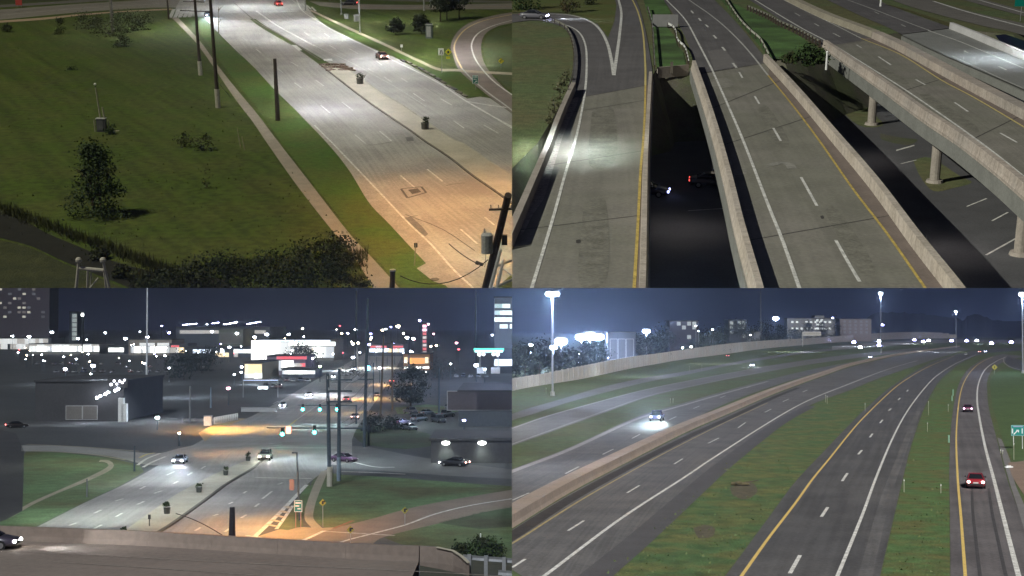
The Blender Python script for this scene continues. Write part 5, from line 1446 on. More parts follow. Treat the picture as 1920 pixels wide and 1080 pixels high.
MB().tube((0, 0, 0), (0, 0, 3.4), .30, .30, 9).build("marker_sleeve", M_pole3b, ub[0])
uc = cpole("tall utility pole by the mast arm with a short crossarm", 683, 838, 560, .26, M_pole3, arms=[(711, 671, 700)], xt=689)
ud = cpole("brownish tall pole beyond the mast arm by the oncoming lanes", 713, 790, 630, .24, mat("brown_pole", (.10,.08,.06), .9, .2, 1, 6), xt=719)
ue = cpole("tall pole left of the dark round tree", 736, 772, 640, .24, mat("brown_pole", (.10,.08,.06)), xt=735)
cpole("thin dark pole among the far shop lights", 767, 700, 632, .3, M_pole3)
cpole("dark pole right of the round tree by the car lot", 823, 775, 690, .2, M_pole3)
cpole("faint tall pole against the sky left of the office block", 892, 690, 545, .5, mat("faint_pole", (.04,.05,.06), .9, .1, 1, 5))
cpole("faint tall pole rising above the far street", 668, 690, 545, .5, mat("faint_pole", (.04,.05,.06)))
cpole("pale pole beside the white fence", 356, 792, 724, .22, mat("grey_post_paint", (.20,.21,.22), .8, .1, 1, 5))
cpole("dim pole right of the pale pole by the fence", 395, 765, 726, .2, M_pole3b)
cpole("dim pole with a sign frame by the left verge", 252, 884, 836, .12, M_pole3)
cpole("thin pole on the left lawn by the path", 163, 932, 898, .1, mat("grey_post_paint", (.20,.21,.22)))
cpole("dark cut off pole standing up behind the overpass barrier", 435, 1022, 951, .32, mat("blackish_pole", (.025,.025,.03), .9, .2, 1, 6), arms=())
wire("guy_wire", [PL.g(330, 963, .4), PL.g(430, 1012, 2.0)], .05, "dark cable from the median to the cut off pole", sag=-.3)
for i, (z, lab) in enumerate(((1.2, "highest"), (4.2, "middle"), (7.2, "lowest"))):
    for k in (.3, 2.2):
        a = ua[1] + Vector((k, -.3, ua[2] - z)); b = uc[1] + Vector((.8 + k * .3, -.3, uc[2] * .62 - z))
        wire("power_line", [a, b], .035, "%s %s power line between the utility poles over the road" % (lab, "near" if k < 1 else "far"), sag=1.2, group="power lines over the road")
# high mast that shows white against the sky
p = PL.g(275, 712); t = thing("high_mast", "very tall white lit mast rising out of the picture at left", "light mast", p)
h = PL.zat(p, 528); MB().tube((0, 0, 0), (0, 0, h), .42, .30, 8).build("mast", mat("lit_mast", (.62,.64,.66), .5, .05, 1, 4), t)
MB().tube((0, 0, 0), (0, 0, 1.2), .8, .8, 8).build("base", M_grey, t)

# --- traffic signals on mast arms
def signal(t, off, state, s=1.0):
    b = MB().box(off, (.42*s, .35*s, 1.25*s)).build("signal_head", M_dark, t)
    for k, nm, on_m in ((.38, "red_lens", glow("signal_red", (1, .1, .08), 9)), (0, "amber_lens", None), (-.38, "green_lens", G_teal)):
        on_ = (state == "r" and k > 0) or (state == "g" and k < 0)
        MB().ball((off[0], off[1] - .2*s, off[2] + k*s), (.26 if on_ else .13) * s, 8, (1, .5, 1)).build(nm, on_m if on_ else M_dark, b)
p = PL.g(691, 836); t = thing("traffic_signal", "long mast arm with two green signals over the near side of the junction", "traffic signal", p); k = PL.mpp(p)
hz = PL.zat(p, 803)
MB().tube((0, 0, 0), (0, 0, hz + .6), .22, .18, 8).build("pole", M_pole3, t)
MB().tube((0, 0, hz), ((500-691)*k, 0, hz + .1), .16, .09, 7).build("mast_arm", M_pole3, t)
for x, y in ((530,812), (590,808.5)):
    signal(t, ((x - 691) * k, -.2, PL.zat(p, y) + .3), "g", 1.25)
MB().box(((541-691)*k, -.2, PL.zat(p, 806)), (.9, .2, 1.3)).build("lit_sign", glow("ped_sign", (1, .35, .22), 2.2), t)
p = PL.g(668, 795); t = thing("traffic_signal", "far row of three green signals on the span beyond the junction", "traffic signal", p); k = PL.mpp(p)
hz = PL.zat(p, 764)
MB().tube((0, 0, 0), (0, 0, hz + .6), .2, .16, 8).build("pole", M_pole3, t)
MB().tube((0, 0, hz + .4), ((558-668)*k, 0, hz + .5), .12, .08, 6).build("mast_arm", M_pole3, t)
for x in (568, 600, 632): signal(t, ((x - 668) * k, -.2, PL.zat(p, 767) + .4), "g", 1.2)
p = PL.g(700, 752); t = thing("traffic_signal", "small blue white signal far up the avenue", "traffic signal", p); k = PL.mpp(p)
MB().tube((0, 0, 0), (0, 0, PL.zat(p, 680)), .2, .16, 8).build("pole", M_pole3, t)
MB().box((-10*k, 0, PL.zat(p, 690)), (.8, .5, 2.2)).build("signal_head", M_dark, t)
MB().ball((-10*k, -.4, PL.zat(p, 690)), .75, 8).build("lens", glow("signal_blue", (.15, .6, 1.0), 7), t)

# --- signs on the right
p = PL.g(559, 990); z1 = PL.zat(p, 938); sw_ = 15 * PL.mpp(p)
sign("green_sign", "square green sign on striped posts at the corner of the ramp street", p, sw_, sw_ * 1.45, z1 - sw_ * 1.45, mat("teal_sign", (.03,.20,.17), .5, .05, 1, 5), 2, 0, False, M_white,
     [(M_white, [(0, sw_*1.12, sw_*.7, .16), (-.1, sw_*.75, sw_*.5, .14), (.1, sw_*.4, sw_*.4, .14)])], post_m=mat("reddish_post", (.45,.25,.22), .8, .1, 1, 5))
p = PL.g(562, 976); t = thing("street_pole", "tall slim pole with a purple banner beside the green sign", "lamp post", p); h = PL.zat(p, 848); k = PL.mpp(p)
MB().tube((0, 0, 0), (-6*k, 0, h), .13, .09, 8).build("pole", M_pole3, t)
MB().box((-15*k, 0, PL.zat(p, 909)), (9*k, .06, 20*k)).build("banner", mat("purple_banner", (.17,.12,.13), .8, .1, 1, 5), t)
MB().box((-10*k, 0, PL.zat(p, 849)), (10*k, .2, .14)).build("bracket", M_pole3, t)
for (x, y, yt, s_, lab) in ((605,988,936,1.0,"yellow diamond sign on the lawn behind the ramp street"), (759,985,950,1.05,"yellow diamond sign on the far verge of the ramp street"), (657,1024,986,1.1,"yellow diamond sign in front of the ramp street near the overpass")):
    p = PL.g(x, y); z1 = PL.zat(p, yt); q = 13 * PL.mpp(p) * s_
    sign("warning_sign", lab, p, q, q, z1 - q, mat("dull_yellow_sign", (.36,.34,.07), .5, .05, 1, 5), diamond=True, glyphs=[(M_dark, [(0, q*.5, .2, q*.45), (.12, q*.66, .3, .16)])], group="yellow diamond signs")

# --- buildings ----------------------------------------------------
def bl(name, label, x0, x1, y0, y1, depth, m, rows=(), **k): return building(name, label, x0, x1, y0, y1, depth, m, rows, cat=k.pop("cat", "building"), **k)
# lit shops across the back
bl("shop", "low pale shop row at the far left with lit fascia", -20, 96, 655, 634, 40, M_bldb, [(.72, 5, evenly(14, 5), [G_wm, G_dim]), (.25, 5, evenly(12, 6, skip=.3), [G_dim, G_wm])])
bl("shop", "long brilliant white shop front left of centre", 55, 186, 664, 645, 40, M_bldp, [(.52, 4.4, evenly(18, 4.2, .01, .99), G_w_), (.86, 1.6, evenly(9, 8, .02, .98), [G_wm, G_dim])])
bl("shop", "small bright shop between the long white front and the mast", 203, 232, 664, 648, 30, M_bldb, [(.5, 3.2, evenly(6, 3.2), G_w_)])
bl("shop", "cream shop with glowing entrance behind the tall white mast", 241, 322, 666, 637, 40, mat("cream_wall", (.34,.30,.26), .9, .1, .2, 2), [(.36, 5.0, evenly(12, 3.0), G_w_), (.70, 2.2, [(.36, 7), (.5, 7), (.8, 9)], G_wm)])
bl("shop", "low warm lit shop right of the cream one", 318, 352, 666, 645, 30, M_bldb, [(.45, 4, evenly(6, 3, skip=.2), [G_ww, G_dim, G_wm]), (.8, 1.4, [(.3, 6)], G_red)])
bl("office_block", "dim greenish windowless block in the middle distance", 410, 456, 660, 617, 60, mat("greenish_wall", (.14,.16,.11), .9, .12, .1, 1), [(.6, 9, evenly(4, 5), mat("dull_panel", (.17,.17,.14), .9, .1, .1, 1))])
bl("parking_deck", "dark parking deck with strings of blue lamps on its roof", 330, 505, 658, 613.5, 90, M_bldb, [(.80, 3, evenly(7, 14), G_dim)])
bl("shop", "low blue lit store roof between trees and the white store", 345, 480, 670, 651, 30, M_bldb, [(.60, 2.6, evenly(14, 3, skip=.3, seed=3), [G_cool, G_w]), (.25, 3.0, evenly(14, 3, skip=.45, seed=4), [G_ww, G_dim])])
bl("department_store", "large blazing white department store with arched windows", 478, 626, 676, 637, 50, M_bldp,
   [(.50, 12.5, [(.09, 14), (.20, 12)], glow("store_white", (1, 1, .96), 1.2)), (.55, 9, [(.31, 5), (.36, 4), (.41, 4)], G_wm), (.80, 2.6, [(.52, 9), (.60, 9), (.78, 9), (.86, 9), (.94, 8)], G_w), (.40, 6.5, evenly(5, 4, .46, .72), [glow("store_dimmer", (.9, .88, .84), .22), G_wm]), (.40, 7, evenly(5, 3.6, .74, .99), G_w_), (.95, .9, evenly(8, 7), G_cool)])
bl("shop", "shop with a red fascia in front of the white store", 500, 572, 703, 668, 30, mat("mauve_wall", (.20,.16,.20), .9, .1, .2, 2), [(.92, 1.4, evenly(4, 5, .32, .98), glow("shop_red_dim", (.9, .16, .2), .35)), (.50, 4.5, evenly(8, 2.6, .04, .66), G_w_), (.45, 3, evenly(4, 2.2, .68, .98), [G_dim, G_wm, G_red])])
bl("shop", "low canopy of strip lights right of the red fascia shop", 528, 592, 708, 692, 20, M_bldb, [(.62, 1.5, evenly(12, 2.2), G_w_)])
bl("shop", "shop with an orange glowing side beside the dark trees", 458, 492, 712, 680, 40, mat("ochre_wall", (.30,.24,.14), .9, .1, .2, 2), [(.62, 4.0, evenly(5, 1.7), [G_ww, glow("shop_ochre", (1, .72, .4), .6)]), (.25, 2.2, evenly(6, 1.7), G_w_)])
bl("shop", "wide low store with white fascia at the head of the avenue", 690, 760, 668, 646, 40, M_bldb, [(.50, 2.6, evenly(14, 3.2, skip=.2, seed=8), [G_wm, G_w, G_cool, G_ww]), (.82, 1.3, evenly(6, 4, skip=.3), [G_red, glow("shop_pink", (1, .5, .6), .7)])])
bl("shop", "orange walled shop with a white light strip near the round tree", 756, 806, 694, 664, 30, mat("orange_wall", (.36,.20,.11), .9, .1, .2, 2), [(.58, 3.0, evenly(5, 1.8, .2, .8), [glow("sign_orange_dim", (1, .42, .14), .45), G_or]), (.16, 1.0, evenly(9, 2.0), G_w_), (.62, 3, [(.10, 1.6), (.88, 1.6)], G_ww)])
t_, c_, w_, h_ = bl("sign_pylon", "tall pylon of stacked lit signs above the far shops", 792, 800, 690, 606, 5, mat("pylon_metal", (.12,.09,.09), .8, .1, .2, 2), cat="pylon sign")
for i in range(8):
    MB().box((0, -.1, h_ * (.34 + .085 * i)), (w_ * .86, .3, h_ * .055)).build("sign_panel", (glow("pylon_pink", (1, .5, .6), 2.0) if i > 5 else glow("pylon_red", (1, .2, .22), .3) if i % 2 else glow("pylon_white", (.9, .75, .72), .3)), t_)
# petrol station
t_, c_, w_, h_ = bl("fuel_station_shop", "dim shop of the fuel station behind its canopy", 925, 985, 700, 655, 14, M_bldb, [(.45, 3, evenly(3, 5), G_cool)])
p = PL.g(917, 700); k = PL.mpp(p); t = thing("fuel_canopy", "fuel station canopy with a green glowing edge", "fuel canopy", p); hz = PL.zat(p, 657)
MB().box((0, 0, hz), (58*k, 10, 2.0)).build("canopy", M_bldb, t)
MB().box((0, -5.1, hz + .55), (56*k, .2, .9)).build("fascia_light", G_gr, t); MB().box((0, -5.15, hz - .35), (52*k, .2, .7)).build("fascia_light", glow("canopy_white", (.6, 1, .9), 2.5), t)
for q in (-17, 17): MB().tube((q*k, 0, 0), (q*k, 0, hz), .35, .35, 8).build("column", M_grey, t)
for q in (-18, -10, 8, 16):
    MB().box((q*k, -2, 1.4), (2.2, 1.2, 2.8)).build("fuel_pump", M_white, t)
    MB().ball((q*k, -3.2, PL.zat(p, 664)), 4.2*k*(.8 if abs(q) < 12 else 1), 8, (1, .4, 1)).build("light", G_w, t)
# towers
bl("apartment_tower", "dark apartment tower with few lit windows at the left edge", -30, 92, 650, 528, 30, mat("tower_wall", (.10,.085,.10), .9, .1, .05, .4), [(f, 2.2, evenly(12, 3.4, skip=.72, seed=int(f*100)), [glow("tower_window", (.42, .36, .34), .05), glow("tower_window_lit", (.8, .75, .6), .25), glow("tower_window_faint", (.30, .30, .34), .04)]) for f in (.46, .53, .60, .67, .74, .81, .88, .95)])
tw = bl("apartment_tower", "slim far tower with a column of dim stair windows", 130, 145, 656, 585, 20, mat("far_tower", (.035,.045,.055), .9, .1, .05, .5), [(f, 3.4, [(.62, 4.2)], glow("stair_window", (.60, .66, .62), .12)) for f in (.30, .42, .54, .66, .78, .90)])
bl("office_tower", "office tower with bands of lit windows at the right edge", 927, 1000, 700, 558, 30, mat("office_wall", (.10,.11,.12), .9, .1, .05, .5), [(f, 1.9, evenly(7, 2.5, .04, .50, skip=.15, seed=int(f*50)), [G_officew, glow("office_window_dim", (.6, .75, .7), .16), glow("office_window_bright", (.8, .95, .9), .8)]) for f in (.62, .71, .80, .89)])
# left warehouse with wall lamps and a white sign
t_, c_, w_, h_ = bl("warehouse", "dark warehouse with wall lamps and a white lit sign at left", 66, 232, 790, 716, 36, M_bld, [(.22, 3, [(.44, 3.6), (.62, 3.2)], mat("loading_door", (.16,.15,.14), .9, .1, .3, 2))])
k = PL.mpp(c_)
for i, x in enumerate((183, 189, 198, 204, 217, 223)):
    sc = MB().box(((x - 149) * k, -.3, h_ * (.60 + i * .045)), (.7, .6, .5)).build("wall_lamp", M_grey, t_)
    MB().ball(((x - 149) * k, -.75, h_ * (.60 + i * .045)), .28, 8).build("lens", G_lampw, sc)
sg = MB().box(((221 - 149) * k, -.2, h_ * .97), (4.6, .3, 2.2)).build("sign_board", M_bld, t_)
gl = MB()
for i, (dx, dz, r_) in enumerate(((-1.5, -.3, .75), (-.8, .5, .65), (-.2, -.2, .6), (.5, .45, .7), (1.1, .1, .6), (1.6, .7, .6))): gl.ball(((221 - 149) * k + dx, -.5, h_ * .97 + dz), r_ * .45, 8, (1, .4, 1))
gl.build("lettering", glow("sign_white", (.9, .9, 1), 3), sg)
for x, hh in ((232, 5.5), (238, 4.2)):
    MB().box(((x - 149) * k, -2, hh / 2), (1.2, 1.2, hh)).build("dock_post", M_white, t_)
patch("dark_yard", [(-40,798),(30,812),(45,846),(44,900),(42,958),(10,975),(-40,990)], mat("dark_yard_asphalt", (.050,.050,.052), .9, .2, .2, 2), .026)
# right hand dark buildings
bl("warehouse", "dark flat roofed hall at the right edge above the car lot", 860, 990, 800, 735, 40, M_bldb, [(.75, 4, [(.3, 14), (.72, 14)], mat("brown_cladding", (.085,.075,.08), .9, .1, .2, 2))])
t_, c_, w_, h_ = bl("depot", "low dark depot with two bright wall lamps at the right", 808, 990, 868, 826, 18, M_bld); k = PL.mpp(c_)
for x in (836, 904):
    sc = MB().box(((x - 899) * k, -.3, h_ * .93), (1.3, .6, .4)).build("wall_lamp", M_grey, t_)
    MB().ball(((x - 899) * k, -.6, h_ * .90), .55, 8, (1.25, .7, .6)).build("lens", glow("wall_lamp_light", (.92, 1, .92), 9), sc)
    q = c_ + Vector(((x - 899) * k, -1.0, h_ * .85)); lamp(P3, 'SPOT', (q.x, q.y, q.z), 420, (.85, 1, .85), (q.x, q.y + .6, 0), 110, 1, .2)
for i, (x, y, yt, rx, n, lab) in enumerate(((770,762,690,5.6,2600,"large dark round tree right of the avenue"), (567,688,648,9,900,"dark tree in front of the arched store windows"), (378,700,655,11,1000,"dark tree before the low blue lit store"), (345,712,668,8,700,"dim tree left of the orange sided shop"), (700,812,782,2.8,500,"small tree by the mast arm pole"), (735,806,786,2.2,380,"bush beside the parked cars at the junction"), (655,706,690,6,350,"dark shrub between lanes far up the avenue"), (830,712,675,6,500,"dim tree between the orange shop and the fuel station"))):
    p = PL.g(x, y); h = PL.zat(p, yt)
    tree("tree", lab, "tree", p, rx, h, n, .34 if i == 0 else .6 if n < 1001 and i < 4 else .3, leafmat("city_leaves", (.030, .042, .045), (.026, .036, .030)), "round", h * .15, 400 + i)
# parked cars on the lot at right, moving cars on the road
def c3(x, y, kind, col, x1, y1, label, head=None, tail=None, grp=None):
    p = PL.g(x, y); rz = head_to(x, y, x1, y1)
    return car("parked_car", kind, col, p, rz, label, head, tail, grp), p, rz
HW = glow("headlight_hot", (.92, .94, 1.0), 30); HB = glow("headlight_blue", (.62,.66,1.0), 34)
for (x, y, x1, y1, col, lab, pw) in ((338,868,292,892,(.25,.25,.28),"white car with blazing headlights left of the median",2600), (531,763,490,785,(.2,.2,.24),"oncoming car with two headlights beyond the junction",1500), (580,743,545,760,(.5,.5,.52),"pale oncoming car with a bright pool before it, further up",2600), (626,708,606,718,(.4,.4,.42),"oncoming car at the back of the far queue",900)):
    _, p, rz = c3(x, y, "sedan", col, x1, y1, lab, HW)
    beams(p, rz, pw, 15, COOL)
_, p, rz = c3(498, 862, "suv", (.15,.14,.13), 480, 876, "car facing the camera with a warm headlight at the median tip", glow("headlight_orange", (1, .78, .5), 26)); beams(p, rz, 700, 10, WARM)
c3(645, 866, "sedan", (.10,.05,.11), 700, 870, "red and blue lit car turning at the corner of the lawn", None, G_tailhot)
c3(650, 752, "sedan", (.20,.12,.16), 690, 722, "dark car with red lights driving away up the avenue", None, G_tail)
c3(666, 786, "sedan", (.20,.18,.26), 690, 762, "bluish car driving away before the mast arm pole", None, G_tailhot)
c3(706, 744, "sedan", (.12,.12,.16), 716, 726, "small dark car at the orange lit lanes by the poles", HW, None)
c3(664, 694, "suv", (.5,.5,.55), 640, 705, "white glowing cluster vehicle far up the avenue", HB, None)
c3(735, 718, "suv", (.30,.16,.08), 760, 700, "orange lit van at the far right of the avenue", None, G_tail)
lot = [(752,796,"sedan",(.16,.13,.24),"purple car at the front of the car lot"), (770,776,"pickup",(.07,.08,.10),"dark pickup at the back left of the car lot"), (786,790,"suv",(.16,.18,.20),"grey suv in the middle of the car lot"), (768,806,"sedan",(.10,.12,.14),"dark sedan at the front right of the car lot"), (800,778,"sedan",(.12,.14,.15),"dim car behind the grey suv"), (822,792,"suv",(.05,.06,.07),"black suv beside the dark hall"), (836,782,"pickup",(.14,.17,.19),"grey pickup right of the black suv"), (846,770,"suv",(.10,.12,.14),"dark van shape nearest the hall corner")]
for i, (x, y, kd, col, lab) in enumerate(lot): c3(x, y, kd, col, x + 30, y + (4 if i % 2 else -3), lab, None, None, "cars on the lot")
c3(852, 874, "sedan", (.02,.02,.024), 810, 872, "dark car with a red tail light before the depot", HW, G_tailhot)
c3(32, 802, "sedan", (.02,.015,.015), 70, 801, "dark car with a red light on the left street", None, glow("tail_light_red", (1, .18, .16), 7))
# lamps seen against the town: (x, row of the light, row of the foot, radius in px, light, where)
LL = [(23,630,662,2.6,0,"at the far left above the shop row"),(54,631,662,3.8,0,"second from the left above the shop row"),(97,623,660,3.6,0,"blue edged above the long white shop front"),(146,635,664,3.0,0,"just above the right part of the white shop front"),(162,637,664,1.8,0,"small, right end of the white shop front"),(197,624,662,2.6,0,"alone in the dark between tower and mast"),(235,635,664,3.6,0,"above the small bright shop"),(276,632,664,3.8,0,"beside the mast on the cream shop"),(262,622,660,1.6,0,"small, left of the mast"),(303,611,660,1.8,1,"at the left start of the blue string"),(317,624,662,2.8,1,"blue, over the warm shop"),
      (122,692,722,3.8,0,"in the dark lot left of the pair of bright lamps"),(174,686,716,5.0,0,"largest in the dark lot"),(170,701,722,2.2,0,"below the largest lot lamp"),(143,673,700,2.4,0,"in the dark lot under the white shop front"),(78,665,694,1.8,0,"small, left under the white shop front"),(165,664,692,2.0,0,"small, under the right end of the white front"),(260,708,738,3.2,0,"before the low roofs right of the warehouse sign"),(270,681,712,2.6,0,"close by the foot of the tall mast"),(309,667,694,2.6,0,"just under the cream shop"),(317,690,716,2.0,0,"right of the tall mast in the lot"),(295,783,806,4.6,0,"star bright beside the left lawn"),(336,812,836,2.6,2,"warm, near the cross street corner"),
      (397,622,660,3.0,0,"on the blank wall left of the greenish block"),(444,625,660,3.4,0,"on the greenish block"),(477,632,664,3.4,0,"left above the white store"),(500,627,664,4.0,0,"brightest above the white store"),(541,627,664,3.0,0,"twin bars over the white store roof"),(567,616,660,1.8,2,"small warm over the store roof"),(430,651,680,3.2,0,"over the low blue lit store"),(453,688,714,2.8,0,"left of the orange sided shop"),(452,698,722,2.4,0,"lower one left of the orange sided shop"),(439,702,726,2.0,0,"small one below the dark tree"),(428,728,760,4.2,3,"pinkish, over the junction approach"),(600,687,716,2.8,4,"greenish, by the avenue's left kerb"),(586,672,700,2.2,0,"at the store's lower right corner"),(637,611,660,2.0,5,"red, over the far town"),(667,618,662,3.4,0,"blue white, over the head of the avenue"),(652,625,664,2.2,1,"blue, left of the head of the avenue"),(695,626,664,2.2,1,"upper of two violet ones over the avenue"),(696,633,668,2.0,0,"lower of two violet ones over the avenue"),(717,619,660,2.2,2,"left of a pair over the far street"),(723,617,660,2.0,0,"right of a pair over the far street"),(733,613,660,1.8,1,"small blue over the far street"),(746,612,664,4.0,2,"tall warm star over the far street"),(763,633,668,4.2,0,"large, left of the pylon"),(775,635,668,3.6,0,"large, close left of the pylon"),(787,601,660,2.4,1,"blue, topmost by the pylon"),(798,615,664,3.2,3,"pink, on the pylon's head"),(803,608,664,2.4,3,"pink, right on the pylon's head"),(813,626,664,1.8,3,"pink, right of the pylon"),(662,645,676,3.0,2,"left of two cream ones at the avenue's head"),(671,643,676,3.0,2,"right of two cream ones at the avenue's head"),(692,646,676,3.0,1,"violet bar over the avenue"),(706,658,686,3.0,0,"white, on the wide low store"),(726,655,684,2.6,3,"pink, on the wide low store"),(740,655,684,2.8,5,"red, on the wide low store"),(770,659,686,2.4,0,"left over the orange shop"),(809,662,690,3.2,0,"white, right of the orange shop"),(818,648,676,2.2,2,"cream, over the dim tree"),(856,643,676,2.8,3,"rosy star left of the fuel station"),(860,655,684,2.6,5,"red, left of the fuel station"),(893,685,716,4.6,0,"large white before the fuel station"),(909,693,720,2.2,0,"small white before the fuel station"),(932,645,676,2.0,0,"small, under the office tower"),(923,628,668,1.8,0,"small, beside the office tower"),(870,788,812,3.4,1,"bluish, on the corner of the dark hall"),(662,670,700,3.6,0,"white, among the far queue"),(712,690,718,3.0,0,"white, right of the blue signal"),(845,682,712,2.0,0,"small, right of the dim tree")]
GL = [G_lampw, G_lampb, G_lampwarm, G_lampp, glow("lamp_greenish", (.75, 1, .55), 28), G_lampred]
NM = ["white lamp", "blue lamp", "warm lamp", "pink lamp", "pale green lamp", "red lamp"]
for (x, y, yb, rp_, g_, lab) in LL:
    p = PL.g(x, yb); k = PL.mpp(p); h = PL.zat(p, y)
    t = thing("street_lamp", NM[g_] + " " + lab, "street lamp", p, 0, "lamps about the town")
    MB().tube((0, 0, 0), (0, 0, h - rp_*k*.6), .18, .12, 6).build("pole", M_pole3, t)
    hd = MB().box((0, 0, h + rp_*k*.55), (rp_*k*1.5, rp_*k*.8, rp_*k*.25)).build("lamp_head", M_grey, t)
    MB().ball((0, 0, h), rp_ * k * .78, 8, (1.15, .8, .75)).build("lens", GL[g_], hd)
# bright blob lamp in the sky at left, on a very tall mast
p = PL.g(154, 668); h = PL.zat(p, 590); k = PL.mpp(p); t = thing("high_mast", "single white light high in the dark sky beside the slim tower", "light mast", p)
MB().tube((0, 0, 0), (0, 0, h), .6, .4, 6).build("mast", mat("faint_pole", (.04,.05,.06)), t)
hd = MB().box((0, 0, h + 3.4*k), (4*k, 3*k, 1.5*k)).build("lamp_head", M_dark, t); MB().ball((0, 0, h), 3.1*k, 8, (.9, .8, 1.25)).build("lens", glow("mast_light", (.95, 1, .95), 7), hd)
# strings of lamps on the parking deck roof
for i, (x0, y0, x1, y1, n) in enumerate(((344,609.5,351,608.5,3),(356,608,367,607,4),(388,608,388,608,1),(398,606.5,409,605,4),(420,608,430,607,4),(433,606,443,604.5,4),(464,607.5,472,606,3),(475,605.5,487,603.5,4))):
    for j in range(n):
        x = x0 + (x1 - x0) * j / max(1, n - 1); y = y0 + (y1 - y0) * j / max(1, n - 1)
        p = PL.g(x, 657); h = PL.zat(p, y); h0 = PL.zat(p, 613.5); k = PL.mpp(p)
        t = thing("deck_lamp", "%s lamp in the %s string of the parking deck roof" % (["first", "second", "third", "fourth"][j], ["first", "second", "third", "fourth", "fifth", "sixth", "seventh", "last"][i]), "street lamp", p + Vector((0, .0, h0)), 0, "lamps on the parking deck roof")
        MB().tube((0, 0, 0), (0, 0, h - h0), .2, .15, 5).build("pole", M_dark, t)
        MB().ball((0, 0, h - h0), 1.15 * k, 6, (1.2, .8, .6)).build("lens", G_lampb if (i + j) % 3 == 0 else G_lampw, t)
# sign gantry and street furniture near the white fence
p = PL.g(490, 745); k = PL.mpp(p); t = thing("sign_gantry", "slim white gantry with lit sign boards before the shops", "sign gantry", p); z = PL.zat(p, 713)
for q in (-34, 31): MB().tube((q*k, 0, 0), (q*k, 0, z), .14, .12, 6).build("post", M_metal, t)
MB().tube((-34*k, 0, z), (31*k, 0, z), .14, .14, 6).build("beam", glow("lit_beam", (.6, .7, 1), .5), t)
for q in (-2, 8): MB().box((q*k, -.2, PL.zat(p, 727)), (8*k, .2, 4.5*k)).build("sign_board", glow("lit_board", (.85, .95, 1), 3.5), t)
for (x, y, yt, w, lab, mm) in ((390,798,780,1.6,"white kiosk box at the left of the white fence",M_white), (384,790,786,10,"long low wall behind the white fence",M_grey), (485,772,764,9,"low pale wall along the far side of the junction",M_grey)):
    p = PL.g(x, y); h = PL.zat(p, yt); t = thing("low_wall" if w > 5 else "kiosk", lab, "wall" if w > 5 else "kiosk", p)
    MB().box((0, 0, h / 2), (w, .6 if w > 5 else 1.4, h)).build("body", mm, t); MB().box((0, 0, h + .06), (w + .2, .8 if w > 5 else 1.6, .12)).build("coping", M_metal, t)

# small lights strewn through the shops and lots: too small to show more than a lens on a post
rl_ = random.Random(31)
lens_m = [MB().ball((0, 0, 0), 1.0, 6).mesh("small_light", g_) for g_ in (G_lampw, G_lampwarm, G_lampb, G_lampred)]
for i in range(84):
    if i < 52: x, y = rl_.uniform(400, 815), rl_.gauss(648, 16)
    else: x, y = rl_.uniform(20, 400), rl_.gauss(664, 9)
    y = max(618, min(705, y)); yb = max(y + rl_.uniform(10, 26), 655)
    k_ = rl_.choices((0, 1, 2, 3), (.45, .35, .12, .08))[0]
    p = PL.g(x, yb); h = PL.zat(p, y); r_ = PL.mpp(p) * rl_.uniform(.7, 1.5)
    t = thing("small_lamp", ("small white", "small warm", "small blue", "small red")[k_] + " light among the distant shops", "street lamp", p, 0, ("small white", "small warm", "small blue", "small red")[k_] + " lights among the shops")
    MB().tube((0, 0, 0), (0, 0, h), .12, .08, 5).build("pole", M_pole3, t)
    o = link("lens", lens_m[k_], t); o.matrix_basis = Matrix.Translation((0, 0, h)) @ Matrix.Scale(r_, 4)
# rows of parked cars before the lit shops and beside the avenue
pc = None
def parked(x, y, rz, kind, col, lab, grp):
    return car("parked_car", kind, col, PL.g(x, y), rz, lab, None, None, grp)
cols = [(.30,.30,.32), (.10,.10,.11), (.20,.21,.24), (.16,.05,.05), (.42,.42,.42), (.06,.08,.14)]
protos = [parked(90 + i * 14, 690, 1.5, ("sedan", "suv")[i % 2], cols[i], "parked car", "cars parked before the lit shops") for i in range(6)]
n_ = 0
ORD = ["first", "second", "third", "fourth", "fifth", "sixth", "seventh", "eighth", "ninth", "tenth", "eleventh", "twelfth", "thirteenth", "last"]
CN = ["pale grey sedan", "blackish suv", "grey sedan", "dark red suv", "whitish sedan", "navy suv"]
for (x0, x1, y, n, row) in ((70, 235, 684, 11, "the row under the long white shop front"), (90, 330, 699, 14, "the long row beside the dark lot lamps"), (240, 420, 690, 9, "the row below the cream shop"), (510, 590, 716, 6, "the row before the strip lit canopy"), (500, 560, 728, 5, "the short row by the gantry"), (840, 925, 708, 6, "the row before the fuel canopy")):
    for i in range(n):
        if rl_.random() < .25: continue
        x = x0 + (x1 - x0) * (i + rl_.uniform(-.1, .1)) / n
        o = protos[n_] if n_ < 6 else copy_tree(protos[n_ % 6]); n_ += 1
        o["label"] = "%s, %s from the left in %s" % (CN[(n_ - 1) % 6], ORD[i], row); o["group"] = "parked cars in " + row
        place(o, PL.g(x, y + rl_.uniform(-.4, .4)), 1.57 + rl_.uniform(-.08, .08) + (3.14 if rl_.random() < .5 else 0))

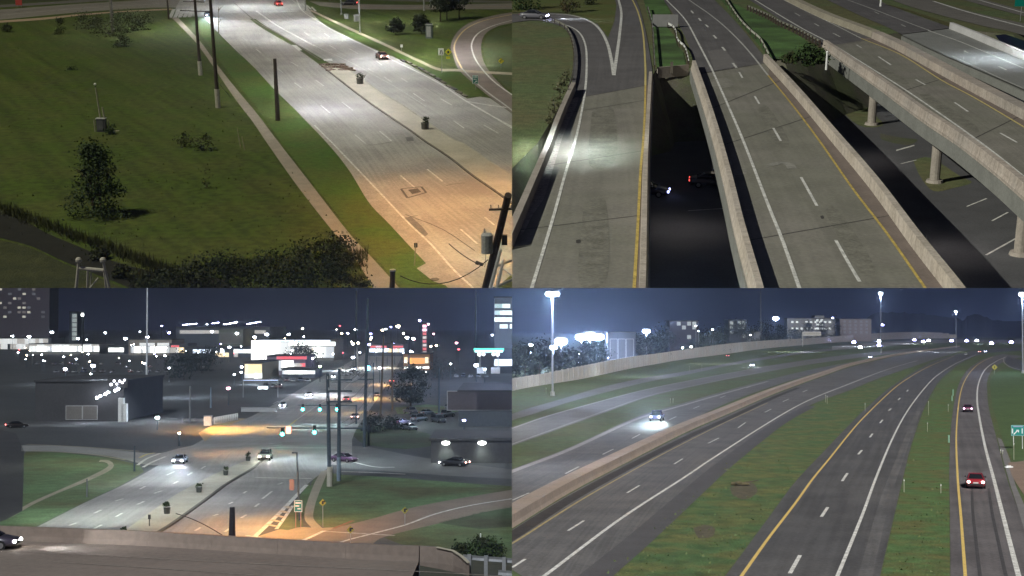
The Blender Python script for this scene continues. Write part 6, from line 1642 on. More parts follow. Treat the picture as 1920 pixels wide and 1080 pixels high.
# ================================================================== PLACE 4: highway curve (seen lower right)
use(P4)
M_grass4 = mat("highway_grass", (.080, .112, .044), .95, .30, .7, 5, tint=(.080, .088, .034), tscale=.06, bump=.1)
M_grass4o = mat("olive_median_grass", (.108, .118, .040), .95, .42, .6, 6, tint=(.056, .108, .038), tscale=.20, bump=.12)
M_grass4g = mat("green_gore_grass", (.070, .128, .042), .95, .30, .7, 5, tint=(.100, .104, .036), tscale=.24, bump=.1)
M_asph4 = mat("curve_asphalt", (.098, .097, .098), .8, .24, .2, 3, tint=(.116, .112, .109), tscale=.05, streak=.55)
M_asph4d = mat("dark_new_asphalt", (.072, .071, .073), .8, .24, .2, 3, tint=(.088, .086, .086), tscale=.06, streak=.55)
M_asph4p = mat("pale_old_asphalt", (.145, .140, .135), .8, .2, .2, 3, tint=(.125, .122, .118), tscale=.05, streak=.45)
M_shd4 = mat("shoulder_asphalt", (.074, .072, .075), .85, .15, .3, 4, streak=.15)
M_ramp4 = mat("curving_ramp_asphalt", (.098, .090, .092), .8, .24, .2, 3, tint=(.115, .108, .11), tscale=.06, streak=.55)
M_bar4 = mat("median_barrier_concrete", (.31, .245, .195), .85, .12, .3, 3, tint=(.28, .23, .195), tscale=.08)
M_noise = mat("noise_wall_concrete", (.60, .55, .50), .9, .10, .2, 2, tint=(.55, .54, .50), tscale=.05)
M_line4 = mat("pale_edge_band", (.26, .25, .245), .8, .2, .6, 4)
M_yel4 = mat("curve_yellow_paint", (.62, .45, .14), .7, .15, 2, 8)

mb = MB(); mb.add([(-900, 30, 0), (2500, 30, 0), (3500, 9000, 0), (-900, 9000, 0)], [(0, 1, 2, 3)])
structure("highway_ground", mb, M_grass4)

# ---- roads from the wall outwards
rA = road("frontage_road", [(900,797),(960,776),(993,765),(1053,748),(1120,728),(1200,710),(1280,697),(1360,682),(1430,670),(1530,656),(1640,648),(1720,642)], [(900,812),(960,788),(1000,776),(1060,756),(1130,737),(1210,717),(1285,703),(1360,687),(1430,675),(1530,660),(1640,651),(1720,644)], M_asph4p, .02)
rC = road("outer_carriageway", [(900,826),(960,803),(1027,780),(1120,754),(1200,733),(1280,716),(1360,701),(1440,686),(1520,674),(1600,664),(1680,656),(1740,650)], [(900,862),(960,836),(1040,807),(1135,773),(1210,746),(1280,729),(1360,712),(1440,697),(1520,683),(1600,672),(1680,662),(1740,655)], M_asph4p, .02)
stripe(rC, [(900,822),(960,803),(1027,780),(1120,754),(1200,733),(1280,716),(1440,686)], .55, M_line4)
stripe(rC, [(900,858),(960,833),(1040,804),(1135,770),(1210,744),(1280,727),(1440,695)], .35, M_line4)
rE = road("inner_carriageway", [(900,905),(960,880),(1053,845),(1120,815),(1165,794),(1210,776),(1280,756),(1360,733),(1440,712),(1520,693),(1600,678),(1680,664),(1750,655),(1800,650)], [(900,990),(960,964),(1040,924),(1135,874),(1210,838),(1280,796),(1360,757),(1440,727),(1520,702),(1600,681.5),(1680,666.5),(1750,657),(1800,651.5)], M_asph4, .02)
stripe(rE, [(900,910),(960,884),(1053,849),(1120,819),(1165,798),(1210,780),(1280,760),(1360,737),(1440,715)], .9, M_line4)
dashes(rE, [(960,938,992,924),(1060,888,1085,875),(1090,905,1115,891),(1130,852,1150,842),(1185,822,1200,814),(1240,812,1255,804),(1255,787,1268,781),(1300,766,1312,761),(1350,746,1360,742),(1400,727,1410,723)], .22, M_faded)
# median barrier
bt = [(900,1024),(960,990),(1060,928),(1167,871),(1280,813),(1360,778),(1440,743),(1497,721),(1550,702),(1600,685),(1680,667),(1760,655),(1800,650)]
c = path(bt, 0, 5)
t = thing("median_barrier", "long brown concrete barrier curving between the two carriageways", "median barrier", (0, 0, 0))
q = resample(c, 181)
for i in range(60):
    sg = q[i*3:i*3 + 4]; d_ = (sg[-1] - sg[-2]).normalized()
    MB().sweep(sg[:-1] + [sg[-1] - d_ * .06], [(.05, 0), (-.08, .32), (-.16, .95), (-1.9, .95), (-2.0, .32), (-2.1, 0)]).build("barrier_segment", M_bar4, t)
rF = road("near_carriageway", [(900,1030),(960,993),(1060,931),(1167,873),(1280,816),(1360,780),(1440,745),(1497,723),(1550,704),(1600,687),(1680,668),(1760,656),(1800,651)], [(1050,1125),(1110,1080),(1200,1007),(1285,937),(1347,877),(1407,830),(1463,790),(1522,758),(1597,730),(1640,712),(1680,698),(1730,681),(1780,665),(1820,655)], M_asph4, .02)
stripe(rF, [(900,1052),(960,1019),(1085,940),(1210,869),(1280,832),(1360,792),(1440,755)], .22, mat("faint_yellow", (.33,.27,.13), .8, .2, 1, 6))
dashes(rF, [(1065,995,1095,976),(1176,924,1199,910),(1264,870,1280,860),(1328,831,1348,821),(1384,802,1398,792),(1434,773,1446,767),(1468,753,1479,748),(1505,735,1514,731),(960,1064,985,1048)], .22, M_paint)
stripe(rF, [(960,1120),(1020,1080),(1160,975),(1280,897),(1335,860),(1440,793),(1513,752),(1597,718),(1660,694),(1720,676)], .30, M_paint)
stripe(rF, [(1075,1120),(1105,1090),(1200,1010),(1290,930),(1347,880),(1400,838),(1460,794),(1520,761)], 2.2, M_shd4, "shoulder_band", .028)
rH = road("two_lane_road", [(1325,1120),(1360,1080),(1440,972),(1490,905),(1548,843),(1592,797),(1625,765),(1662,732),(1690,712),(1722,692),(1752,677),(1800,663),(1842,656),(1900,652),(1980,651)], [(1640,1120),(1650,1080),(1680,952),(1697,880),(1707,840),(1730,772),(1757,720),(1783,694),(1806,678),(1835,666),(1870,660),(1930,657),(1980,656)], M_asph4d, .022)
stripe(rH, [(1360,1120),(1390,1080),(1440,1010),(1490,945),(1523,899),(1555,860),(1600,804),(1633,769),(1672,732),(1700,711),(1740,688),(1790,667)], .24, M_yel4)
stripe(rH, [(1552,1120),(1570,1080),(1615,970),(1642,897),(1673,823),(1703,768),(1742,718),(1767,697),(1795,680),(1830,665)], .26, M_paint)
dashes(rH, [(1481,1075,1500,1041),(1540,969,1552,951),(1579,902,1589,887),(1609,852,1616,844),(1631,820,1636,813),(1650,793,1655,787),(1666,770,1671,766),(1684,750,1688,746),(1700,734,1703,731)], .28, M_paint)
stripe(rH, [(1615,1110),(1640,1010),(1660,935),(1680,880),(1700,826),(1722,770)], .9, M_asph4, "worn_track", .03)
rJ = road("curving_ramp", [(1781,1120),(1782,1080),(1781,960),(1780,880),(1783,803),(1790,752),(1798,720),(1812,696),(1830,681),(1850,671),(1880,664)], [(1940,1120),(1925,1010),(1905,945),(1888,897),(1868,820),(1854,765),(1851,735),(1851,715),(1858,697),(1870,685),(1892,675),(1925,668)], M_ramp4, .024)
stripe(rJ, [(1813,1120),(1810,1080),(1802,972),(1796,900),(1793,820),(1798,753),(1807,718),(1823,693),(1842,678),(1862,669)], .22, M_yel4)
stripe(rJ, [(1922,1120),(1910,1080),(1877,952),(1863,897),(1847,837),(1835,775),(1832,745),(1835,718),(1847,693),(1867,678),(1887,668.5)], .34, M_paint)
stripe(rJ, [(1887,668.5),(1882,673),(1884,681),(1897,689),(1925,696)], .5, M_line4, "edge_line", .04)
rK = road("merging_ramp", [(1888,668),(1900,672),(1930,676),(1980,680)], [(1884,678),(1894,688),(1912,695),(1980,704)], mat("dark_merge_asphalt", (.065,.066,.072), .8, .1, .2, 3), .026)
rL = road("pale_shoulder", [(1870,820),(1880,858),(1893,905),(1908,952),(1926,1012),(1950,1090)], [(1878,824),(1895,866),(1903,906),(1922,950),(1945,1010),(1970,1090)], mat("pale_shoulder_concrete", (.16,.155,.155), .85, .15, .4, 4), .03)
patch("paved_gore", [(1890,868),(1905,866),(1980,872),(1980,1000),(1940,955),(1915,920),(1898,893)], mat("brown_paved_gore", (.21,.155,.12), .9, .15, .4, 4), .034, 2)
patch("olive_median", [(1112,1090),(1200,1009),(1286,939),(1348,879),(1408,832),(1464,792),(1523,760),(1598,732),(1680,700),(1715,690),(1690,711),(1661,731),(1624,764),(1591,796),(1547,842),(1489,904),(1439,971),(1350,1090)], M_grass4o, .012)
patch("green_gore", [(1651,1090),(1681,953),(1698,881),(1708,841),(1731,773),(1758,721),(1790,695),(1812,696),(1797,721),(1789,753),(1782,803),(1779,880),(1780,960),(1781,1090)], M_grass4g, .014)
patch("bright_bank", [(1856,716),(1863,700),(1890,690),(1980,708),(1980,870),(1900,866),(1880,822),(1860,760)], mat("bright_bank_grass", (.070,.115,.040), .95, .25, .7, 5, tint=(.06,.095,.035), tscale=.09, bump=.08), .014)
far_road = road("far_road", [(1560,649),(1620,644),(1700,639),(1800,636.5),(1900,637.5),(1990,641)], [(1560,656),(1620,651.5),(1700,645.5),(1800,642.5),(1900,643.5),(1990,648)], mat("far_pale_road", (.26, .255, .25), .8, .15, .1, 1), .03)
stripe(rF, [(900,1042),(960,1005),(1060,941),(1167,882),(1280,824),(1360,787),(1440,750),(1497,727)], 1.3, mat("barrier_foot_dark", (.040,.036,.034), .9, .3, .8, 4), "dark_band", .028)  # darker band along the foot of the median barrier
# tyre marks on the ramp
for k in (-.8, .8):
    c2 = path([(1838,915),(1842,960),(1850,1010),(1862,1080),(1872,1120)], .034)
    MB().strip(offset(c2, k - .12), offset(c2, k + .12)).build("tyre_mark", mat("tyre_mark", (.055,.053,.056), .9, .2, 1, 4), rJ)

# ---- noise wall of panels and posts
wb = [(900,752),(960,733),(1017,722),(1087,711),(1177,692),(1233,682),(1280,674),(1360,664),(1430,654),(1530,645),(1600,640),(1680,636),(1760,634.6),(1794,634.4)]
wt = [(900,728),(960,710),(1017,701),(1087,687),(1177,670),(1233,663),(1280,656),(1360,645),(1430,639),(1530,633.5),(1600,628),(1680,623.2),(1760,623.6),(1794,629)]
cb_ = catmull(wb, 6); ct_ = catmull(wt, 6)
t = thing("noise_barrier", "long pale noise wall of concrete panels along the far side of the highway", "noise wall", (0, 0, 0))
pp = [PL.g(a.x, a.y) for a in cb_]; hh = [PL.zat(p, b.y) for p, b in zip(pp, ct_)]
# equal panels along the wall
d = [0.0]
for a, b in zip(pp[:-1], pp[1:]): d.append(d[-1] + (b - a).length)
def wal(s_):
    j = 0
    while j < len(d) - 2 and d[j+1] < s_: j += 1
    k = (s_ - d[j]) / (d[j+1] - d[j]); return pp[j].lerp(pp[j+1], k), hh[j] + (hh[j+1] - hh[j]) * k
n_ = 0; s_ = 0.0
pw_ = 7.2
while s_ < d[-1] - pw_ and n_ < 190:
    step = pw_ if s_ < 500 else pw_ * 3
    (a, ha), (b, hb) = wal(s_), wal(min(s_ + step, d[-1]))
    hm = min((ha + hb) / 2, 14) + (R.uniform(-.03, .03))
    mid = (a + b) / 2; an = math.atan2(b.y - a.y, b.x - a.x); L_ = (b - a).length
    MB().box((mid.x, mid.y, hm / 2), (L_ - .42, .3, hm), an).build("wall_panel", M_noise, t)
    MB().box((a.x, a.y, hm / 2 + .05), (.55, .6, hm + .1), an).build("post", mat("noise_wall_post", (.46,.43,.39), .9, .1, .5, 3), t)
    s_ += step; n_ += 1

# ---- hills, houses and trees behind
rr = random.Random(9); vs_ = []; fs = []
prof = [(1540,629),(1600,612),(1640,588),(1680,586),(1720,588),(1760,593),(1790,596),(1806,600),(1815,592),(1835,590),(1850,596),(1870,601),(1900,602),(1960,600),(2040,598)]
hp = catmull(prof, 5); n_ = len(hp); D = 3600
for i, p in enumerate(hp):
    x = (p.x - 960) / F * D; z = 16 + (618 - p.y) / F * D + mnoise.noise(Vector((p.x * .09, 0, 0))) * 4 + mnoise.noise(Vector((p.x * .35, 4, 0))) * 2.5
    for j, (f_, w) in enumerate(((-700, 0.02), (-350, .55), (0, 1.0), (600, .7), (1200, 0))): vs_.append((x * (D + f_) / D, D + f_, z * w))
for i in range(n_ - 1):
    for j in range(4): a = i*5 + j; fs.append((a, a + 5, a + 6, a + 1))
mb = MB(); mb.add(vs_, fs); o = structure("hills", mb, mat("dark_wooded_hill", (.020, .026, .026), .95, .3, .01, .06))
# apartment blocks
def ab(label, x0, x1, y0, y1, depth, m, rows, name="apartment_block"): return building(name, label, x0, x1, y0, y1, depth, m, rows, cat="building")
Wd = glow("flat_window_dark", (.30, .32, .36), .10); Wl = glow("flat_window_lit", (.75, .80, .80), .55)
M_flat = mat("pale_flats_wall", (.34,.35,.36), .9, .1, .05, .6); M_flat2 = mat("rosy_flats_wall", (.26,.23,.23), .9, .1, .05, .6)
ab("long pale apartment block on the skyline above the overhead sign", 1476, 1566, 640, 597, 22, M_flat, [(f, 2.6, evenly(9, 3.4, skip=.2, seed=int(f*90)), Wl if i % 2 else Wd) for i, f in enumerate((.42, .56, .70, .84))])
ab("taller stair head block at the end of the long pale flats", 1528, 1546, 640, 592, 20, M_flat, [(f, 2.6, evenly(2, 3.6), Wl) for f in (.50, .66, .82)])
ab("rosy apartment block right of the pale flats", 1575, 1634, 640, 598, 22, M_flat2, [(f, 2.8, evenly(5, 3.0), Wd) for f in (.40, .56, .72, .88)])
ab("greenish grey warehouse behind the noise wall", 1140, 1192, 686, 624, 30, mat("greenish_shed", (.05,.055,.06), .9, .1, .1, .8), [(.5, 9, evenly(3, 3.0), mat("shed_panel", (.065,.065,.065), .9, .1, .2, 1))], "warehouse")
ab("dark flats with dim windows behind the trees in the middle", 1366, 1400, 655, 600, 24, mat("dark_flats", (.045,.05,.055), .9, .1, .05, .6), [(f, 2.4, evenly(4, 2.4, skip=.4, seed=int(f*70)), glow("flat_window_faint", (.45, .5, .5), .14)) for f in (.45, .6, .75, .9)])
ab("dark blocky flats left of the light pole", 1255, 1310, 662, 602, 24, mat("dark_flats_violet", (.040,.038,.052), .9, .1, .05, .6), [(f, 2.4, evenly(5, 2.4, skip=.6, seed=int(f*60)), glow("flat_window_faint", (.45, .5, .5), .14)) for f in (.5, .65, .8, .92)])
ab("low pale roofed house between the trees by the light pole", 1400, 1425, 652, 622, 16, mat("pale_house_wall", (.17,.18,.19), .9, .1, .1, 1), [(.5, 2.2, evenly(2, 3), Wd)], "house")
def behind(x, off):
    """ground point off metres beyond the noise wall that shows at photo column x"""
    lo, hi = 0.0, d[-1] - 1.0; q = None
    for _ in range(40):
        m_ = (lo + hi) / 2
        a, _h = wal(m_); b, _h = wal(m_ + .9)
        dr = Vector((b.x - a.x, b.y - a.y, 0)).normalized()
        q = a + Vector((-dr.y, dr.x, 0)) * off
        wp = PL.M @ q
        if 960 + F * wp.x / wp.y < x: lo = m_
        else: hi = m_
    return q
# trees standing behind the wall
Lf4 = leafmat("night_leaves", (.035, .050, .052), (.026, .040, .034)); Lf4g = leafmat("night_leaves_green", (.030, .042, .020), (.045, .055, .022))
tl = [(958,742,658,5.0,"at the left edge behind the noise wall"),(985,736,652,4.4,"second from the left behind the noise wall"),(1012,728,645,4.6,"beside the tall lamp mast"),(1040,722,662,4.2,"under the large pair of lights"),(1068,716,655,4.6,"right of the first large light"),(1098,712,650,4.2,"under the widest light"),(1125,708,640,4.4,"just left of the greenish warehouse"),(1200,696,632,4.2,"left half under the lone bright lamp"),(1222,692,634,4.0,"right half under the lone bright lamp"),(1245,688,612,4.6,"beside the dark blocky flats"),(1330,668,618,4.4,"left of the bright tip of the red car's wall"),(1346,666,616,4.6,"yellowish by the wall lamp"),(1362,664,610,4.4,"in front of the dim windowed flats"),(1392,660,604,5.2,"before the pale roofed house"),(1412,657,616,5.0,"dark, close left of the light pole"),(1436,654,606,5.0,"dark, close right of the light pole"),(1462,652,610,5.4,"under the single round lamp"),(1486,650,616,5.4,"at the left foot of the pale flats"),(1514,648,608,5.6,"before the pale flats at the middle"),(1542,646,606,5.8,"before the taller stair head"),(1566,645,600,6.0,"between pale and rosy flats"),(1592,644,612,6.2,"before the rosy flats"),(1300,674,640,3.0,"low, by the middle of the wall")]
for i, (x, y, yt, rx, lab) in enumerate(tl):
    p = behind(x, 8.5); h = PL.zat(p, yt)
    tree("tree", "dark leafy tree " + lab, "tree", p, min(8.0, rx * p.y / 420), h, 720, .42 + .0006 * p.y * .35, Lf4g if x in (1346, 1330) else Lf4, "egg" if i % 3 else "round", h * .12, 500 + i, "trees behind the noise wall")
# ---- light masts and lamps
def mast(x, yb, yt, rp_, label, gm, pw=0, twin=False, r=.28, name="high_mast"):
    p = PL.g(x, yb) if name == "high_mast" else behind(x, 22 if rp_ > 4 else 7); h = PL.zat(p, yt); k = PL.mpp(p); t = thing(name, label, "light mast", p)
    MB().tube((0, 0, 0), (0, 0, h), r, r * .6, 8).build("mast", mat("mast_steel", (.30,.32,.34), .6, .08, 1, 4), t)
    MB().tube((0, 0, 0), (0, 0, 1.0), r*2, r*2, 8).build("base", M_grey, t)
    for s_ in ((-1, 1) if twin else (0,)):
        if twin: MB().tube((0, 0, h - .3), (s_ * rp_ * k * .9, 0, h + .2), .12, .1, 6).build("arm", M_metal, t)
        hd = MB().box((s_ * rp_ * k * .8, 0, h + rp_*k*.45), (rp_*k*1.2, rp_*k*.8, rp_*k*.3)).build("lamp_head", M_grey, t)
        MB().ball((s_ * rp_ * k * .75, 0, h), rp_ * k * .72, 10, (1.15, .85, .7)).build("lens", gm, hd)
    if pw: lamp(P4, "POINT", (p.x, p.y - 1.0, h - 1.6), pw * (.9 if name == "high_mast" else 3.0), (.48, .64, 1.0), radius=.5)
    return t
G4 = glow("flood_white", (.86, .93, 1.0), 30); G4b = glow("flood_blue", (.48, .60, 1.0), 40)
mast(1036, 742, 551, 8.5, "tall twin headed lamp mast before the noise wall at left", G4, 30000, True)
mast(1652, 662, 550, 5.0, "tall mast with a bright head above the right of the flats", G4, 26000)
mast(1793, 652, 584, 3.0, "slender far mast against the dark hill", G4, 12000)
mast(1918, 700, 552, 8.0, "bright mast head cut by the right edge of the sky", G4, 16000)
mast(1427, 652, 528, 3.0, "pale light pole running out of the top beside the trees", G4)
for (x, y, yb, rp_, lab, pw) in ((995,647,728,4.6,"small white lamp over the trees at far left",2500),(1052,640,722,15.0,"large glaring lamp left of the widest one",14000),(1038,651,724,9.0,"lower companion of the large glaring lamp",5000),(1090,632,712,14.0,"left part of the widest glaring light",11000),(1106,630,711,16.0,"middle of the widest glaring light",14000),(1122,632,710,14.0,"right part of the widest glaring light",9000),(1212,621,694,9.0,"lone bright lamp over the trees right of the warehouse",8000),(1455,597,652,7.0,"single round lamp left of the pale flats",9000),(1336,651,668,3.2,"lamp on the noise wall above the red car",900),(1280,652,672,2.4,"left of two small lamps on the wall",0),(1296,650,670,2.4,"right of two small lamps on the wall",0),(1305,611,664,1.6,"tiny upper lamp on the dark flats",0),(1310,621,664,1.4,"tiny lower lamp on the dark flats",0),(1336,618,662,1.8,"tiny lamp over the yellowish tree",0),(1655,609,650,3.0,"small blue lamp on the mast's lower part",0),(1562,596,640,2.2,"blue lamp at the gable of the pale flats",0),(1085,664,716,1.8,"upper tiny lamp by the wall at left",0),(1085,680,716,2.0,"lower tiny lamp by the wall at left",0),(1140,671,708,1.8,"tiny blue lamp at the warehouse foot",0),(1407,628,654,1.8,"dim lamp on the pale roofed house",0)):
    mast(x, yb, y, rp_, lab, G4b if rp_ > 5 else G_lampw if x not in (1655, 1562, 1140) else G_lampb, pw, False, .2, "flood_lamp")
# ---- overhead sign
p = PL.g(1505, 650); k = PL.mpp(p); t = thing("overhead_sign", "pale overhead sign panel on one post beside the noise wall", "road sign", p)
z0, z1 = PL.zat(p, 629.5), PL.zat(p, 622)
MB().tube((0, 0, 0), (0, 0, z1), .28, .25, 8).build("post", M_white, t)
MB().box((17*k, 0, (z0 + z1) / 2), (35*k, .3, z1 - z0)).build("panel", mat("pale_sign_panel", (.55,.52,.46), .6, .08, .5, 3), t)
for q in (.12, .88): MB().box((17*k, -.2, z0 + (z1 - z0) * q), (35*k, .15, .35)).build("frame", M_white, t)
for j in range(7): MB().box(((4 + j*4.4)*k, -.22, (z0 + z1)/2), (1.6*k, .1, (z1 - z0)*.28)).build("lettering", M_grey, t)
# ---- signs at the right
p = PL.g(1909, 842); k = PL.mpp(p); z1 = PL.zat(p, 797); w = 26 * k; h = 20 * k
sign("exit_sign", "teal exit sign with a white arrow on two posts at the right edge", p, w, h, z1 - h, mat("teal_exit_sheet", (.01,.22,.20), .5, .05, 1, 5), 2, 0, False, mat("pale_sign_border", (.16,.34,.34), .5, .05, 1, 5),
     [(M_white, [(-w*.18, h*.30, .14, h*.5, 45), (-w*.04, h*.52, .34, .12), (w*.03, h*.43, .12, .34), (-w*.40, h*.45, .16, h*.45), (w*.30, h*.45, .14, h*.5)]), (mat("sign_title_band", (.30,.36,.50), .5, .05, 1, 5), [(0, h*.86, w*.7, h*.10)])], post_m=M_white)
p = PL.g(1865, 702); z1 = PL.zat(p, 683); q = 11 * PL.mpp(p)
sign("warning_sign", "small pale yellow diamond sign inside the ramp curve", p, q, q, z1 - q, mat("dull_yellow_sign", (.36,.34,.07)), diamond=True, glyphs=[(M_dark, [(0, q*.5, q*.12, q*.4)])])
# ---- delineators
def delin(x, y, yt, label, m=mat("weathered_post", (.34, .36, .26), .8, .1, 1, 5), r=.045):
    p = PL.g(x, y); h = PL.zat(p, yt); t = thing("delineator_post", label, "delineator", p, 0, "roadside delineator posts")
    MB().tube((0, 0, 0), (0, 0, h), r, r, 6).build("post", m, t); MB().box((0, -.06, h - .14), (.09, .03, .14)).build("reflector", M_white, t)
for (x, y, yt, lab) in ((1695,923,898,"pale post at the left edge of the green gore"),(1764,925,907,"reddish topped post near the ramp's left edge"),(1741,778,752,"post on the gore beside the two lane road"),(1739,810,792,"low post further down the gore edge"),(1778,772,758,"small post on the verge left of the first ramp car"),(1548,754,740,"post on the olive median by the near carriageway"),(1551,757,742,"second post close by on the olive median"),(1257,756,747,"left of two posts above the truck"),(1262,756,747,"right of two posts above the truck"),(1024,738,727,"left faint post below the noise wall"),(1034,738,727,"right faint post below the noise wall"),(1293,698,686,"left post below the middle of the wall"),(1316,696,684,"right post below the middle of the wall"),(1876,850,842,"left stub by the pale shoulder"),(1880,852,843,"right stub by the pale shoulder"),(1901,862,830,"slim post under the exit sign"),(1622,770,756,"faint post on the olive median top")):
    delin(x, y, yt, lab)
# green reflectors along the ramp edge
for i, (x, y, yt) in enumerate(((1787,742,730),(1785,752,742),(1779,830,816))):
    delin(x, y, yt, ("upper", "middle", "lower")[i] + " greenish marker along the ramp's left verge", mat("greenish_marker", (.25,.45,.33), .7, .1, 1, 5), .12)
# debris in the median: a log and scraped earth
p = PL.g(1390, 911); t = thing("log", "fallen log lying in the olive grass median", "log", p)
MB().tube((-1.0, .2, .22), (.8, -.2, .2), .2, .16, 9).build("trunk", mat("log_wood", (.10,.085,.045), .9, .3, 2, 9), t)
MB().tube((.2, 0, .3), (1.9, .5, .55), .09, .04, 6).build("branch", M_bark, t); MB().ball((-.3, -.1, .3), .3, 8, (1.2, .8, .8)).build("burl", mat("log_wood", (.10,.085,.045)), t)
patch("bare_earth", [(1368,914),(1392,905),(1412,906),(1420,922),(1400,936),(1376,930)], mat("bare_soil", (.085,.075,.05), .95, .3, 1, 5), .02, 3)
patch("bare_earth", [(1300,990),(1320,984),(1340,990),(1335,1006),(1310,1008)], mat("bare_soil", (.085,.075,.05)), .02, 3)
p = PL.g(1891.5, 877); t = thing("lit_marker", "small white glint on the paved gore by the exit sign", "marker", p)
MB().box((0, 0, .08), (.9, .3, .16)).build("block", M_white, t); MB().box((0, 0, .2), (.5, .16, .1)).build("reflector", M_white, t)
# grass tufts over the near medians
mbg = MB(); rr = random.Random(17)
for i in range(4000):
    x, y = rr.uniform(1110, 1790), rr.uniform(735, 1080)
    if not (1.0 > 0):
        continue
    # keep to the two grass areas
    la = 1112 + (1080 - y) * (1.155) if y > 860 else 1365 + (860 - y) * 1.65
    lb = 1360 + (1080 - y) * .76 if y > 850 else 1535 + (850 - y) * 1.02
    ga = 1655 + (1080 - y) * .235 if y > 840 else 1712 + (840 - y) * .36
    if not ((la + 8 < x < lb - 4) or (ga + 4 < x < 1776)): continue
    p = PL.g(x, y)
    if mnoise.noise(Vector((p.x * .25, p.y * .09, 7))) + rr.gauss(0, .25) < .05: continue
    hh_ = rr.uniform(.05, .22); a = rr.uniform(0, 3.14); w = rr.uniform(.04, .13)
    dx, dy = math.cos(a) * w, math.sin(a) * w
    mbg.add([(p.x - dx, p.y - dy, 0), (p.x + dx, p.y + dy, 0), (p.x + rr.gauss(0, .08), p.y + rr.gauss(0, .08), hh_)], [(0, 1, 2)])
o = mbg.build("grass_tufts", leafmat("tuft_blades", (.125, .140, .050), (.085, .130, .050))); o["kind"] = "stuff"
# ---- vehicles
def c4(x, y, kind, col, x1, y1, label, head=None, tail=None, pw=0, reach=14, grp=None, s=1.0):
    p = PL.g(x, y); rz = head_to(x, y, x1, y1); car("parked_car" if kind != "pickup" else "pickup_truck", kind, col, p, rz, label, head, tail, grp, s)
    if pw: beams(p, rz, pw, reach, COOL)
c4(1829, 913, "sedan", (.30, .02, .03), 1824, 880, "red car with lit tail lights on the curving ramp", None, glow("tail_light_pink", (1, .55, .55), 9), 1500, 12)
c4(1815, 772, "sedan", (.16, .03, .08), 1818, 750, "purple tinted car ahead of the red car on the ramp", None, glow("tail_light_lilac", (1, .62, .95), 6), 700, 12)
c4(1232, 789, "pickup", (.09, .09, .28), 1190, 808, "dark blue pickup with glaring headlights on the inner carriageway", glow("headlight_truck", (.80, .86, 1.0), 14), None, 7500, 9)
c4(1411, 687, "sedan", (.20, .18, .35), 1385, 694, "blue lit car with headlights on the outer carriageway", HB, None, 2600, 12)
c4(1365, 669, "sedan", (.14, .05, .16), 1395, 663, "violet and red car close under the noise wall", HB, glow("tail_light_red", (1, .18, .16), 7), 0)
c4(1632, 671, "sedan", (.3, .3, .35), 1610, 677, "white eyed car nearest the median barrier far up the curve", HB, None, 1800, 14)
far = [(1617,651,"left of the far cluster by the wall"),(1604,641,"furthest left on the far road"),(1652,647,"upper right in the far cluster"),(1651,639,"highest in the far cluster"),(1717,632.5,"faint on the distant rise"),(1734,640,"pale blue in the far middle"),(1744,638,"next to the pale blue one"),(1787,638.5,"beneath the slender mast"),(1815,638.5,"right of the slender mast"),(1834,638,"before the dark hill"),(1862,643,"blue, further right"),(1899,641,"last at the right")]
for i, (x, y, lab) in enumerate(far):
    yy = max(y + 2.0, 638.5); p = PL.g(x, yy); k = PL.mpp(p)
    t = thing("distant_car", "distant car's headlights " + lab, "car", p, math.radians(200), "distant cars on the far road")
    s_ = 1.0
    link("body", car_parts("sedan")["hull"].mesh("body", paint((.2,.2,.25)), True), t); link("cabin_glass", car_parts("sedan")["house"], t)
    for sy in (-.62, .62): link("headlight", MB().ball((2.3, sy, .7), min(2.8 * k, 1.8), 8).mesh("headlight", G_lampb if i % 3 else G_lampw), t)
c4(1811, 666, "sedan", (.5, .5, .5), 1790, 670, "small pale car on the two lane road far up", None, None)
c4(1837, 661, "sedan", (.2, .05, .05), 1860, 657, "small car with red lights where the roads join", None, G_tailhot)
c4(1848, 660.5, "sedan", (.3, .3, .4), 1825, 664, "small car with white lights beside the red one", HB, None)

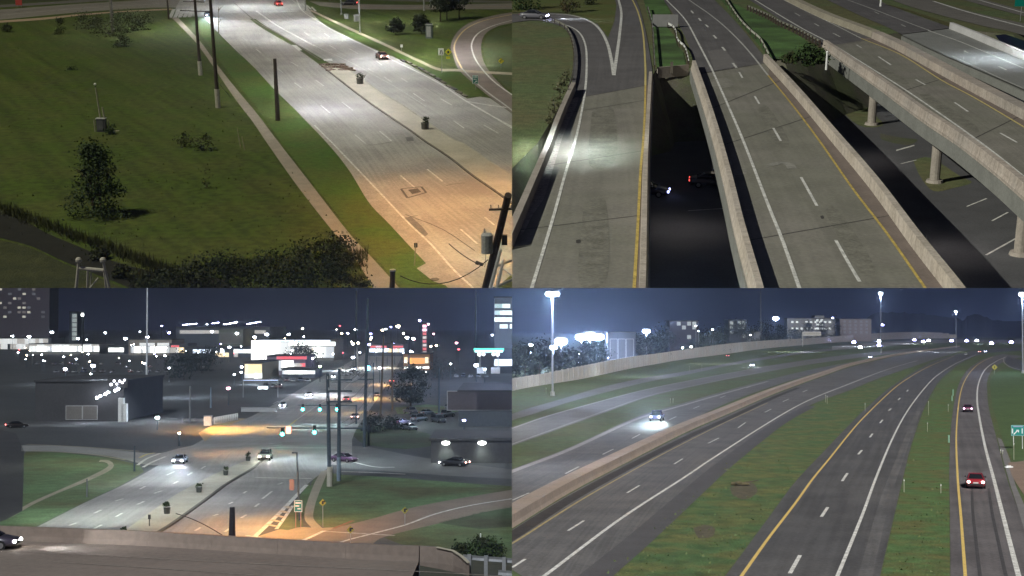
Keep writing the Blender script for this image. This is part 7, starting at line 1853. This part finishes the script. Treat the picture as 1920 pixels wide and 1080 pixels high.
# ================================================================== night haze round the camera and all four places
hm = bpy.data.materials.new("night_haze"); hm.use_nodes = True
hn, hl = hm.node_tree.nodes, hm.node_tree.links
hn.clear()
ho = hn.new("ShaderNodeOutputMaterial"); hv = hn.new("ShaderNodeVolumePrincipled")
hv.inputs["Color"].default_value = (.72, .82, 1.0, 1); hv.inputs["Density"].default_value = HAZE; hv.inputs["Anisotropy"].default_value = .8
hl.new(hv.outputs[0], ho.inputs["Volume"])
b_ = MB(); b_.box((0, 0, 0), (1, 1, 1))
me = b_.mesh("haze", hm)
haze = bpy.data.objects.new("haze", me); scene.collection.objects.link(haze)
haze["kind"] = "stuff"
haze.location = (0, 4800, 600); haze.scale = (9200, 10400, 2000)

# ================================================================== end each place at the edge of its own quarter of the view
bpy.context.view_layer.update()
def trim(p):
    done = {}
    pl = ((Vector((0, 0, 0)), Vector((p.sx, 0, 0))), (Vector((0, 0, 0)), Vector((0, 0, p.sz))))
    for o in list(p.objs):
        if o.type != 'MESH' or not o.data.vertices: continue
        mw = o.matrix_world; n = 0
        bb = [mw @ Vector(c) for c in o.bound_box]
        cut = [k for k, (c, d) in enumerate(pl) if min((b - c).dot(d) for b in bb) < 1e-4]
        if not cut: continue
        out = any(max((b - pl[k][0]).dot(pl[k][1]) for b in bb) < 1e-4 for k in cut)
        if out:
            p.objs.remove(o)
            if o.children:
                continue_ = [c for c in o.children]
                for c in continue_:
                    w = c.matrix_world.copy(); c.parent = o.parent; c.matrix_world = w
            bpy.data.objects.remove(o); continue
        if o.data.users > 1: o.data = o.data.copy()
        inv = mw.inverted(); bm = bmesh.new(); bm.from_mesh(o.data)
        for k in cut:
            c, d = pl[k]
            lc = inv @ c; ld = (inv.to_3x3() @ d)
            ld = (mw.to_3x3().transposed() @ d).normalized()
            r = bmesh.ops.bisect_plane(bm, geom=bm.verts[:] + bm.edges[:] + bm.faces[:], plane_co=lc, plane_no=ld, clear_inner=True, dist=1e-5)
            ed = [g for g in r["geom_cut"] if isinstance(g, bmesh.types.BMEdge) and g.is_valid]
            if ed and len(bm.faces) < 3000:
                try: bmesh.ops.holes_fill(bm, edges=ed, sides=0)
                except Exception: pass
        bm.to_mesh(o.data); bm.free(); o.data.update()
for p in (P1, P2, P3, P4): trim(p)
# empties whose parts all fell outside
for p in (P1, P2, P3, P4):
    for o in list(p.objs):
        try:
            if o.type == 'EMPTY' and not o.children: p.objs.remove(o); bpy.data.objects.remove(o)
        except ReferenceError: pass
